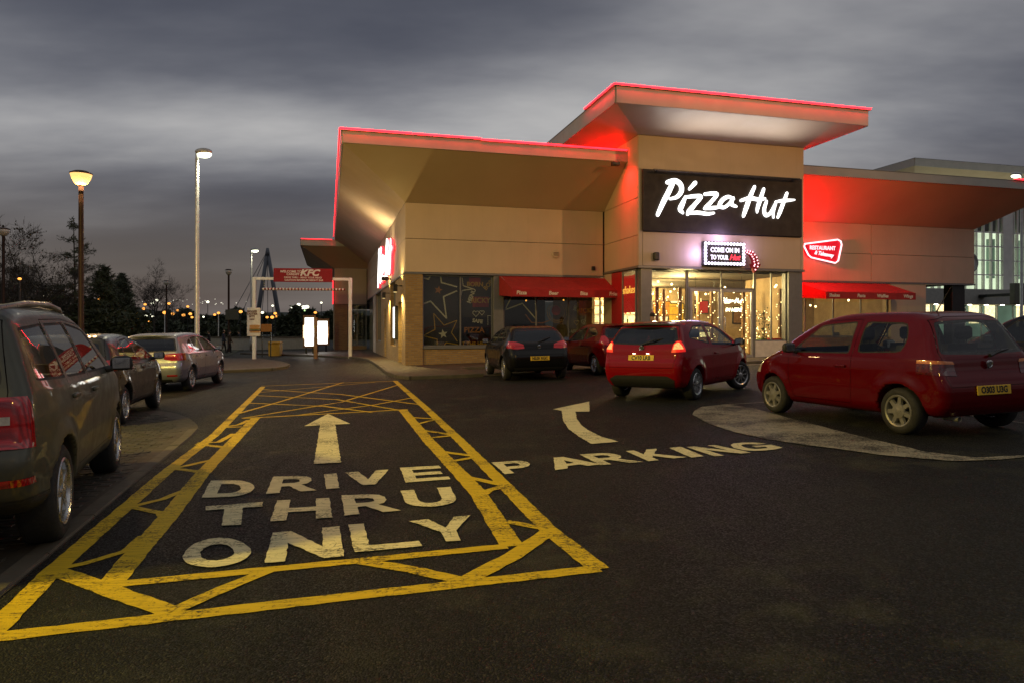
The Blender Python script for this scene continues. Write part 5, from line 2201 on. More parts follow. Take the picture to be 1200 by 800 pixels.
def wheel_meshes(r, w, style, key):
    """tyre, rim and hub with the axle along y, outer side at +y"""
    Mx = Matrix.Rotation(R(-90), 4, 'X')
    ri = r * 0.66
    tyre = MB().lathe([(ri, -w / 2 + 0.01), (ri + 0.02, -w / 2), (r - 0.05, -w / 2 - 0.004), (r - 0.012, -w / 2 + 0.018), (r, -w / 2 + 0.045), (r, w / 2 - 0.045), (r - 0.012, w / 2 - 0.018), (r - 0.05, w / 2 + 0.004), (ri + 0.02, w / 2), (ri, w / 2 - 0.01), (ri, -w / 2 + 0.01)], 36, Mx, False).mesh('tyre', M_['tyre_rubber'], True)
    rim = MB()
    rim.lathe([(ri + 0.012, w / 2 - 0.004), (ri + 0.004, w / 2 + 0.004), (ri - 0.014, w / 2 - 0.004), (ri - 0.022, w / 2 - 0.03), (ri - 0.03, -w / 2 + 0.02)], 36, Mx, False)
    n = {'five': 5, 'ten': 10, 'seven': 7, 'multi': 9, 'six': 6}[style]
    sw = {'five': 0.042, 'ten': 0.016, 'seven': 0.034, 'multi': 0.018, 'six': 0.036}[style]
    for i in range(n):
        a = 2 * math.pi * i / n + 0.3
        Ms = Matrix.Rotation(a, 4, 'Y')
        s = MB()
        t0, t1 = 0.035, ri - 0.010
        y0, y1 = w / 2 - 0.012, w / 2 - 0.016
        vs = [(-sw * 1.1, y0 - 0.03, t0), (sw * 1.1, y0 - 0.03, t0), (sw * 0.8, y0, t0), (-sw * 0.8, y0, t0), (-sw * 0.9, y1 - 0.03, t1), (sw * 0.9, y1 - 0.03, t1), (sw * 0.65, y1, t1), (-sw * 0.65, y1, t1)]
        s.add(vs, [(0, 1, 5, 4), (1, 2, 6, 5), (2, 3, 7, 6), (3, 0, 4, 7)])
        rim.add([Ms @ Vector(p) for p in s.v], s.f)
    rim.lathe([(0.055, w / 2 - 0.05), (0.052, w / 2 - 0.004), (0.03, w / 2 + 0.003), (0.0001, w / 2 + 0.004)], 14, Mx)
    if style == 'seven':   # plastic trim: broad face between the openings
        rim.lathe([(ri * 0.50, w / 2 - 0.022), (ri * 0.46, w / 2 - 0.006), (ri * 0.2, w / 2 + 0.0), (0.0001, w / 2 + 0.002)], 21, Mx)
    rimm = rim.mesh('rim', M_['hub_plastic' if style == 'seven' else 'alloy'], 'auto')
    hub = MB().lathe([(0.14, w / 2 - 0.10), (0.14, w / 2 - 0.08), (0.05, w / 2 - 0.075), (0.0001, w / 2 - 0.07)], 18, Mx)
    hub.lathe([(ri - 0.035, -w / 2 + 0.03), (ri - 0.035, -w / 2 + 0.035), (0.0001, -w / 2 + 0.036)], 18, Mx)
    return tyre, rimm, hub.mesh('wheel', M_['dark_metal'], True)


GM, GD = M_['car_glass'], M_['car_glass_dark']


def car_paint(name, colr, metal=0.3, rough=0.32, coat=0.62):
    m, t, b = new_mat(name)
    v = coords(t)
    f = noise(t, v, 1.8, 4)
    lk(t, mixc(t, mrange(t, f, 0.3, 0.7, 0, 1), tuple(c * 0.92 for c in colr), tuple(min(1, c * 1.06) for c in colr)), b.inputs['Base Color'])
    b.inputs['Metallic'].default_value = metal
    # road film: duller and browner low down is left to real dirt texture
    d = noise(t, v, 7, 5, 0.65)
    lk(t, mrange(t, d, 0.35, 0.75, rough - 0.06, rough + 0.16), b.inputs['Roughness'])
    b.inputs['Specular IOR Level'].default_value = 0.04
    b.inputs['Coat Weight'].default_value = coat
    lk(t, mrange(t, noise(t, v, 11, 4), 0.4, 0.8, 0.015, 0.06), b.inputs['Coat Roughness'])
    return m


m, t, b = new_mat('tail_red')
b.inputs['Base Color'].default_value = (0.30, 0.006, 0.008, 1)
b.inputs['Roughness'].default_value = 0.12
b.inputs['Coat Weight'].default_value = 1.0
wv = t.nodes.new('ShaderNodeTexWave')
wv.inputs['Scale'].default_value = 22
lk(t, coords(t), wv.inputs['Vector'])
lk(t, mixc(t, wv.outputs['Fac'], (0.24, 0.004, 0.006), (0.52, 0.012, 0.014)), b.inputs['Base Color'])
pmat('tail_dark', (0.085, 0.006, 0.006), 0.12, var=0.5, scale=25, coat=1.0)
pmat('lens_white', (0.62, 0.58, 0.50), 0.15, var=0.2, scale=40, coat=1.0)
pmat('lens_amber', (0.55, 0.16, 0.02), 0.15, var=0.2, scale=30, coat=1.0)

SIDE_L = lambda c, n: c.y > 0.25 and n.y > 0.22
SIDE_R = lambda c, n: c.y < -0.25 and n.y < -0.22


def build_car(sp, paint, label, group, place, glass=None):
    body = Body(sp)
    v, q_ = body.make()
    bm = bmesh.new()
    bv = [bm.verts.new(p) for p in v]
    for f in q_:
        try:
            bm.faces.new([bv[i] for i in f])
        except ValueError:
            pass
    bm.normal_update()
    glass = glass or GM
    root = empty('parked_car', (0, 0, 0), 0, label, 'car', group)
    root.name = 'car'
    parts = []

    def add(name, bm_, mat, parent=None, push=0.0):
        if bm_ is None:
            return None
        o = put(name, bm_to_mesh(bm_, name, mat, body, push), parent or root)
        return o

    # lining inside the shell
    allwin = [(planes2(w_, 'side'), 'side') for w_ in sp['side_windows']] + [(planes2(roundpoly(sp['rear_glass']), 'end'), 'rear'), (planes2(sp['front_glass'], 'end'), 'front')]
    g0 = grads(body.fn, v)
    lv = v - g0 * 0.022
    fc = v[q_].mean(1)
    fn_ = g0[q_].mean(1)
    keep = fc[:, 2] > 0.30
    for pl_, kind in allwin:
        ins_ = np.ones(len(fc), bool)
        for p, n in pl_:
            ins_ &= ((fc - np.array(p)) @ np.array(n)) < 0.035
        if kind == 'side':
            ins_ &= np.abs(fc[:, 1]) > 0.3
        elif kind == 'rear':
            ins_ &= (fc[:, 0] < sp['rear_glass_x']) & (fn_[:, 0] < 0.0)
        else:
            ins_ &= (fc[:, 0] > sp['front_glass_x']) & (fn_[:, 0] > 0.0) & (fn_[:, 2] > 0.3)
        keep &= ~ins_
    me = bpy.data.meshes.new('cabin_lining')
    me.from_pydata(lv.tolist(), [], q_[keep][:, ::-1].tolist())
    me.materials.append(M_['lining'])
    me.polygons.foreach_set('use_smooth', [True] * len(me.polygons))
    put('cabin_lining', me, root)

    # lamps and bumper pieces wrap round corners: cut them from the whole shell first
    for sgn in (1, -1):
        for lp, lim, mat, push in sp['tail_lamps']:
            pl_ = planes2(lp, 'end', sgn) + [(Vector((lim, 0, 0)), Vector((1, 0, 0)))]
            add('tail_lamp', carve(bm, pl_, (lambda c, n, s2=sgn: c.x < lim + 0.1 and c.y * s2 > 0 and n.x < 0.2)), mat, None, push)
        for lp, lim, mat in sp.get('head_lamps', []):
            pl_ = planes2(lp, 'end', sgn) + [(Vector((lim, 0, 0)), Vector((-1, 0, 0)))]
            add('headlamp', carve(bm, pl_, (lambda c, n, s2=sgn: c.x > lim - 0.1 and c.y * s2 > 0)), mat, None, 0.002)
    for ep, mat, push, nm in sp.get('rear_parts', []):
        add(nm, carve(bm, planes2(ep, 'end'), lambda c, n: c.x < -sp['wb'] / 2 - 0.2 and n.x < 0.1), mat, None, push)
    whole = bm
    for sgn, pred in ((1, SIDE_L), (-1, SIDE_R)):
        bm = take_faces(whole, lambda c, n: c.z > 0.28 and pred(c, n))
        doors = []
        for dp in sp['doors']:
            pl_ = planes2(dp, 'side')
            ring = carve(bm, pl_, pred)
            if ring is None:
                continue
            d_ = carve(ring, shift(pl_, 0.006), pred)
            ring.free()
            if d_:
                doors.append(d_)
        winparts = []
        for w_ in sp['side_windows']:
            pl_ = planes2(w_, 'side')
            for host in doors + [bm]:
                ring = carve(host, pl_, pred)
                if ring is None or len(ring.faces) < 6:
                    if ring is not None:
                        ring.free()
                    continue
                gl = carve(ring, shift(pl_, 0.018), pred)
                winparts.append((host, ring, gl))
        dobj = []
        for i, d_ in enumerate(doors):
            mine = [(r_, g_) for h_, r_, g_ in winparts if h_ is d_]
            o = add('door', d_, paint)
            dobj.append(o)
            for r_, g_ in mine:
                add('window_seal', r_, M_['black_rubber'], o, -0.003)
                add('window', g_, glass, o, -0.004)
            hx, hz = sp['handles'][i]
            hy = float(body.half(np.array([hx]), np.array([hz]))[0])
            mb = MB()
            mb.bbox(hx - 0.10, hx + 0.10, sgn * (hy + 0.012) - 0.012, sgn * (hy + 0.012) + 0.016, hz - 0.016, hz + 0.016, 0.007)
            mb.build('handle', sp.get('handle_mat') or paint, o, True)
        for h_, r_, g_ in winparts:
            if h_ is bm:
                add('window_seal', r_, M_['black_rubber'], None, -0.003)
                add('window', g_, glass, None, -0.004)
        for st in sp.get('side_strips', []):
            add('trim_strip', carve(bm, planes2(st, 'side'), pred), M_['dark_trim'], None, 0.004)
        # sills in black plastic
        if sp.get('clad'):
            for st in sp['clad']:
                add('cladding', carve(bm, planes2(st, 'side'), pred), M_['dark_trim'], None, 0.003)
        # door mirror
        mx, mz = sp['mirror']
        my = float(body.half(np.array([mx]), np.array([mz]))[0])
        mb = MB()
        mb.tube([(mx, sgn * (my - 0.04), mz - 0.02), (mx - 0.02, sgn * (my + 0.07), mz + 0.0)], [0.035, 0.03], 8)
        mo = mb.build('mirror', sp.get('mirror_mat') or paint, root, True)
        s_ = MB()
        cx_, cy_, cz_ = mx - 0.02, sgn * (my + 0.145), mz + 0.045
        bmq = bmesh.new()
        bmesh.ops.create_uvsphere(bmq, u_segments=14, v_segments=9, radius=1)
        for v_ in bmq.verts:
            k = lambda a: math.copysign(abs(a) ** 0.62, a)
            v_.co = Vector((cx_ + (k(v_.co.x) * 0.07 if v_.co.x > 0 else v_.co.x * 0.028), cy_ + k(v_.co.y) * 0.10, cz_ + k(v_.co.z) * 0.072))
        s_.bm(bmq)
        s_.build('mirror_shell', sp.get('mirror_mat') or paint, mo, True)
        MB().bbox(cx_ - 0.033, cx_ - 0.029, cy_ - 0.075, cy_ + 0.075, cz_ - 0.05, cz_ + 0.05, 0.001).build('mirror_glass', M_['chrome'], mo)
        give_faces(bm, whole)
    bm = whole
    bm.normal_update()
    rear = lambda c, n: c.x < sp['rear_glass_x'] and n.x < -0.12
    hp = planes2(sp['hatch'], 'end')
    ring = carve(bm, hp, rear)
    if ring:
        hatch = carve(ring, shift(hp, 0.006), rear)
        ring.free()
    else:
        hatch = None
    if hatch:
        rp = planes2(roundpoly(sp['rear_glass']), 'end')
        ring = carve(hatch, rp, rear)
        gl = carve(ring, shift(rp, sp.get('frit', 0.03)), rear) if ring else None
        extra = []
        for ep, mat, push in sp.get('hatch_parts', []):
            extra.append((carve(hatch, planes2(ep, 'end'), rear), mat, push))
        ho = add('tailgate', hatch, paint)
        if ring:
            add('glass_border', ring, M_['black'], ho, -0.002)
        if gl:
            add('rear_window', gl, sp.get('rear_glass_mat') or glass, ho, -0.003)
        for x_, mat, push in extra:
            add('trim_panel', x_, mat, ho, push)
    else:
        ho = root
    front = lambda c, n: c.x > sp['front_glass_x'] and n.x > 0.1 and n.z > 0.25
    fp = planes2(sp['front_glass'], 'end')
    ring = carve(bm, fp, front)
    if ring:
        gl = carve(ring, shift(fp, 0.02), front)
        add('glass_border', ring, M_['black'])
        add('windscreen', gl, glass, None, -0.002)
    add('body', bm, paint)

    # wheels
    ty, ri, hu = wheel_meshes(sp['wr'], sp.get('tw', 0.20), sp['rim'], sp)
    for ax in (-sp['wb'] / 2, sp['wb'] / 2):
        for sgn in (1, -1):
            steer = sp.get('steer', 0) if ax > 0 else 0
            o = put('wheel', hu, root, (ax, sgn * sp['track'] / 2, sp['wr']), (0, rnd.uniform(0, 6), (0 if sgn > 0 else math.pi) + steer))
            put('tyre', ty, o)
            put('rim', ri, o)
    # cabin
    sx_ = sp.get('seat_x', 0.15)
    for yy_ in (-0.36, 0.36):
        for x_, w_ in ((sx_, 0.25), (sx_ - 0.85, 0.30)):
            mb = MB()
            mb.bbox(x_ - 0.25, x_ + 0.25, yy_ - w_, yy_ + w_, 0.38, 0.56, 0.05)
            mb.prism([(x_ - 0.30, yy_ - w_ + 0.02, 0.5), (x_ - 0.16, yy_ - w_ + 0.02, 0.5), (x_ - 0.30, yy_ - w_ + 0.07, 1.08), (x_ - 0.40, yy_ - w_ + 0.07, 1.08)], (0, 2 * w_ - 0.10, 0))
            mb.bbox(x_ - 0.44, x_ - 0.34, yy_ - 0.13, yy_ + 0.13, 1.13, 1.30, 0.035)
            mb.tube([(x_ - 0.37, yy_ - 0.06, 1.05), (x_ - 0.39, yy_ - 0.06, 1.15)], 0.008, 5)
            mb.tube([(x_ - 0.37, yy_ + 0.06, 1.05), (x_ - 0.39, yy_ + 0.06, 1.15)], 0.008, 5)
            mb.build('seat', M_['seat_fabric'], root, 'auto')
    mb = MB()
    dx_ = sp['dash_x']
    mb.bbox(dx_ - 0.1, dx_ + 0.35, -0.62, 0.62, 0.62, sp['cowl_z'] - 0.06, 0.06)
    mb.build('dashboard', M_['dark_trim'], root, 'auto')
    bmq = bmesh.new()
    Mst = Matrix.Translation((dx_ - 0.22, -0.36, 0.86)) @ Matrix.Rotation(R(65), 4, 'Y')
    ringp = [Mst @ Vector((0.18 * math.cos(a), 0.18 * math.sin(a), 0)) for a in [2 * math.pi * i / 20 for i in range(21)]]
    bmq.free()
    MB().tube(ringp, 0.015, 6, False).build('steering_wheel', M_['dark_trim'], root, True)
    MB().bbox(sp['side'][0][0] + 0.3, 1.2, -0.6, 0.6, 0.26, 0.34, 0.02).build('cabin_floor', M_['lining'], root)
    # plate
    px_, pz_ = sp['plate']
    ang = sp.get('plate_tilt', 0.0)
    plo = put('number_plate', MB().bbox(-0.006, 0.006, -0.26, 0.26, -0.055, 0.055, 0.003).mesh('number_plate', M_['plate_yellow']), ho, (px_, 0, pz_), (0, ang, 0))
    if sp.get('reg'):
        text('registration', sp['reg'], 0.105, M_['plate_text'], plo, (-0.008, 0, 0.0), (R(90), 0, R(-90)), ext=0.0008, sx=0.86, offset=0.004)
    if sp.get('plate_lit'):
        for yy_ in (-0.14, 0.14):
            MB().bbox(-0.03, -0.005, yy_ - 0.025, yy_ + 0.025, 0.075, 0.085, 0.002).build('plate_lamp', M_['plate_lamp'], plo)
    # badge
    bxp, bz = sp['badge']
    MB().lathe([(0.05, -0.004), (0.05, 0.006), (0.036, 0.01), (0.034, 0.006), (0.0001, 0.006)], 20, Matrix.Translation((bxp, 0, bz)) @ Matrix.Rotation(R(-90) + sp.get('badge_tilt', 0), 4, 'Y')).build('badge', M_['chrome'], ho, 'auto')
    # rear wiper
    if sp.get('wiper'):
        (wx0, wy0, wz0), (wx1, wy1, wz1) = sp['wiper']
        wo = MB().tube([(wx0, wy0, wz0), ((wx0 + wx1) / 2 - 0.02, (wy0 + wy1) / 2, (wz0 + wz1) / 2 + 0.02), (wx1, wy1, wz1)], [0.022, 0.014, 0.009], 6).build('wiper', M_['black'], ho)
    if sp.get('spoiler'):
        prof_, hw_ = sp['spoiler']
        vs, fs = [], []
        ns_ = 12
        np_ = len(prof_)
        for i in range(ns_ + 1):
            y_ = -hw_ + 2 * hw_ * i / ns_
            k = 1 - 0.25 * abs(y_ / hw_) ** 3
            dz = -0.035 * (y_ / hw_) ** 2
            dx2 = 0.05 * (y_ / hw_) ** 2
            cxm = prof_[0][0]
            for p in prof_:
                vs.append((cxm + (p[0] - cxm) * k + dx2, y_, p[1] + dz))
        for i in range(ns_):
            for k in range(np_):
                fs.append((i * np_ + k, i * np_ + (k + 1) % np_, (i + 1) * np_ + (k + 1) % np_, (i + 1) * np_ + k))
        fs.append(tuple(range(np_)))
        fs.append(tuple(ns_ * np_ + k for k in range(np_))[::-1])
        mb = MB().add(vs, fs)
        so = mb.build('spoiler', sp.get('spoiler_mat') or paint, ho, 'auto')
    if sp.get('antenna'):
        ax_, az_ = sp['antenna']
        MB().tube([(ax_, 0, az_ - 0.02), (ax_ - 0.02, 0, az_ + 0.02), (ax_ - 0.22, 0, az_ + 0.30)], [0.02, 0.008, 0.004], 6).build('antenna', M_['black'], root)
    if sp.get('rails'):
        for sgn in (1, -1):
            pts = [(x_, sgn * y_, z_) for x_, y_, z_ in sp['rails']]
            MB().tube(pts, 0.022, 8).build('roof_rail', M_[sp.get('rail_mat', 'alloy')], root, True)
    ex = sp.get('exhaust')
    if ex:
        MB().tube([(ex[0], ex[1], ex[2]), (ex[0] + 0.2, ex[1], ex[2])], 0.03, 10, False).build('exhaust', M_['galvanised'], root, True)

    set_car(root, sp, *place)
    return root


def set_car(root, sp, contact, heading, side):
    """contact: ground point under the rear wheel on that side (+1 = car's left); heading clockwise from north"""
    th = R(90 - heading)
    tilt = Matrix.Rotation(-math.atan(SLOPE), 4, 'Y')
    M = tilt @ Matrix.Rotation(th, 4, 'Z')
    o = contact - (M @ Vector((-sp['wb'] / 2, side * sp['track'] / 2, 0)))
    o.z = gz(o.x) + 0.004
    root.location = o
    root.rotation_euler = M.to_euler()


WZ = [(0.0, 0.76), (0.22, 0.80), (0.35, 0.86), (0.55, 0.89), (0.80, 0.885), (0.93, 0.865), (1.0, 0.83), (1.2, 0.735), (1.40, 0.62), (1.5, 0.56), (2, 0.3)]


def scale_wz(wz, W, belt):
    """stretch the standard section to a width and a belt height"""
    out = []
    for z_, w_ in wz:
        z2 = z_ * belt / 0.93 if z_ <= 0.93 else belt + (z_ - 0.93)
        out.append((z2, w_ * W / 1.78))
    return out


RED_T = M_['tail_red']
red_fiesta = car_paint('red_paint_bright', (0.24, 0.0016, 0.005), 0.0)
red_yaris = car_paint('red_paint_deep', (0.095, 0.0007, 0.0025), 0.0)
red_far = car_paint('red_paint_dark', (0.10, 0.0012, 0.002), 0.0)
silver_p = car_paint('silver_paint', (0.30, 0.31, 0.36), 0.55)
grey_p = car_paint('grey_green_paint', (0.095, 0.095, 0.075), 0.35, 0.40, 0.32)
dark_p = car_paint('graphite_paint', (0.050, 0.048, 0.046), 0.5)
black_p = car_paint('black_paint', (0.008, 0.008, 0.009), 0.1)
navy_p = car_paint('navy_paint', (0.014, 0.014, 0.022), 0.3)

YARIS = dict(W=1.66, wb=2.37, wr=0.285, ar=0.335, track=1.45, rim='seven', k=0.12, tail=0.10, nose=0.20, wsm=19,
    side=[(-1.62, .24), (-1.74, .36), (-1.765, .52), (-1.745, .66), (-1.70, .78), (-1.675, .93), (-1.62, 1.03), (-1.47, 1.33), (-1.38, 1.43), (-1.10, 1.485), (-.5, 1.50), (0.0, 1.485), (.35, 1.42), (.60, 1.31), (1.10, .99), (1.45, .86), (1.72, .70), (1.84, .52), (1.80, .28), (1.66, .21), (0, .20)],
    wz=scale_wz(WZ, 1.66, 0.92),
    doors=[[(.72, .30), (.80, .60), (.80, .94), (.28, 1.40), (-.42, 1.42), (-.44, .62), (-.40, .30)]],
    side_windows=[roundpoly([(.78, .955), (.30, 1.345), (-.34, 1.39), (-.37, .965)], .05), roundpoly([(-.50, .975), (-.49, 1.385), (-1.16, 1.36), (-1.24, 1.17), (-1.20, 1.0)], .08)],
    handles=[(-.25, .80)], mirror=(.66, .98), mirror_mat=M_['dark_trim'], handle_mat=None,
    hatch=[(-.66, .70), (-.665, 1.0), (-.545, 1.385), (-.3, 1.425), (.3, 1.425), (.545, 1.385), (.665, 1.0), (.66, .70), (.62, .60), (-.62, .60)],
    rear_glass=[(-.645, .985), (-.52, 1.36), (0, 1.385), (.52, 1.36), (.645, .985), (0, .965)], rear_glass_x=-1.2,
    front_glass=[(-.66, .99), (-.50, 1.38), (.50, 1.38), (.66, .99)], front_glass_x=.2,
    tail_lamps=[([(.50, .865), (.52, .90), (.95, .93), (.95, .885)], -1.44, M_['lens_amber'], 0.006), ([(.50, .73), (.51, .866), (.95, .886), (.95, .76)], -1.44, M_['tail_dark'], 0.006)],
    rear_parts=[], side_strips=[], plate=(-1.775, .555), plate_tilt=R(4), reg='O303 U3G', badge=(-1.725, .855), badge_tilt=R(-8), wiper=((-1.70, -.04, .955), (-1.625, -.42, 1.02)), antenna=(-1.02, 1.49), dash_x=.62, cowl_z=.99,
    head_lamps=[([(.42, .62), (.40, .76), (.75, .80), (.75, .62)], 1.25, M_['lens_white'])], exhaust=(-1.70, .45, .22))

FIESTA = dict(W=1.72, wb=2.489, wr=0.300, ar=0.345, track=1.477, rim='multi', k=0.12, tail=0.11, nose=0.20, steer=R(-26), wsm=15,
    side=[(-1.72, .24), (-1.86, .36), (-1.915, .54), (-1.91, .70), (-1.86, .80), (-1.825, .98), (-1.77, 1.06), (-1.56, 1.34), (-1.45, 1.42), (-1.05, 1.468), (-.45, 1.48), (0.05, 1.455), (.40, 1.37), (.70, 1.24), (1.25, .975), (1.6, .87), (1.88, .72), (2.00, .54), (1.96, .30), (1.82, .21), (0, .20)],
    wz=scale_wz(WZ, 1.72, 0.96),
    doors=[[(.78, .30), (.86, .58), (.86, .92), (.30, 1.36), (-.42, 1.42), (-.52, .95), (-.46, .34)]],
    side_windows=[roundpoly([(.92, .945), (.38, 1.31), (-.36, 1.39), (-.42, 1.00)], .05), roundpoly([(-.53, 1.015), (-.47, 1.39), (-.95, 1.37), (-1.32, 1.22), (-1.36, 1.14)], .05)],
    handles=[(-.30, .84)], mirror=(.74, .98), mirror_mat=M_['dark_trim'],
    hatch=[(-.64, .62), (-.70, .90), (-.72, 1.05), (-.60, 1.38), (-.3, 1.44), (.3, 1.44), (.60, 1.38), (.72, 1.05), (.70, .90), (.64, .62)],
    rear_glass=[(-.70, 1.06), (-.58, 1.345), (0, 1.37), (.58, 1.345), (.70, 1.06), (0, 1.03)], rear_glass_x=-1.3, rear_glass_mat=GD,
    front_glass=[(-.66, .98), (-.50, 1.36), (.50, 1.36), (.66, .98)], front_glass_x=.2,
    tail_lamps=[([(.625, .955), (.635, 1.045), (.67, 1.075), (.95, 1.065), (.95, .965)], -1.73, M_['brake_core'], 0.007), ([(.595, .90), (.615, 1.06), (.66, 1.105), (.95, 1.10), (.95, .92)], -1.68, M_['brake_lit'], 0.006)],
    rear_parts=[([(-.60, .20), (-.66, .40), (-.52, .475), (.52, .475), (.66, .40), (.60, .20)], M_['dark_trim'], 0.004, 'bumper_insert')],
    plate=(-1.868, .80), plate_tilt=R(10), reg='CV10 LRB', plate_lit=True, badge=(-1.835, .985), badge_tilt=R(-12), spoiler=([(-1.38, 1.438), (-1.60, 1.425), (-1.60, 1.405), (-1.42, 1.375)], .58), spoiler_mat=M_['black'], wiper=((-1.80, 0, 1.04), (-1.70, -.38, 1.15)), dash_x=.7, cowl_z=.97,
    head_lamps=[([(.40, .66), (.38, .80), (.80, .90), (.80, .68)], 1.35, M_['lens_white'])], exhaust=None)

GOLF = dict(W=1.78, wb=2.575, wr=0.315, ar=0.36, track=1.53, rim='five', k=0.12, tail=0.09, nose=0.17, wsm=15,
    side=[(-1.86, .25), (-2.00, .36), (-2.045, .52), (-2.04, .66), (-1.99, .76), (-1.97, .93), (-1.93, 1.02), (-1.70, 1.32), (-1.58, 1.40), (-1.15, 1.455), (-.5, 1.48), (0.05, 1.465), (.42, 1.40), (.72, 1.28), (1.30, 1.00), (1.72, .91), (2.02, .76), (2.14, .56), (2.10, .32), (1.95, .22), (0, .21)],
    wz=scale_wz(WZ, 1.78, 0.95),
    doors=[[(.80, .34), (.86, .60), (.86, .96), (.36, 1.385), (-.20, 1.42), (-.22, .34)], [(-.24, .34), (-.22, 1.42), (-.85, 1.38), (-1.12, 1.02), (-1.02, .72), (-.72, .34)]],
    side_windows=[roundpoly([(.90, .975), (.42, 1.335), (-.14, 1.385), (-.16, .99)], .04), roundpoly([(-.27, .99), (-.25, 1.385), (-.80, 1.35), (-.96, 1.02)], .04), roundpoly([(-1.02, 1.04), (-.88, 1.33), (-1.20, 1.24), (-1.34, 1.08)], .04)],
    handles=[(-.05, .87), (-.88, .88)], mirror=(.78, 1.0), mirror_mat=M_['dark_trim'],
    hatch=[(-.60, .60), (-.70, .86), (-.74, 1.0), (-.62, 1.37), (-.3, 1.425), (.3, 1.425), (.62, 1.37), (.74, 1.0), (.70, .86), (.60, .60)],
    rear_glass=[(-.71, 1.02), (-.59, 1.34), (0, 1.365), (.59, 1.34), (.71, 1.02), (0, 1.0)], rear_glass_x=-1.4, rear_glass_mat=GD,
    front_glass=[(-.68, 1.0), (-.52, 1.38), (.52, 1.38), (.68, 1.0)], front_glass_x=.2,
    tail_lamps=[([(.42, .83), (.44, .955), (.95, .985), (.95, .80), (.60, .79)], -1.72, RED_T, 0.006)],
    rear_parts=[([(-.74, .405), (-.74, .445), (-.50, .445), (-.50, .405)], RED_T, 0.004, 'reflector'), ([(.50, .405), (.50, .445), (.74, .445), (.74, .405)], RED_T, 0.004, 'reflector'), ([(-.60, .20), (-.60, .33), (.60, .33), (.60, .20)], M_['dark_trim'], 0.004, 'bumper_insert')],
    plate=(-2.005, .73), plate_tilt=R(10), badge=(-1.985, .92), badge_tilt=R(-6), spoiler=([(-1.50, 1.425), (-1.70, 1.415), (-1.70, 1.395), (-1.54, 1.37)], .58), dash_x=.78, cowl_z=1.0,
    head_lamps=[([(.45, .66), (.45, .80), (.85, .84), (.85, .68)], 1.6, M_['lens_white'])], exhaust=(-2.0, .5, .24))

ASTRA = dict(GOLF)
ASTRA.update(W=1.77, wb=2.60, rim='ten', k=0.14, tail=0.13, nose=0.2,
    side=[(-1.82, .25), (-1.98, .36), (-2.03, .54), (-2.02, .70), (-1.96, .82), (-1.92, .98), (-1.86, 1.05), (-1.60, 1.32), (-1.46, 1.40), (-1.05, 1.45), (-.45, 1.46), (0.1, 1.43), (.48, 1.35), (.78, 1.23), (1.36, .97), (1.76, .87), (2.04, .72), (2.14, .52), (2.10, .30), (1.95, .22), (0, .21)],
    tail_lamps=[([(.40, .86), (.42, .97), (.62, 1.04), (.95, 1.06), (.95, .90), (.60, .84)], -1.70, RED_T, 0.006)],
    rear_parts=[([(-.62, .20), (-.70, .36), (.70, .36), (.62, .20)], M_['dark_trim'], 0.004, 'bumper_insert')],
    plate=(-2.03, .60), plate_tilt=R(2), badge=(-1.955, .90), badge_tilt=R(-8), reg='NL05 XGC', spoiler=None, exhaust=None, wiper=((-1.90, 0, 1.02), (-1.78, -.36, 1.14)))

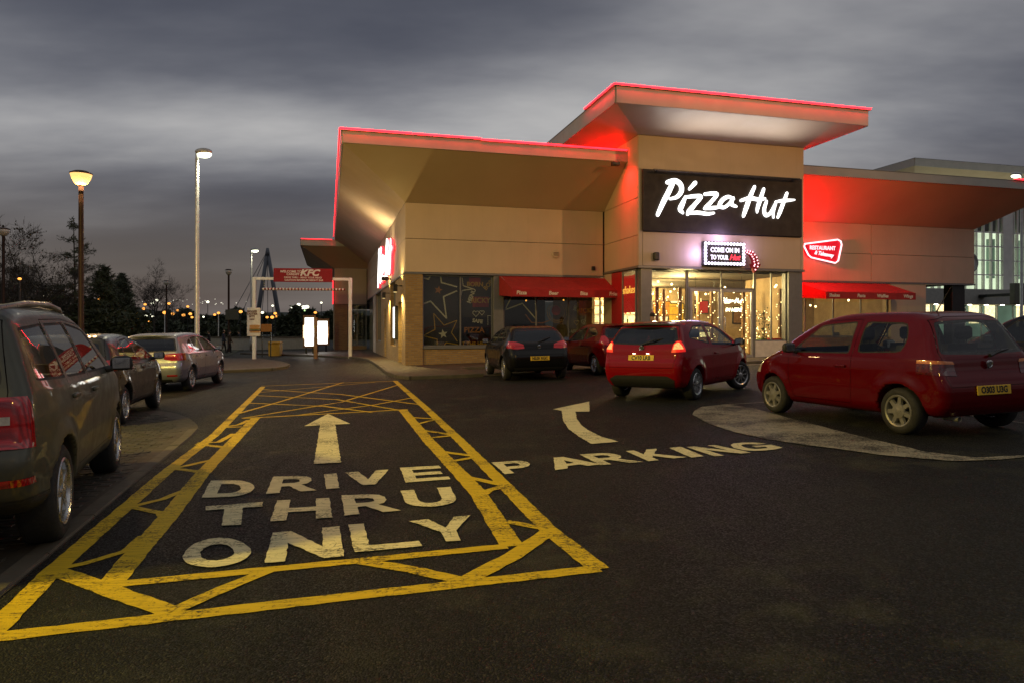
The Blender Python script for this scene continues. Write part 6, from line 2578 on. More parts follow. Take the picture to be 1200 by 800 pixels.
YETI = dict(W=1.79, wb=2.578, wr=0.335, ar=0.385, track=1.54, tw=0.225, rim='five', k=0.10, tail=0.075, nose=0.14, wsm=13,
    side=[(-1.80, .32), (-1.96, .40), (-2.03, .55), (-2.03, .68), (-1.97, .78), (-1.95, 1.02), (-1.91, 1.10), (-1.73, 1.50), (-1.64, 1.58), (-1.2, 1.64), (-.4, 1.665), (0.25, 1.64), (.58, 1.56), (.82, 1.44), (1.28, 1.12), (1.66, 1.03), (1.98, .90), (2.11, .66), (2.08, .38), (1.92, .28), (0, .26)],
    wz=scale_wz(WZ, 1.79, 1.06)[:6] + [(1.12, .845), (1.35, .755), (1.56, .66), (1.68, .58), (2.1, .3)],
    doors=[[(.84, .42), (.90, .70), (.90, 1.08), (.48, 1.52), (-.14, 1.56), (-.17, .42)], [(-.19, .42), (-.16, 1.56), (-.92, 1.54), (-1.0, 1.12), (-.98, .78), (-.66, .42)]],
    side_windows=[roundpoly([(.92, 1.10), (.54, 1.48), (-.08, 1.53), (-.11, 1.10)], .04), roundpoly([(-.21, 1.10), (-.19, 1.53), (-.86, 1.51), (-.92, 1.11)], .04), roundpoly([(-1.0, 1.11), (-.95, 1.51), (-1.60, 1.47), (-1.72, 1.13)], .04)],
    handles=[(-.02, .96), (-.86, .97)], mirror=(.80, 1.10), mirror_mat=M_['dark_trim'],
    hatch=[(-.66, .66), (-.72, .80), (-.72, 1.08), (-.64, 1.52), (-.3, 1.60), (.3, 1.60), (.64, 1.52), (.72, 1.08), (.72, .80), (.66, .66)],
    rear_glass=[(-.69, 1.12), (-.60, 1.49), (0, 1.53), (.60, 1.49), (.69, 1.12), (0, 1.10)], rear_glass_x=-1.4, rear_glass_mat=GD,
    front_glass=[(-.68, 1.12), (-.54, 1.50), (.54, 1.50), (.68, 1.12)], front_glass_x=.2,
    tail_lamps=[([(.56, .885), (.56, .935), (.735, .935), (.735, .885)], -1.86, M_['lens_white'], 0.009), ([(.50, .76), (.50, .99), (.62, 1.05), (.98, 1.05), (.98, .74), (.62, .74)], -1.90, RED_T, 0.006)],
    rear_parts=[([(-.84, .52), (-.84, .565), (-.42, .565), (-.42, .52)], RED_T, 0.004, 'reflector'), ([(.42, .52), (.42, .565), (.84, .565), (.84, .52)], RED_T, 0.004, 'reflector'), ([(-.95, .25), (-.95, .43), (.95, .43), (.95, .25)], M_['dark_trim'], 0.004, 'bumper_insert')],
    side_strips=[[(-.16, 1.10), (-.13, 1.10), (-.105, 1.53), (-.165, 1.53)], [(-.93, 1.10), (-.985, 1.10), (-.94, 1.52), (-.88, 1.52)]],
    plate=(-1.985, .86), badge=(-1.97, 1.03), rails=[(-1.66, .56, 1.53), (-1.50, .57, 1.60), (-.9, .585, 1.655), (-.2, .59, 1.675), (.25, .58, 1.65), (.54, .57, 1.54)], dash_x=.8, cowl_z=1.12, rail_mat='hub_plastic',
    head_lamps=[([(.45, .72), (.45, .90), (.85, .92), (.85, .74)], 1.7, M_['lens_white'])], exhaust=(-1.98, -.5, .30))

LEFT, RIGHT = 1, -1
build_car(YARIS, red_yaris, 'deep red three door hatchback beside the painted white island', 'cars parked by the entrance', (px(1060, 508), -16.5, LEFT))
build_car(FIESTA, red_fiesta, 'bright red three door hatchback with its brake lamps lit before the entrance', 'cars parked by the entrance', (px(812, 468), 37, RIGHT))
build_car(GOLF, silver_p, 'silver five door hatchback at the far end of the parked row', 'cars parked along the lane', (px(221, 457), -8, RIGHT))
C2 = dict(ASTRA)
C2.update(reg=None, rim='five', wr=0.31)
build_car(C2, dark_p, 'dark graphite hatchback parked between the silver hatchback and the tall estate', 'cars parked along the lane', (px(140, 497), -17, RIGHT))
build_car(ASTRA, black_p, 'glossy black hatchback parked facing the star covered window', 'cars parked by the window', (px(594, 445), -12, LEFT), GD)
build_car(YETI, grey_p, 'grey green tall estate car with roof rails at the head of the parked row', 'cars parked along the lane', (px(55, 634), -23, RIGHT))
F2 = dict(FIESTA)
F2.update(reg=None, plate_lit=False, steer=0, rim='five', tail_lamps=[([(.575, .865), (.60, 1.06), (.66, 1.13), (.95, 1.12), (.95, .90)], -1.62, RED_T, 0.006)], spoiler_mat=None)
build_car(F2, red_far, 'dim red hatchback parked beside the black one facing the window', 'cars parked by the window', (B(4.75, -7.55), -15, LEFT))
Y2 = dict(YARIS)
Y2.update(reg=None, rim='ten')
p_ = px(1215, 470)
build_car(Y2, navy_p, 'dark navy hatchback parked beyond the deep red one', 'cars parked by the entrance', (B(9.0, -18.2), -15, LEFT), GD)

# ================================================================== street furniture
def bowl_lamp(p, h, lit, label, r=0.32, energy=0, group='bowl topped street lamps', colr=(1.0, 0.60, 0.24), post='lamp_post_dark'):
    e_ = empty('street_lamp', (p[0], p[1], gz(p[0])), 0, label, 'street lamp', group)
    MB().lathe([(0.16, -0.2), (0.16, 0.25), (0.105, 0.32), (0.09, 1.2), (0.075, h - 0.45), (0.09, h - 0.42), (0.09, h - 0.36)], 12).build('post', M_[post], e_, True)
    MB().lathe([(0.06, h - 0.40), (r * 0.55, h - 0.34), (r * 0.85, h - 0.18), (r, h - 0.02)], 18).build('bowl', M_['sodium' if lit else 'lens_white'], e_, True)
    MB().lathe([(r * 1.02, h - 0.02), (r * 1.05, h + 0.02), (r * 0.6, h + 0.09), (0.0001, h + 0.11)], 18).build('cap', M_['lamp_post_dark'], e_, True)
    if energy:
        lamp_light('lamp_glow', 'POINT', energy, colr, (0, 0, h - 0.62), e_, 0.3)
    return e_


def head_lamp_col(p, h, label, arm=0.35, dirx=1, energy=0, group='tall arm lamps', dim=1.0, colr=(1.0, 0.93, 0.66), ang=0.0, mat='led_lamp', aim=None, cone=165):
    e_ = empty('street_lamp', (p[0], p[1], gz(p[0])), ang, label, 'street lamp', group)
    MB().lathe([(0.15, -0.2), (0.15, 0.9), (0.10, 1.0), (0.075, h - 0.3), (0.06, h)], 12).build('post', M_['galvanised'], e_, True)
    d = dirx
    MB().tube([(0, 0, h - 0.15), (d * 0.08, 0, h - 0.02), (d * arm, 0, h + 0.02)], 0.04, 8).build('arm', M_['galvanised'], e_, True)
    hd = MB()
    hd.ball((d * (arm + 0.25), 0, h + 0.03), 0.36, 14, 8, (1.0, 0.55, 0.42))
    ho_ = hd.build('lamp_head', M_['galvanised'], e_, True)
    MB().ball((d * (arm + 0.28), 0, h - 0.085), 0.31, 12, 6, (1.0, 0.58, 0.48)).build('lens', M_[mat], ho_, True)
    if energy:
        l_ = lamp_light('lamp_glow', 'SPOT', energy, colr, (d * (arm + 0.55), 0, h - 0.30), e_, 0.2, R(cone), 0.8)
        if aim:
            v_ = Vector(aim) - (Vector(e_.location) + Vector((0, 0, h - 0.24)))
            q_ = Matrix.Rotation(-ang, 3, 'Z') @ v_
            l_.rotation_euler = q_.to_track_quat('-Z', 'Y').to_euler()
    return e_


p = pxd(95, 385, 23)
bowl_lamp(p, pxd(95, 204, 23).z - gz(p.x), True, 'dark bowl lamp glowing orange behind the parked row', 0.33, 520)
p = pxd(4, 385, 40)
bowl_lamp(p, pxd(4, 269, 40).z - gz(p.x), False, 'unlit bowl lamp above the tall estate car', 0.33)
p = pxd(268, 385, 56)
bowl_lamp(p, pxd(268, 317, 56).z - gz(p.x), False, 'unlit bowl lamp with a square panel on its post', 0.28)
sq = pxd(272, 369, 55.8)
tag(MB().bbox(-0.55, 0.55, -0.03, 0.03, -0.42, 0.42, 0.01).build('notice_panel', M_['olive_panel'], None, loc=sq), 'square olive notice panel on the unlit lamp post', 'sign')
p = pxd(195, 385, 70)
bowl_lamp(p, pxd(195, 330, 70).z - gz(p.x), False, 'small unlit bowl lamp far beyond the silver hatchback', 0.30)
p = pxd(231, 385, 28.5)
head_lamp_col(p, pxd(231, 179, 28.5).z - gz(p.x), 'tall pale lamp column with round white head beside the silver hatchback', 0.02, 1, 900)
p = pxd(294.5, 385, 60)
head_lamp_col(p, pxd(294.5, 293, 60).z - gz(p.x), 'pale lamp column with white head behind the drive lane gate', 0.05, 1, 300)
p = pxd(1197, 385, 46)
head_lamp_col(p, pxd(1197, 205, 46).z - gz(p.x), 'pale lamp column beside the lit glass hall', 0.1, -1, 0)
# assumed lamps, added unseen behind and beside the viewer to light facade and ground
bowl_lamp((-10.5, 2.5), 6.9, True, 'dark bowl lamp beside the bays at the head of the parked row', 0.33, 5200, colr=(1.0, 0.76, 0.14))
head_lamp_col((-15.5, 12.0), 9.0, 'pale lamp column on the verge side of the parked row', 0.35, 1, 3000, colr=(1.0, 0.58, 0.12), mat='sodium', aim=(-2.0, 16.0, 0.5), cone=158)
head_lamp_col((21.5, 9.0), 10.0, 'pale lamp column beside the bays near the entrance', 0.35, -1, 4300, colr=(1.0, 0.50, 0.17), mat='sodium', aim=(7, 28.5, 5.4), cone=80)
head_lamp_col((4.0, -10.0), 9.0, 'pale lamp column in the middle of the car park', 0.35, 1, 800, colr=(1.0, 0.60, 0.14), ang=R(90), mat='sodium')

# ---- drive lane gate
gl_, gr_ = px(298, 422.5), px(410.5, 419.5)
gate = empty('height_gate', gl_, math.atan2(gr_.y - gl_.y, gr_.x - gl_.x), 'white height gate over the drive lane', 'gate')
span = math.hypot(gr_.y - gl_.y, gr_.x - gl_.x)
gzr = gr_.z - gl_.z
zt_l, zt_r = pxd(298, 324, gl_.y).z - gl_.z, pxd(410.5, 327, gr_.y).z - gl_.z
ztop = (zt_l + zt_r) / 2
MB().bbox(-0.09, 0.09, -0.09, 0.09, -0.3, ztop, 0.012).build('post', M_['white_painted_steel'], gate)
MB().bbox(span - 0.09, span + 0.09, -0.09, 0.09, gzr - 0.3, ztop, 0.012).build('post', M_['white_painted_steel'], gate)
MB().bbox(0.091, span - 0.091, -0.08, 0.08, ztop - 0.15, ztop - 0.001, 0.01).build('cross_beam', M_['white_painted_steel'], gate)
sgx0, sgx1 = (321 - 298) / 112.5 * span, (389.5 - 298) / 112.5 * span
sz0, sz1 = pxd(355, 330.5, gl_.y).z - gl_.z, pxd(355, 314.5, gl_.y).z - gl_.z
gs = empty('gate_sign', gl_ + Vector((0, 0, 0)), gate.rotation_euler.z, 'long red board with white lettering on the height gate', 'sign')
MB().bbox(sgx0, sgx1, -0.17, -0.085, sz0, sz1, 0.012).build('board', M_['sign_red'], gs)
cxs, czs, hh = (sgx0 + sgx1) / 2, (sz0 + sz1) / 2, sz1 - sz0
text('word', 'KFC', 0.46, M_['cream_text'], gs, (cxs + 0.32, -0.176, czs + hh * 0.16), shear=0.3, offset=0.02, sx=1.15)
text('word', 'WELCOME TO', 0.17, M_['cream_text'], gs, (cxs - 0.62, -0.176, czs + hh * 0.26), offset=0.004)
text('word', 'CARDIFF', 0.17, M_['cream_text'], gs, (cxs - 0.52, -0.176, czs + hh * 0.06), offset=0.004)
text('word', 'DRIVE THRU - MIND YOUR HEAD', 0.13, M_['cream_text'], gs, (cxs, -0.176, czs - hh * 0.18), offset=0.003)
text('word', 'CAUTION MAXIMUM HEIGHT BAR', 0.13, M_['cream_text'], gs, (cxs + 0.05, -0.176, czs - hh * 0.37), offset=0.003)
hb_ = empty('height_bar', gl_, gate.rotation_euler.z, 'striped red and white bar hanging below the gate beam', 'height bar')
zb_ = pxd(355, 339, gl_.y).z - gl_.z
hx0, hx1 = (307 - 298) / 112.5 * span, (404 - 298) / 112.5 * span
MB().tube([(hx0, 0, zb_), (hx1, 0, zb_)], 0.055, 10).build('bar', M_['sign_red'], hb_, True)
wm = MB().lathe([(0.072, -0.045), (0.072, 0.045)], 10, Matrix.Rotation(R(90), 4, 'Y')).mesh('white_band', M_['poster_white'], True)
for i in range(25):
    put('white_band', wm, hb_, (hx0 + (hx1 - hx0) * (i + 0.4) / 25, 0, zb_))
for x_ in (hx0 + 0.1, hx1 - 0.1):
    MB().tube([(x_, 0, zb_ + 0.05), (x_, 0, ztop - 0.15)], 0.008, 5).build('chain', M_['galvanised'], hb_)

# poster on the gate's post
pp = empty('poster_board', gl_, gate.rotation_euler.z, 'white poster with a burger picture on the gate post', 'poster')
k_ = gl_.y / FPX
w2, z0p, z1p = 7.6 * k_, pxd(298, 394, gl_.y).z - gl_.z, pxd(298, 361, gl_.y).z - gl_.z
MB().bbox(-w2, w2, -0.14, -0.095, z0p, z1p, 0.02).build('board', M_['poster_white'], pp)
for i, (s_, yy_) in enumerate((('BIGGER', .87), ('TASTIER', .78), ('BITE', .69), ('new', .60))):
    text('word', s_, 0.15, M_['poster_dark'], pp, (-0.08, -0.146, z0p + (z1p - z0p) * yy_), offset=0.006)
zb0 = z0p + (z1p - z0p) * 0.12
for nm, a, b2, mt, hw in (('bun', 0.0, 0.08, 'bun', .27), ('filling', 0.085, 0.15, 'meat', .30), ('filling', 0.155, 0.19, 'lettuce', .32), ('filling', 0.195, 0.27, 'vinyl_orange', .29), ('bun', 0.275, 0.42, 'bun', .27)):
    mb = MB()
    n = 14
    pts = []
    for i in range(n):
        a_ = 2 * math.pi * i / n
        c, s_ = math.cos(a_), math.sin(a_)
        pts.append(Vector((0.06 + hw * math.copysign(abs(c) ** 0.5, c), -0.142, zb0 + (a + b2) / 2 + (b2 - a) / 2 * math.copysign(abs(s_) ** 0.6, s_))))
    mb.prism(pts, (0, -0.008, 0))
    mb.build('burger_' + nm, M_[mt], pp)

# lit menu boards
for (x0, x1, y0, y1, yb, dd, nm, lab) in ((357.5, 367.5, 372.5, 405, 419, 44.0, 'menu_board', 'narrow lit menu board in a brown frame by the drive lane'), (370.5, 383.5, 376.5, 402.5, 412, 47.5, 'menu_board', 'wide lit menu board in a brown frame by the drive lane')):
    c = pxd((x0 + x1) / 2, 385, dd)
    g_ = gz(c.x) + 0.1
    k_ = dd / FPX
    hw = (x1 - x0) / 2 * k_
    z1, z0 = CAM_H + (HOR - y0) * k_ - g_, CAM_H + (HOR - y1) * k_ - g_
    e_ = empty(nm, (c.x, c.y, g_), R(8), lab, 'menu board')
    MB().bbox(-hw - 0.12, hw + 0.12, -0.02, 0.20, z0 - 0.12, z1 + 0.16, 0.015).build('case', M_['lamp_post_dark'] if nm == 'x' else M_['wood'], e_)
    MB().box(-hw, hw, -0.03, -0.021, z0, z1).build('lit_face', M_['menu_white'], e_)
    if x1 < 369:
        MB().box(-hw, hw, -0.036, -0.031, z0 + (z1 - z0) * .62, z0 + (z1 - z0) * .72).build('yellow_band', M_['menu_yellow'], e_)
    for sx_ in (-hw * 0.75, hw * 0.75):
        MB().bbox(sx_ - 0.05, sx_ + 0.05, 0.04, 0.14, -0.2, z0 - 0.121, 0.008).build('leg', M_['dark_metal'], e_)
    lamp_light('menu_glow', 'AREA', 25, (1.0, 0.98, 0.9), (0, -0.06, (z0 + z1) / 2), e_, 0.8, rot=(R(90), 0, 0))
# pole beside them
c = px(370, 420)
tag(MB().bbox(-0.09, 0.09, -0.09, 0.09, -0.2, pxd(370, 372, c.y).z - c.z, 0.01).build('speaker_post', M_['wood'], None, loc=c), 'plain brown order post beside the menu boards', 'post')
# orange direction sign and yellow bin beyond the gate
for x0, x1, y0, y1, dd, mat_, nm, lab, cat in ((306, 318, 380, 389, 42, 'vinyl_orange', 'direction_sign', 'small orange sign behind the gate post', 'sign'), (316.5, 329, 400, 410.5, 44, 'vinyl_yellow', 'salt_bin', 'low yellow bin at the edge of the far road', 'bin')):
    c = pxd((x0 + x1) / 2, 385, dd)
    k_ = dd / FPX
    hw = (x1 - x0) / 2 * k_
    g_ = gz(c.x)
    z1, z0 = CAM_H + (HOR - y0) * k_ - g_, CAM_H + (HOR - y1) * k_ - g_
    e_ = empty(nm, (c.x, c.y, g_), R(6), lab, cat)
    if nm == 'salt_bin':
        MB().add([(-hw, -0.35, 0), (hw, -0.35, 0), (hw, 0.35, 0), (-hw, 0.35, 0), (-hw * 1.05, -0.4, z1 - 0.15), (hw * 1.05, -0.4, z1 - 0.15), (hw * 1.05, 0.4, z1 - 0.15), (-hw * 1.05, 0.4, z1 - 0.15)], [(0, 1, 5, 4), (1, 2, 6, 5), (2, 3, 7, 6), (3, 0, 4, 7), (4, 5, 6, 7)]).build('tub', M_[mat_], e_)
        MB().bbox(-hw * 1.1, hw * 1.1, -0.45, 0.45, z1 - 0.148, z1, 0.05).build('lid', M_[mat_], e_)
    else:
        MB().bbox(-hw, hw, -0.03, 0.03, z0, z1, 0.01).build('panel', M_[mat_], e_)
        for sx_ in (-hw * .8, hw * .8):
            MB().bbox(sx_ - 0.03, sx_ + 0.03, 0.031, 0.09, -0.2, z1 - 0.03, 0.004).build('post', M_['dark_metal'], e_)

# low rail and wall beyond, seen behind the walkers
c = pxd(292, 385, 62)
e_ = empty('low_wall', (c.x, c.y, gz(c.x)), R(4), 'long low grey wall beyond the walkers', 'wall')
MB().bbox(-5.5, 6, -0.2, 0.2, -0.3, 1.1, 0.03).build('wall_body', M_['render_wall'], e_)
MB().bbox(-5.6, 6.1, -0.26, 0.26, 1.102, 1.2, 0.02).build('coping', M_['concrete'], e_)

# ---- round sign at the corner of the far wing
rs = empty('round_sign', B(RX1 + 0.06, 0.45, ZD(308, RX1, 0.4), False), BANG, 'round grey metal sign projecting from the far wing corner', 'sign')
Mr = Matrix.Translation((0.12, 0, 0)) @ Matrix.Rotation(R(90), 4, 'X')
MB().lathe([(0.50, -0.08), (0.52, -0.06), (0.52, 0.06), (0.50, 0.08), (0.44, 0.085), (0.42, 0.07), (0.0001, 0.075)], 28, Mr).build('disc', M_['galvanised'], rs, 'auto')
MB().lathe([(0.30, 0.076), (0.30, 0.082), (0.18, 0.083), (0.18, 0.077)], 24, Mr).build('emblem', M_['white_painted_steel'], rs)
MB().bbox(-0.06, 0.1, -0.03, 0.03, -0.05, 0.05, 0.005).build('bracket', M_['dark_metal'], rs)

# ---- glass hall beyond the far wing
gh0 = pxd(1060, 385, 50)
gh = empty('glass_hall', (gh0.x, gh0.y, gz(gh0.x)), BANG, 'brightly lit glass fronted hall beyond the far wing', 'building')
gb = gz(gh0.x)


def ghx(xp):
    k = (xp - 600) / FPX
    return (k * gh0.y - gh0.x) / (UX - k * UY)


def ghz(yp, xp=1160):
    p = gh0.y + ghx(xp) * UY
    return CAM_H + (HOR - yp) / FPX * p - gb


zc0, zc1, zc2 = ghz(341), ghz(273), ghz(240)
MB().box(-1, 46, 0.9, 1.1, 0, zc2).build('back_wall', M_['hall_lit'], gh)  # wall glows by itself in place of lamps inside the hall
MB().bbox(-1, 46, -0.1, 1.2, zc2, zc2 + 0.8, 0.02).build('parapet', M_['render_wall'], gh)
MB().bbox(-1, 46, -1.6, 0.3, zc0 - 1.1, zc0, 0.02).build('canopy', M_['render_wall'], gh)
xsq = [ghx(x) for x in (1084, 1092, 1100, 1109, 1118, 1130, 1143, 1151.5, 1160.5, 1168.5, 1176.5, 1182, 1186.5, 1191, 1199, 1215, 1232, 1250, 1270)]
zsq = [zc0, zc0 + (zc1 - zc0) * .27, zc0 + (zc1 - zc0) * .52, zc0 + (zc1 - zc0) * .76, zc1, zc2]
for i, x_ in enumerate(xsq):
    w_ = 0.24 if i in (10, 11) else 0.045
    MB().box(x_ - w_, x_ + w_, -0.14, 0.08, zc0 + 0.001, zc2 - 0.001).build('mullion', M_['white_painted_steel'], gh)
for z_ in zsq[1:-1]:
    MB().box(xsq[0], xsq[-1], -0.10, 0.05, z_ - 0.045, z_ + 0.045).build('transom', M_['white_painted_steel'], gh)
for i in range(len(xsq) - 1):
    for j in range(len(zsq) - 1):
        MB().box(xsq[i] + 0.05, xsq[i + 1] - 0.05, -0.02, -0.005, zsq[j] + 0.08, zsq[j + 1] - 0.08).build('pane', M_['dark_shop_glass'] if j == 4 else M_['shop_glass'], gh)
MB().box(xsq[0], xsq[-1], 0.5, 0.85, zc1 + 0.1, zc2 - 0.01).build('dark_ceiling', M_['dark_metal'], gh)
for x_ in (1168, 1169.5, 1187, 1188, 1206, 1224):
    MB().box(ghx(x_) - 0.2, ghx(x_) + 0.25, 0.45, 0.7, zc0 + 1, zc1 - 0.4).build('inner_column', M_['office_dim'], gh)  # columns given a dim glow of their own as well
MB().box(-1, 46, 0.2, 0.4, 0, zc0 - 1.101).build('shop_front', M_['office_dim'], gh)
for i in range(16):
    x_ = ghx(1086) + i * 1.55
    MB().lathe([(0.13, zc0 - 1.14), (0.13, zc0 - 1.101)], 8, Matrix.Translation((x_, -0.8, 0))).build('downlight', M_['downlight'], gh)
    MB().box(x_ + 0.6, x_ + 0.68, 0.1, 0.19, 0, zc0 - 1.102).build('shop_mullion', M_['white_painted_steel'], gh)
    if i % 3 != 2:
        MB().box(x_ - 0.5, x_ + 0.4, 0.12, 0.19, 0.9 + 0.25 * (i % 2), 2.6).build('shop_display', M_['counter_glow'], gh)
hs_ = empty('box_sign', pxd(1196, 345, 47), BANG, 'olive box sign on the canopy of the glass hall', 'sign')
MB().bbox(-0.75, 0.9, -0.2, 0.2, -0.7, 0.75, 0.03).build('case', M_['olive_panel'], hs_)
MB().bbox(-0.3, 0.3, 0.201, 5.0, -0.1, 0.1, 0.02).build('bracket', M_['dark_metal'], hs_)

# ---- distant footbridge mast
bd = 210
br0 = empty('bridge_mast', pxd(313, 385, bd), R(10), 'tall grey A shaped bridge mast beyond the drive lane gate', 'bridge')
top = pxd(313.5, 294, bd) - br0.location
fl_, fr_ = pxd(297, 384, bd) - br0.location, pxd(332, 384, bd) - br0.location
for nm, q_ in (('leg', fl_), ('leg', fr_)):
    q2 = Vector((q_.x, q_.y, -6))
    MB().tube([q2, top], [0.75, 0.55], 8).build(nm, M_['bridge_steel'], br0, True)
MB().tube([top + Vector((0, 0, -1.5)), top + Vector((0, 0, 0.8))], [0.8, 0.4], 8).build('mast_head', M_['bridge_steel'], br0, True)
for x_ in (270, 283, 305, 310, 318):
    q_ = pxd(x_, 384, bd + 6) - br0.location
    MB().tube([top, q_], 0.09, 5).build('stay_cable', M_['bridge_steel'], br0)
MB().bbox(-22, 16, 2, 5, -3.2, -2.2, 0.1).build('deck', M_['bridge_steel'], br0)

# ---- far lights over the valley: each a slender post with a glowing head
fr = random.Random(5)
far = [(23, 327, 34, 'o'), (53, 347, 90, 'w'), (60, 353.5, 80, 'o'), (65, 368, 90, 'o'), (71, 372.5, 95, 'o'), (116, 350.5, 70, 'o'), (112, 357, 75, 'o'), (119.5, 364, 120, 'w'), (120.5, 375.5, 120, 'w'), (132, 366, 90, 'o'), (145, 369, 85, 'w'), (170, 357, 85, 'o'), (168.5, 362, 90, 'o'), (179, 355.5, 120, 'g'), (175, 369, 150, 'w'), (171, 370.5, 150, 'w'), (179, 371, 150, 'w'), (175, 377.5, 80, 'o'), (198, 356, 85, 'o'), (193, 366.5, 75, 'p'), (202.5, 368, 110, 'o'), (208, 364, 120, 'o'), (215, 369.5, 110, 'o'), (220, 359.5, 90, 'o'), (223, 368, 80, 'o'), (225, 372, 110, 'o'), (238.5, 371.5, 95, 'w'), (243.5, 354, 130, 'w'), (251.5, 369, 110, 'o'), (256, 367, 75, 'p'), (282, 365.5, 90, 'o'), (307.5, 366.5, 85, 'w'), (313, 372, 110, 'o'), (319, 372, 110, 'o'), (322.5, 367.5, 90, 'o'), (324.5, 371, 120, 'o'), (319.5, 358.5, 130, 'w'), (343.5, 360, 140, 'g'), (350, 357.5, 150, 'g'), (356, 360.5, 130, 'g'), (359.5, 360, 140, 'g'), (356.5, 364, 160, 'G'), (369.5, 366.5, 100, 'o'), (376.5, 355, 150, 'w'), (380.5, 372, 120, 'o'), (352, 371, 120, 'o'), (162, 374, 160, 'o'), (151, 372, 150, 'o'), (159.5, 367.5, 140, 'o'), (184, 352, 240, 'w')]
hm = {}
for key, mt in (('o', 'sodium_far'), ('p', 'sodium_far'), ('w', 'white_far'), ('g', 'white_far'), ('G', 'green_far')):
    hm[key] = MB().ball((0, 0, 0), 1.0, 8, 6).mesh('lamp_head', M_[mt], True)
words = {'o': 'distant orange lamp among the valley lights', 'p': 'distant orange lamp on a pale lit post', 'w': 'distant white lamp among the valley lights', 'g': 'distant bright floodlight low over the dark trees', 'G': 'distant green tinted lamp over the dark trees'}
for x_, y_, d_, k_ in far:
    p = pxd(x_, y_, d_)
    g_ = gz(p.x) - (1.0 if p.x < -60 else 0)
    e_ = empty('distant_lamp', (p.x, p.y, g_), 0, words[k_], 'street lamp', 'distant valley lamps')
    r_ = d_ / FPX * {'o': 2.1, 'p': 2.3, 'w': 1.7, 'g': 2.6, 'G': 1.6}[k_] * fr.uniform(0.75, 1.1)
    hgt = p.z - g_
    ho_ = put('lamp_head', hm[k_], e_, (0, 0, hgt))
    ho_.scale = (r_, r_, r_ * 0.75)
    pw = max(0.06, d_ / FPX * 0.45)
    if hgt > 1:
        MB().lathe([(pw, -0.5), (pw * 0.8, hgt - r_ * 0.7)], 6).build('post', M_['white_painted_steel' if k_ == 'p' else 'dark_metal'], e_)
tm = MB().ball((0, 0, 0), 1.0, 6, 4).mesh('hill_light', M_['hill_white'])
for i in range(46):
    x_ = fr.uniform(122, 300)
    y_ = fr.uniform(349, 357) + (x_ - 210) * 0.012
    d_ = fr.uniform(470, 560)
    p = pxd(x_, y_, d_)
    o = put('hill_light', tm, None, p)
    s_ = d_ / FPX * fr.uniform(0.28, 0.62)
    o.scale = (s_, s_, s_)
    tag(o, 'tiny house light high on the dark ridge', 'house light', 'house lights on the ridge')

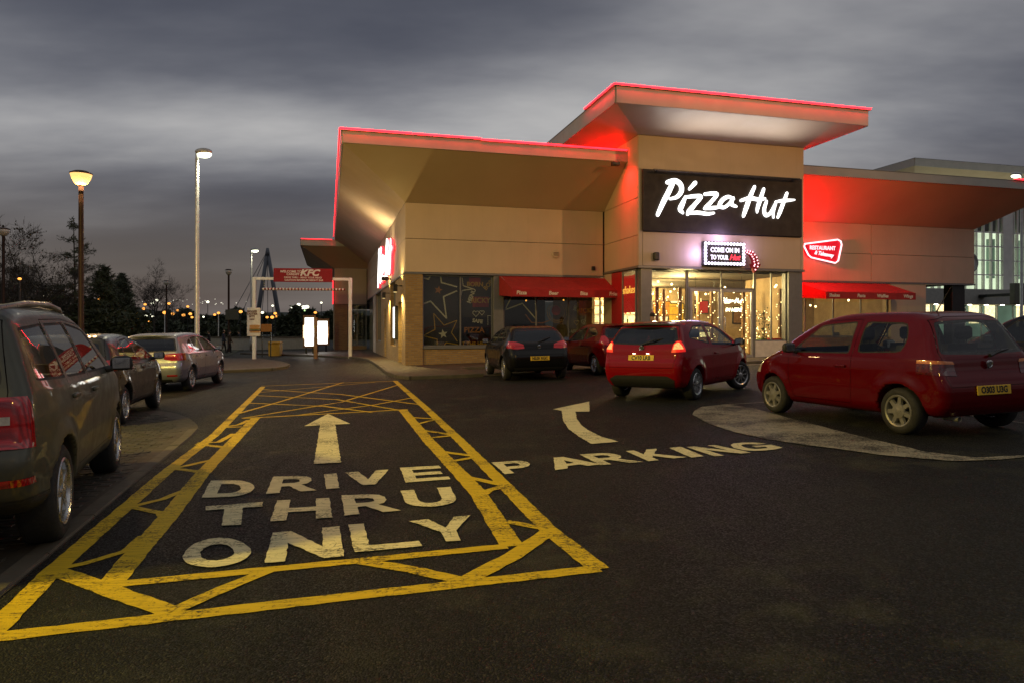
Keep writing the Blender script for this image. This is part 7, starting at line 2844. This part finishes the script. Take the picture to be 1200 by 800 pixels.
# ================================================================== trees
def tree(p, h, label, seed, spread=0.42, levels=4, leafy=0.0, trunk=0.16, pine=False, group='bare trees beyond the bays', upright=0.35, name='bare_tree', leaf='dry_leaf', lsize=0.16):
    r_ = random.Random(seed)
    e_ = empty(name, (p[0], p[1], gz(p[0])), r_.uniform(0, 6), label, 'tree', group)
    tr, br_, lf = MB(), MB(), MB()
    tips = []

    def grow(a, d, ln, rad, lv, mb):
        pts = [a]
        n = 4 if lv < 2 else 3
        dd = d.copy()
        for i in range(n):
            dd = (dd + Vector((r_.uniform(-1, 1), r_.uniform(-1, 1), r_.uniform(-0.3, 0.6))) * 0.13).normalized()
            pts.append(pts[-1] + dd * ln / n)
        rs_ = [rad * (1 - 0.55 * i / n) for i in range(n + 1)]
        mb.tube(pts, rs_, 7 if lv == 0 else (5 if lv == 1 else 3), caps=False)
        if lv >= levels:
            tips.append((pts[-1], dd))
            return
        k = r_.randint(3, 5) if lv else r_.randint(7, 10)
        for i in range(k):
            t_ = r_.uniform(0.28 if lv == 0 else 0.2, 1.0)
            q_ = pts[min(int(t_ * n), n - 1)].lerp(pts[min(int(t_ * n) + 1, n)], t_ * n - int(t_ * n))
            az = r_.uniform(0, 6.28)
            side = Vector((math.cos(az), math.sin(az), 0))
            nd = (side * spread * 2 + dd * upright * 2 + Vector((0, 0, upright * 0.8))).normalized()
            grow(q_, nd, ln * r_.uniform(0.42, 0.66) * (1.15 - 0.4 * t_ if lv == 0 else 1), rad * 0.45 * (1.1 - 0.5 * t_), lv + 1, br_)
        grow(pts[-1], dd, ln * 0.5, rad * 0.42, lv + 1, br_)

    if pine:
        pts = [Vector((0, 0, -0.2)), Vector((0.05, 0, h * 0.5)), Vector((0, 0.05, h))]
        tr.tube(pts, [trunk, trunk * 0.6, 0.02], 7)
        for i in range(int(95 * pine)):
            t_ = r_.uniform(0.14, 0.99) ** 0.9
            az = r_.uniform(0, 6.28)
            L = (1 - t_) ** 0.8 * h * 0.34 * r_.uniform(0.5, 1.15) + 0.15
            a = Vector((0, 0, h * t_))
            tip = a + Vector((math.cos(az) * L, math.sin(az) * L, L * r_.uniform(-0.1, 0.35)))
            br_.tube([a, a.lerp(tip, 0.5) + Vector((0, 0, 0.05 * L)), tip], [0.025, 0.018, 0.006], 3, caps=False)
            for j in range(int(6 + L * 10)):
                c = a.lerp(tip, r_.uniform(0.3, 1.05)) + Vector((r_.uniform(-1, 1), r_.uniform(-1, 1), r_.uniform(-1, 1))) * 0.13
                tips.append((c, (tip - a).normalized()))
        leafy = 1
    else:
        grow(Vector((0, 0, -0.2)), Vector((0, 0, 1)), h * 0.62, trunk, 0, tr)
        for c, d in list(tips):       # fine twigs
            for j in range(3):
                t2 = c + (d + Vector((r_.uniform(-1, 1), r_.uniform(-1, 1), r_.uniform(-.5, .9))) * 0.8).normalized() * h * 0.055 * r_.uniform(.6, 1.3)
                br_.tube([c, t2], [0.010, 0.004], 3, caps=False)
                tips.append((t2, d))
    o = tr.build('trunk', M_['bark'], e_, True)
    crown = br_.build('crown', M_['bark'], e_)
    if leafy:
        for c, d in tips:
            if r_.random() > leafy:
                continue
            for j in range(3 if pine else 2):
                u_ = Vector((r_.uniform(-1, 1), r_.uniform(-1, 1), r_.uniform(-1, 1))).normalized()
                w_ = u_.cross(d if d.length else Vector((0, 0, 1)))
                w_ = w_.normalized() if w_.length > 1e-3 else Vector((1, 0, 0))
                s_ = lsize * r_.uniform(0.6, 1.3)
                cc = c + u_ * s_ * 0.6
                if pine:
                    lf.quad(cc - u_ * s_, cc + w_ * s_ * 0.16, cc + u_ * s_, cc - w_ * s_ * 0.16)
                else:
                    lf.quad(cc - u_ * s_ * 0.5, cc + w_ * s_ * 0.32, cc + u_ * s_ * 0.5, cc - w_ * s_ * 0.32)
        tag(lf.build('leaves', M_[leaf], crown), kind='stuff')
    return e_


def tp(x, d):
    return pxd(x, 385, d)


def th_(y, d, x):
    p = pxd(x, y, d)
    return p.z - gz(p.x)


tree(tp(34, 44), th_(276, 44, 34), 'bare bushy tree with a tuft of leaves on top beyond the tall estate', 21, 0.5, 4, 0.10, 0.14)
tree(tp(60, 52), th_(300, 52, 60), 'broad bare twiggy tree low beside the pointed one', 33, 0.55, 4, 0.12, 0.15)
tree(tp(12, 60), th_(300, 60, 12), 'bare twiggy tree behind the unlit bowl lamp', 35, 0.55, 4, 0.12, 0.15)
tree(tp(87, 46), th_(256, 46, 87), 'tall thin pointed tree with drooping sparse foliage beside the orange lamp', 8, pine=0.7, trunk=0.11, name='pointed_tree', lsize=0.13, leaf='leaf')
tree(tp(122, 48), th_(312, 48, 122), 'dark dense evergreen beside the bare pointed tree', 9, pine=2.6, trunk=0.16, name='evergreen_tree', lsize=0.17, leaf='leaf', group='evergreens beyond the bays')
tree(tp(143, 54), th_(322, 54, 143), 'second dark evergreen, lower and wider, beside the dense one', 10, pine=2.6, trunk=0.16, name='evergreen_tree', lsize=0.17, leaf='leaf', group='evergreens beyond the bays')
tree(tp(180, 88), th_(321, 88, 180), 'small round bare tree standing alone on the skyline', 14, 0.5, 4, 0.0, 0.16)
tree(tp(203, 100), th_(343, 100, 203), 'little bare tree on the skyline beside the small unlit lamp', 15, 0.5, 3, 0.0, 0.14)


def thicket(x0, x1, ytop, d, seed, n, label, mat='leaf', sz=0.2):
    """dark hedge or wood too dense to count"""
    r_ = random.Random(seed)
    mb = MB()
    a, b2 = pxd(x0, 385, d), pxd(x1, 385, d)
    for i in range(n):
        t_ = r_.random()
        c = a.lerp(b2, t_)
        hm_ = (HOR - ytop) / FPX * d + CAM_H - gz(c.x)
        top_ = hm_ * (0.62 + 0.38 * abs(math.sin(t_ * 9 + seed) * math.cos(t_ * 23 + seed * 2)))
        z_ = gz(c.x) + r_.random() ** 0.8 * top_
        c = Vector((c.x, c.y + r_.uniform(-1.5, 1.5), z_))
        u_ = Vector((r_.uniform(-1, 1), r_.uniform(-1, 1), r_.uniform(-.6, 1))).normalized()
        w_ = u_.cross(Vector((r_.uniform(-1, 1), r_.uniform(-1, 1), r_.uniform(-1, 1))))
        w_ = w_.normalized() if w_.length > 1e-3 else Vector((1, 0, 0))
        s_ = sz * r_.uniform(0.5, 1.5)
        mb.quad(c - u_ * s_, c + w_ * s_ * 0.4, c + u_ * s_, c - w_ * s_ * 0.4)
    return tag(mb.build('undergrowth', M_[mat]), label, kind='stuff')


thicket(-60, 165, 352, 47, 1, 16000, 'dark undergrowth below the bare trees')
thicket(-120, 120, 335, 60, 7, 12000, 'dark tangle behind the bare trees', 'dry_leaf', 0.24)
thicket(150, 300, 374, 95, 2, 6000, 'dark hedge along the far road', 'leaf', 0.35)
thicket(325, 470, 358, 120, 3, 12000, 'dark wood beyond the menu boards', 'leaf', 0.5)
thicket(120, 330, 361, 300, 4, 5200, 'wooded slope under the ridge', 'leaf', 1.8)

# ================================================================== people
def person(loc, rz, label, clothes, h=1.72, stride=0.25, seed=0, bag=False):
    """one continuous figure grown from tapered limbs"""
    r_ = random.Random(seed)
    caps = []

    def cap(a, b2, ra, rb, part='cloth'):
        caps.append((np.array(a, float), np.array(b2, float), ra, rb))
    s = stride
    hip, kn, an = 0.90, 0.49, 0.08
    for sg in (1, -1):
        hx = 0.09 * sg
        kx, fx = s * sg * 0.45, s * sg
        cap((0, hx, hip), (kx + 0.03, hx, kn), 0.088, 0.060)
        cap((kx + 0.03, hx, kn), (fx - 0.04, hx, an), 0.060, 0.042)
        cap((fx - 0.06, hx, 0.045), (fx + 0.13, hx * 1.15, 0.035), 0.042, 0.034)
        sh = (0, 0.185 * sg, 1.40)
        el = (-s * sg * 0.35, 0.235 * sg, 1.12)
        wr = (-s * sg * 0.35 + 0.12, 0.225 * sg, 0.88)
        cap(sh, el, 0.062, 0.048)
        cap(el, wr, 0.048, 0.034)
        hd = (wr[0] + 0.035, wr[1], wr[2] - 0.07)
        cap(wr, hd, 0.034, 0.032)
        for i, (oy, ln) in enumerate(((-0.024, 0.075), (-0.008, 0.085), (0.008, 0.08), (0.024, 0.062))):
            b0 = (hd[0] + 0.01, hd[1] + oy, hd[2] - 0.02)
            b1 = (hd[0] + 0.03, hd[1] + oy - 0.004 * sg, hd[2] - ln * 0.7)
            b2_ = (hd[0] + 0.022, hd[1] + oy - 0.012 * sg, hd[2] - ln)
            cap(b0, b1, 0.012, 0.010)
            cap(b1, b2_, 0.010, 0.009)
        cap((hd[0] + 0.015, hd[1], hd[2] + 0.03), (hd[0] + 0.06, hd[1] - 0.01 * sg, hd[2] - 0.025), 0.014, 0.010)
    cap((0, 0.07, 0.95), (0, -0.07, 0.95), 0.125, 0.125)
    cap((0, 0.05, 1.12), (0, -0.05, 1.12), 0.12, 0.12)
    cap((0, 0.10, 1.32), (0, -0.10, 1.32), 0.115, 0.115)
    cap((0, 0.12, 1.42), (0, -0.12, 1.42), 0.065, 0.065)
    cap((0, 0, 1.42), (0.015, 0, 1.52), 0.055, 0.052)
    cap((0.02, 0, 1.585), (0.03, 0, 1.635), 0.083, 0.088)
    cap((0.085, 0, 1.55), (0.10, 0, 1.55), 0.022, 0.018)
    cap((0.105, 0, 1.60), (0.125, 0, 1.585), 0.012, 0.014)
    for sg in (1, -1):
        cap((0.015, 0.085 * sg, 1.61), (0.015, 0.088 * sg, 1.585), 0.016, 0.012)

    def fn(v):
        d = None
        for a, b2, ra, rb in caps:
            ab = b2 - a
            t_ = np.clip(((v - a) @ ab) / (ab @ ab), 0, 1)
            dd = np.linalg.norm(v - a - t_[:, None] * ab, axis=1) - (ra + (rb - ra) * t_)
            d = dd if d is None else smin(d, dd, 0.03 if min(ra, rb) > 0.03 else 0.006)
        return d
    hh = 0.021
    lo = (-0.5, -0.36, -0.03)
    n = (49, 35, 86)
    X, Y, Z = [lo[i] + hh * np.arange(n[i]) for i in range(3)]
    g = np.stack(np.meshgrid(X, Y, Z, indexing='ij'), -1).reshape(-1, 3)
    v, q_ = surface_net(fn(g).reshape(n), lo, hh)
    mats = [M_[clothes[0]], M_[clothes[1]], M_['skin'], M_['black']]
    me = bpy.data.meshes.new('person')
    me.from_pydata((v * h / 1.72).tolist(), [], q_.tolist())
    for m_ in mats:
        me.materials.append(m_)
    c = v[q_].mean(1)
    mi = np.where(c[:, 2] < 0.09, 3, np.where(c[:, 2] < 0.93, 1, np.where(c[:, 2] < 1.47, 0, 2)))
    mi = np.where((np.abs(c[:, 1]) > 0.17) & (c[:, 2] < 0.87) & (c[:, 2] > 0.6), 2, mi)
    mi = np.where((np.abs(c[:, 1]) > 0.17) & (c[:, 2] >= 0.87) & (c[:, 2] < 1.3), 0, mi)
    me.polygons.foreach_set('material_index', mi.astype(np.int32))
    me.polygons.foreach_set('use_smooth', [True] * len(me.polygons))
    e_ = put('person', me, None, loc, (0, 0, rz))
    tag(e_, label, 'person', 'walkers')
    k = h / 1.72
    hb2 = bmesh.new()
    bmesh.ops.create_uvsphere(hb2, u_segments=14, v_segments=9, radius=0.103)
    bmesh.ops.delete(hb2, geom=[v_ for v_ in hb2.verts if v_.co.x > 0.045 and v_.co.z < 0.05 or v_.co.z < -0.075], context='VERTS')
    MB().bm(hb2, Matrix.Translation((0.02, 0, 1.645)) @ Matrix.Scale(k, 4)).build('hair', M_['hair'], e_, True)
    for sg in (1, -1):
        MB().ball((0.107 * k, 0.032 * sg * k, 1.615 * k), 0.009, 6, 4).build('eye', M_['black'], e_)
    return e_


for i, (x_, yb_, rz_, lab, cl, st, hgt) in enumerate(((245, 413, 200, 'walker in a dark coat beside the lamp column', ('cloth_dark', 'cloth_dark'), 0.24, 1.74), (262, 414, 20, 'walker in a dark blue jacket on the path beyond the island', ('cloth_blue', 'cloth_dark'), 0.2, 1.76), (269, 413.5, 30, 'walker in a brown jacket close beside the blue jacketed one', ('cloth_brown', 'cloth_dark'), 0.15, 1.66), (280, 409, 190, 'lone walker in black before the low wall', ('cloth_dark', 'cloth_blue'), 0.26, 1.72))):
    p = px(x_, yb_)
    person((p.x, p.y, p.z), R(rz_), lab, cl, hgt, st, i)
p = B(LX(765, -4.6), -4.6, 0.11)
person((p.x, p.y, p.z), R(100), 'person in a dark jacket walking to the entrance behind the bright red hatchback', ('cloth_dark', 'cloth_dark'), 1.62, 0.18, 9)
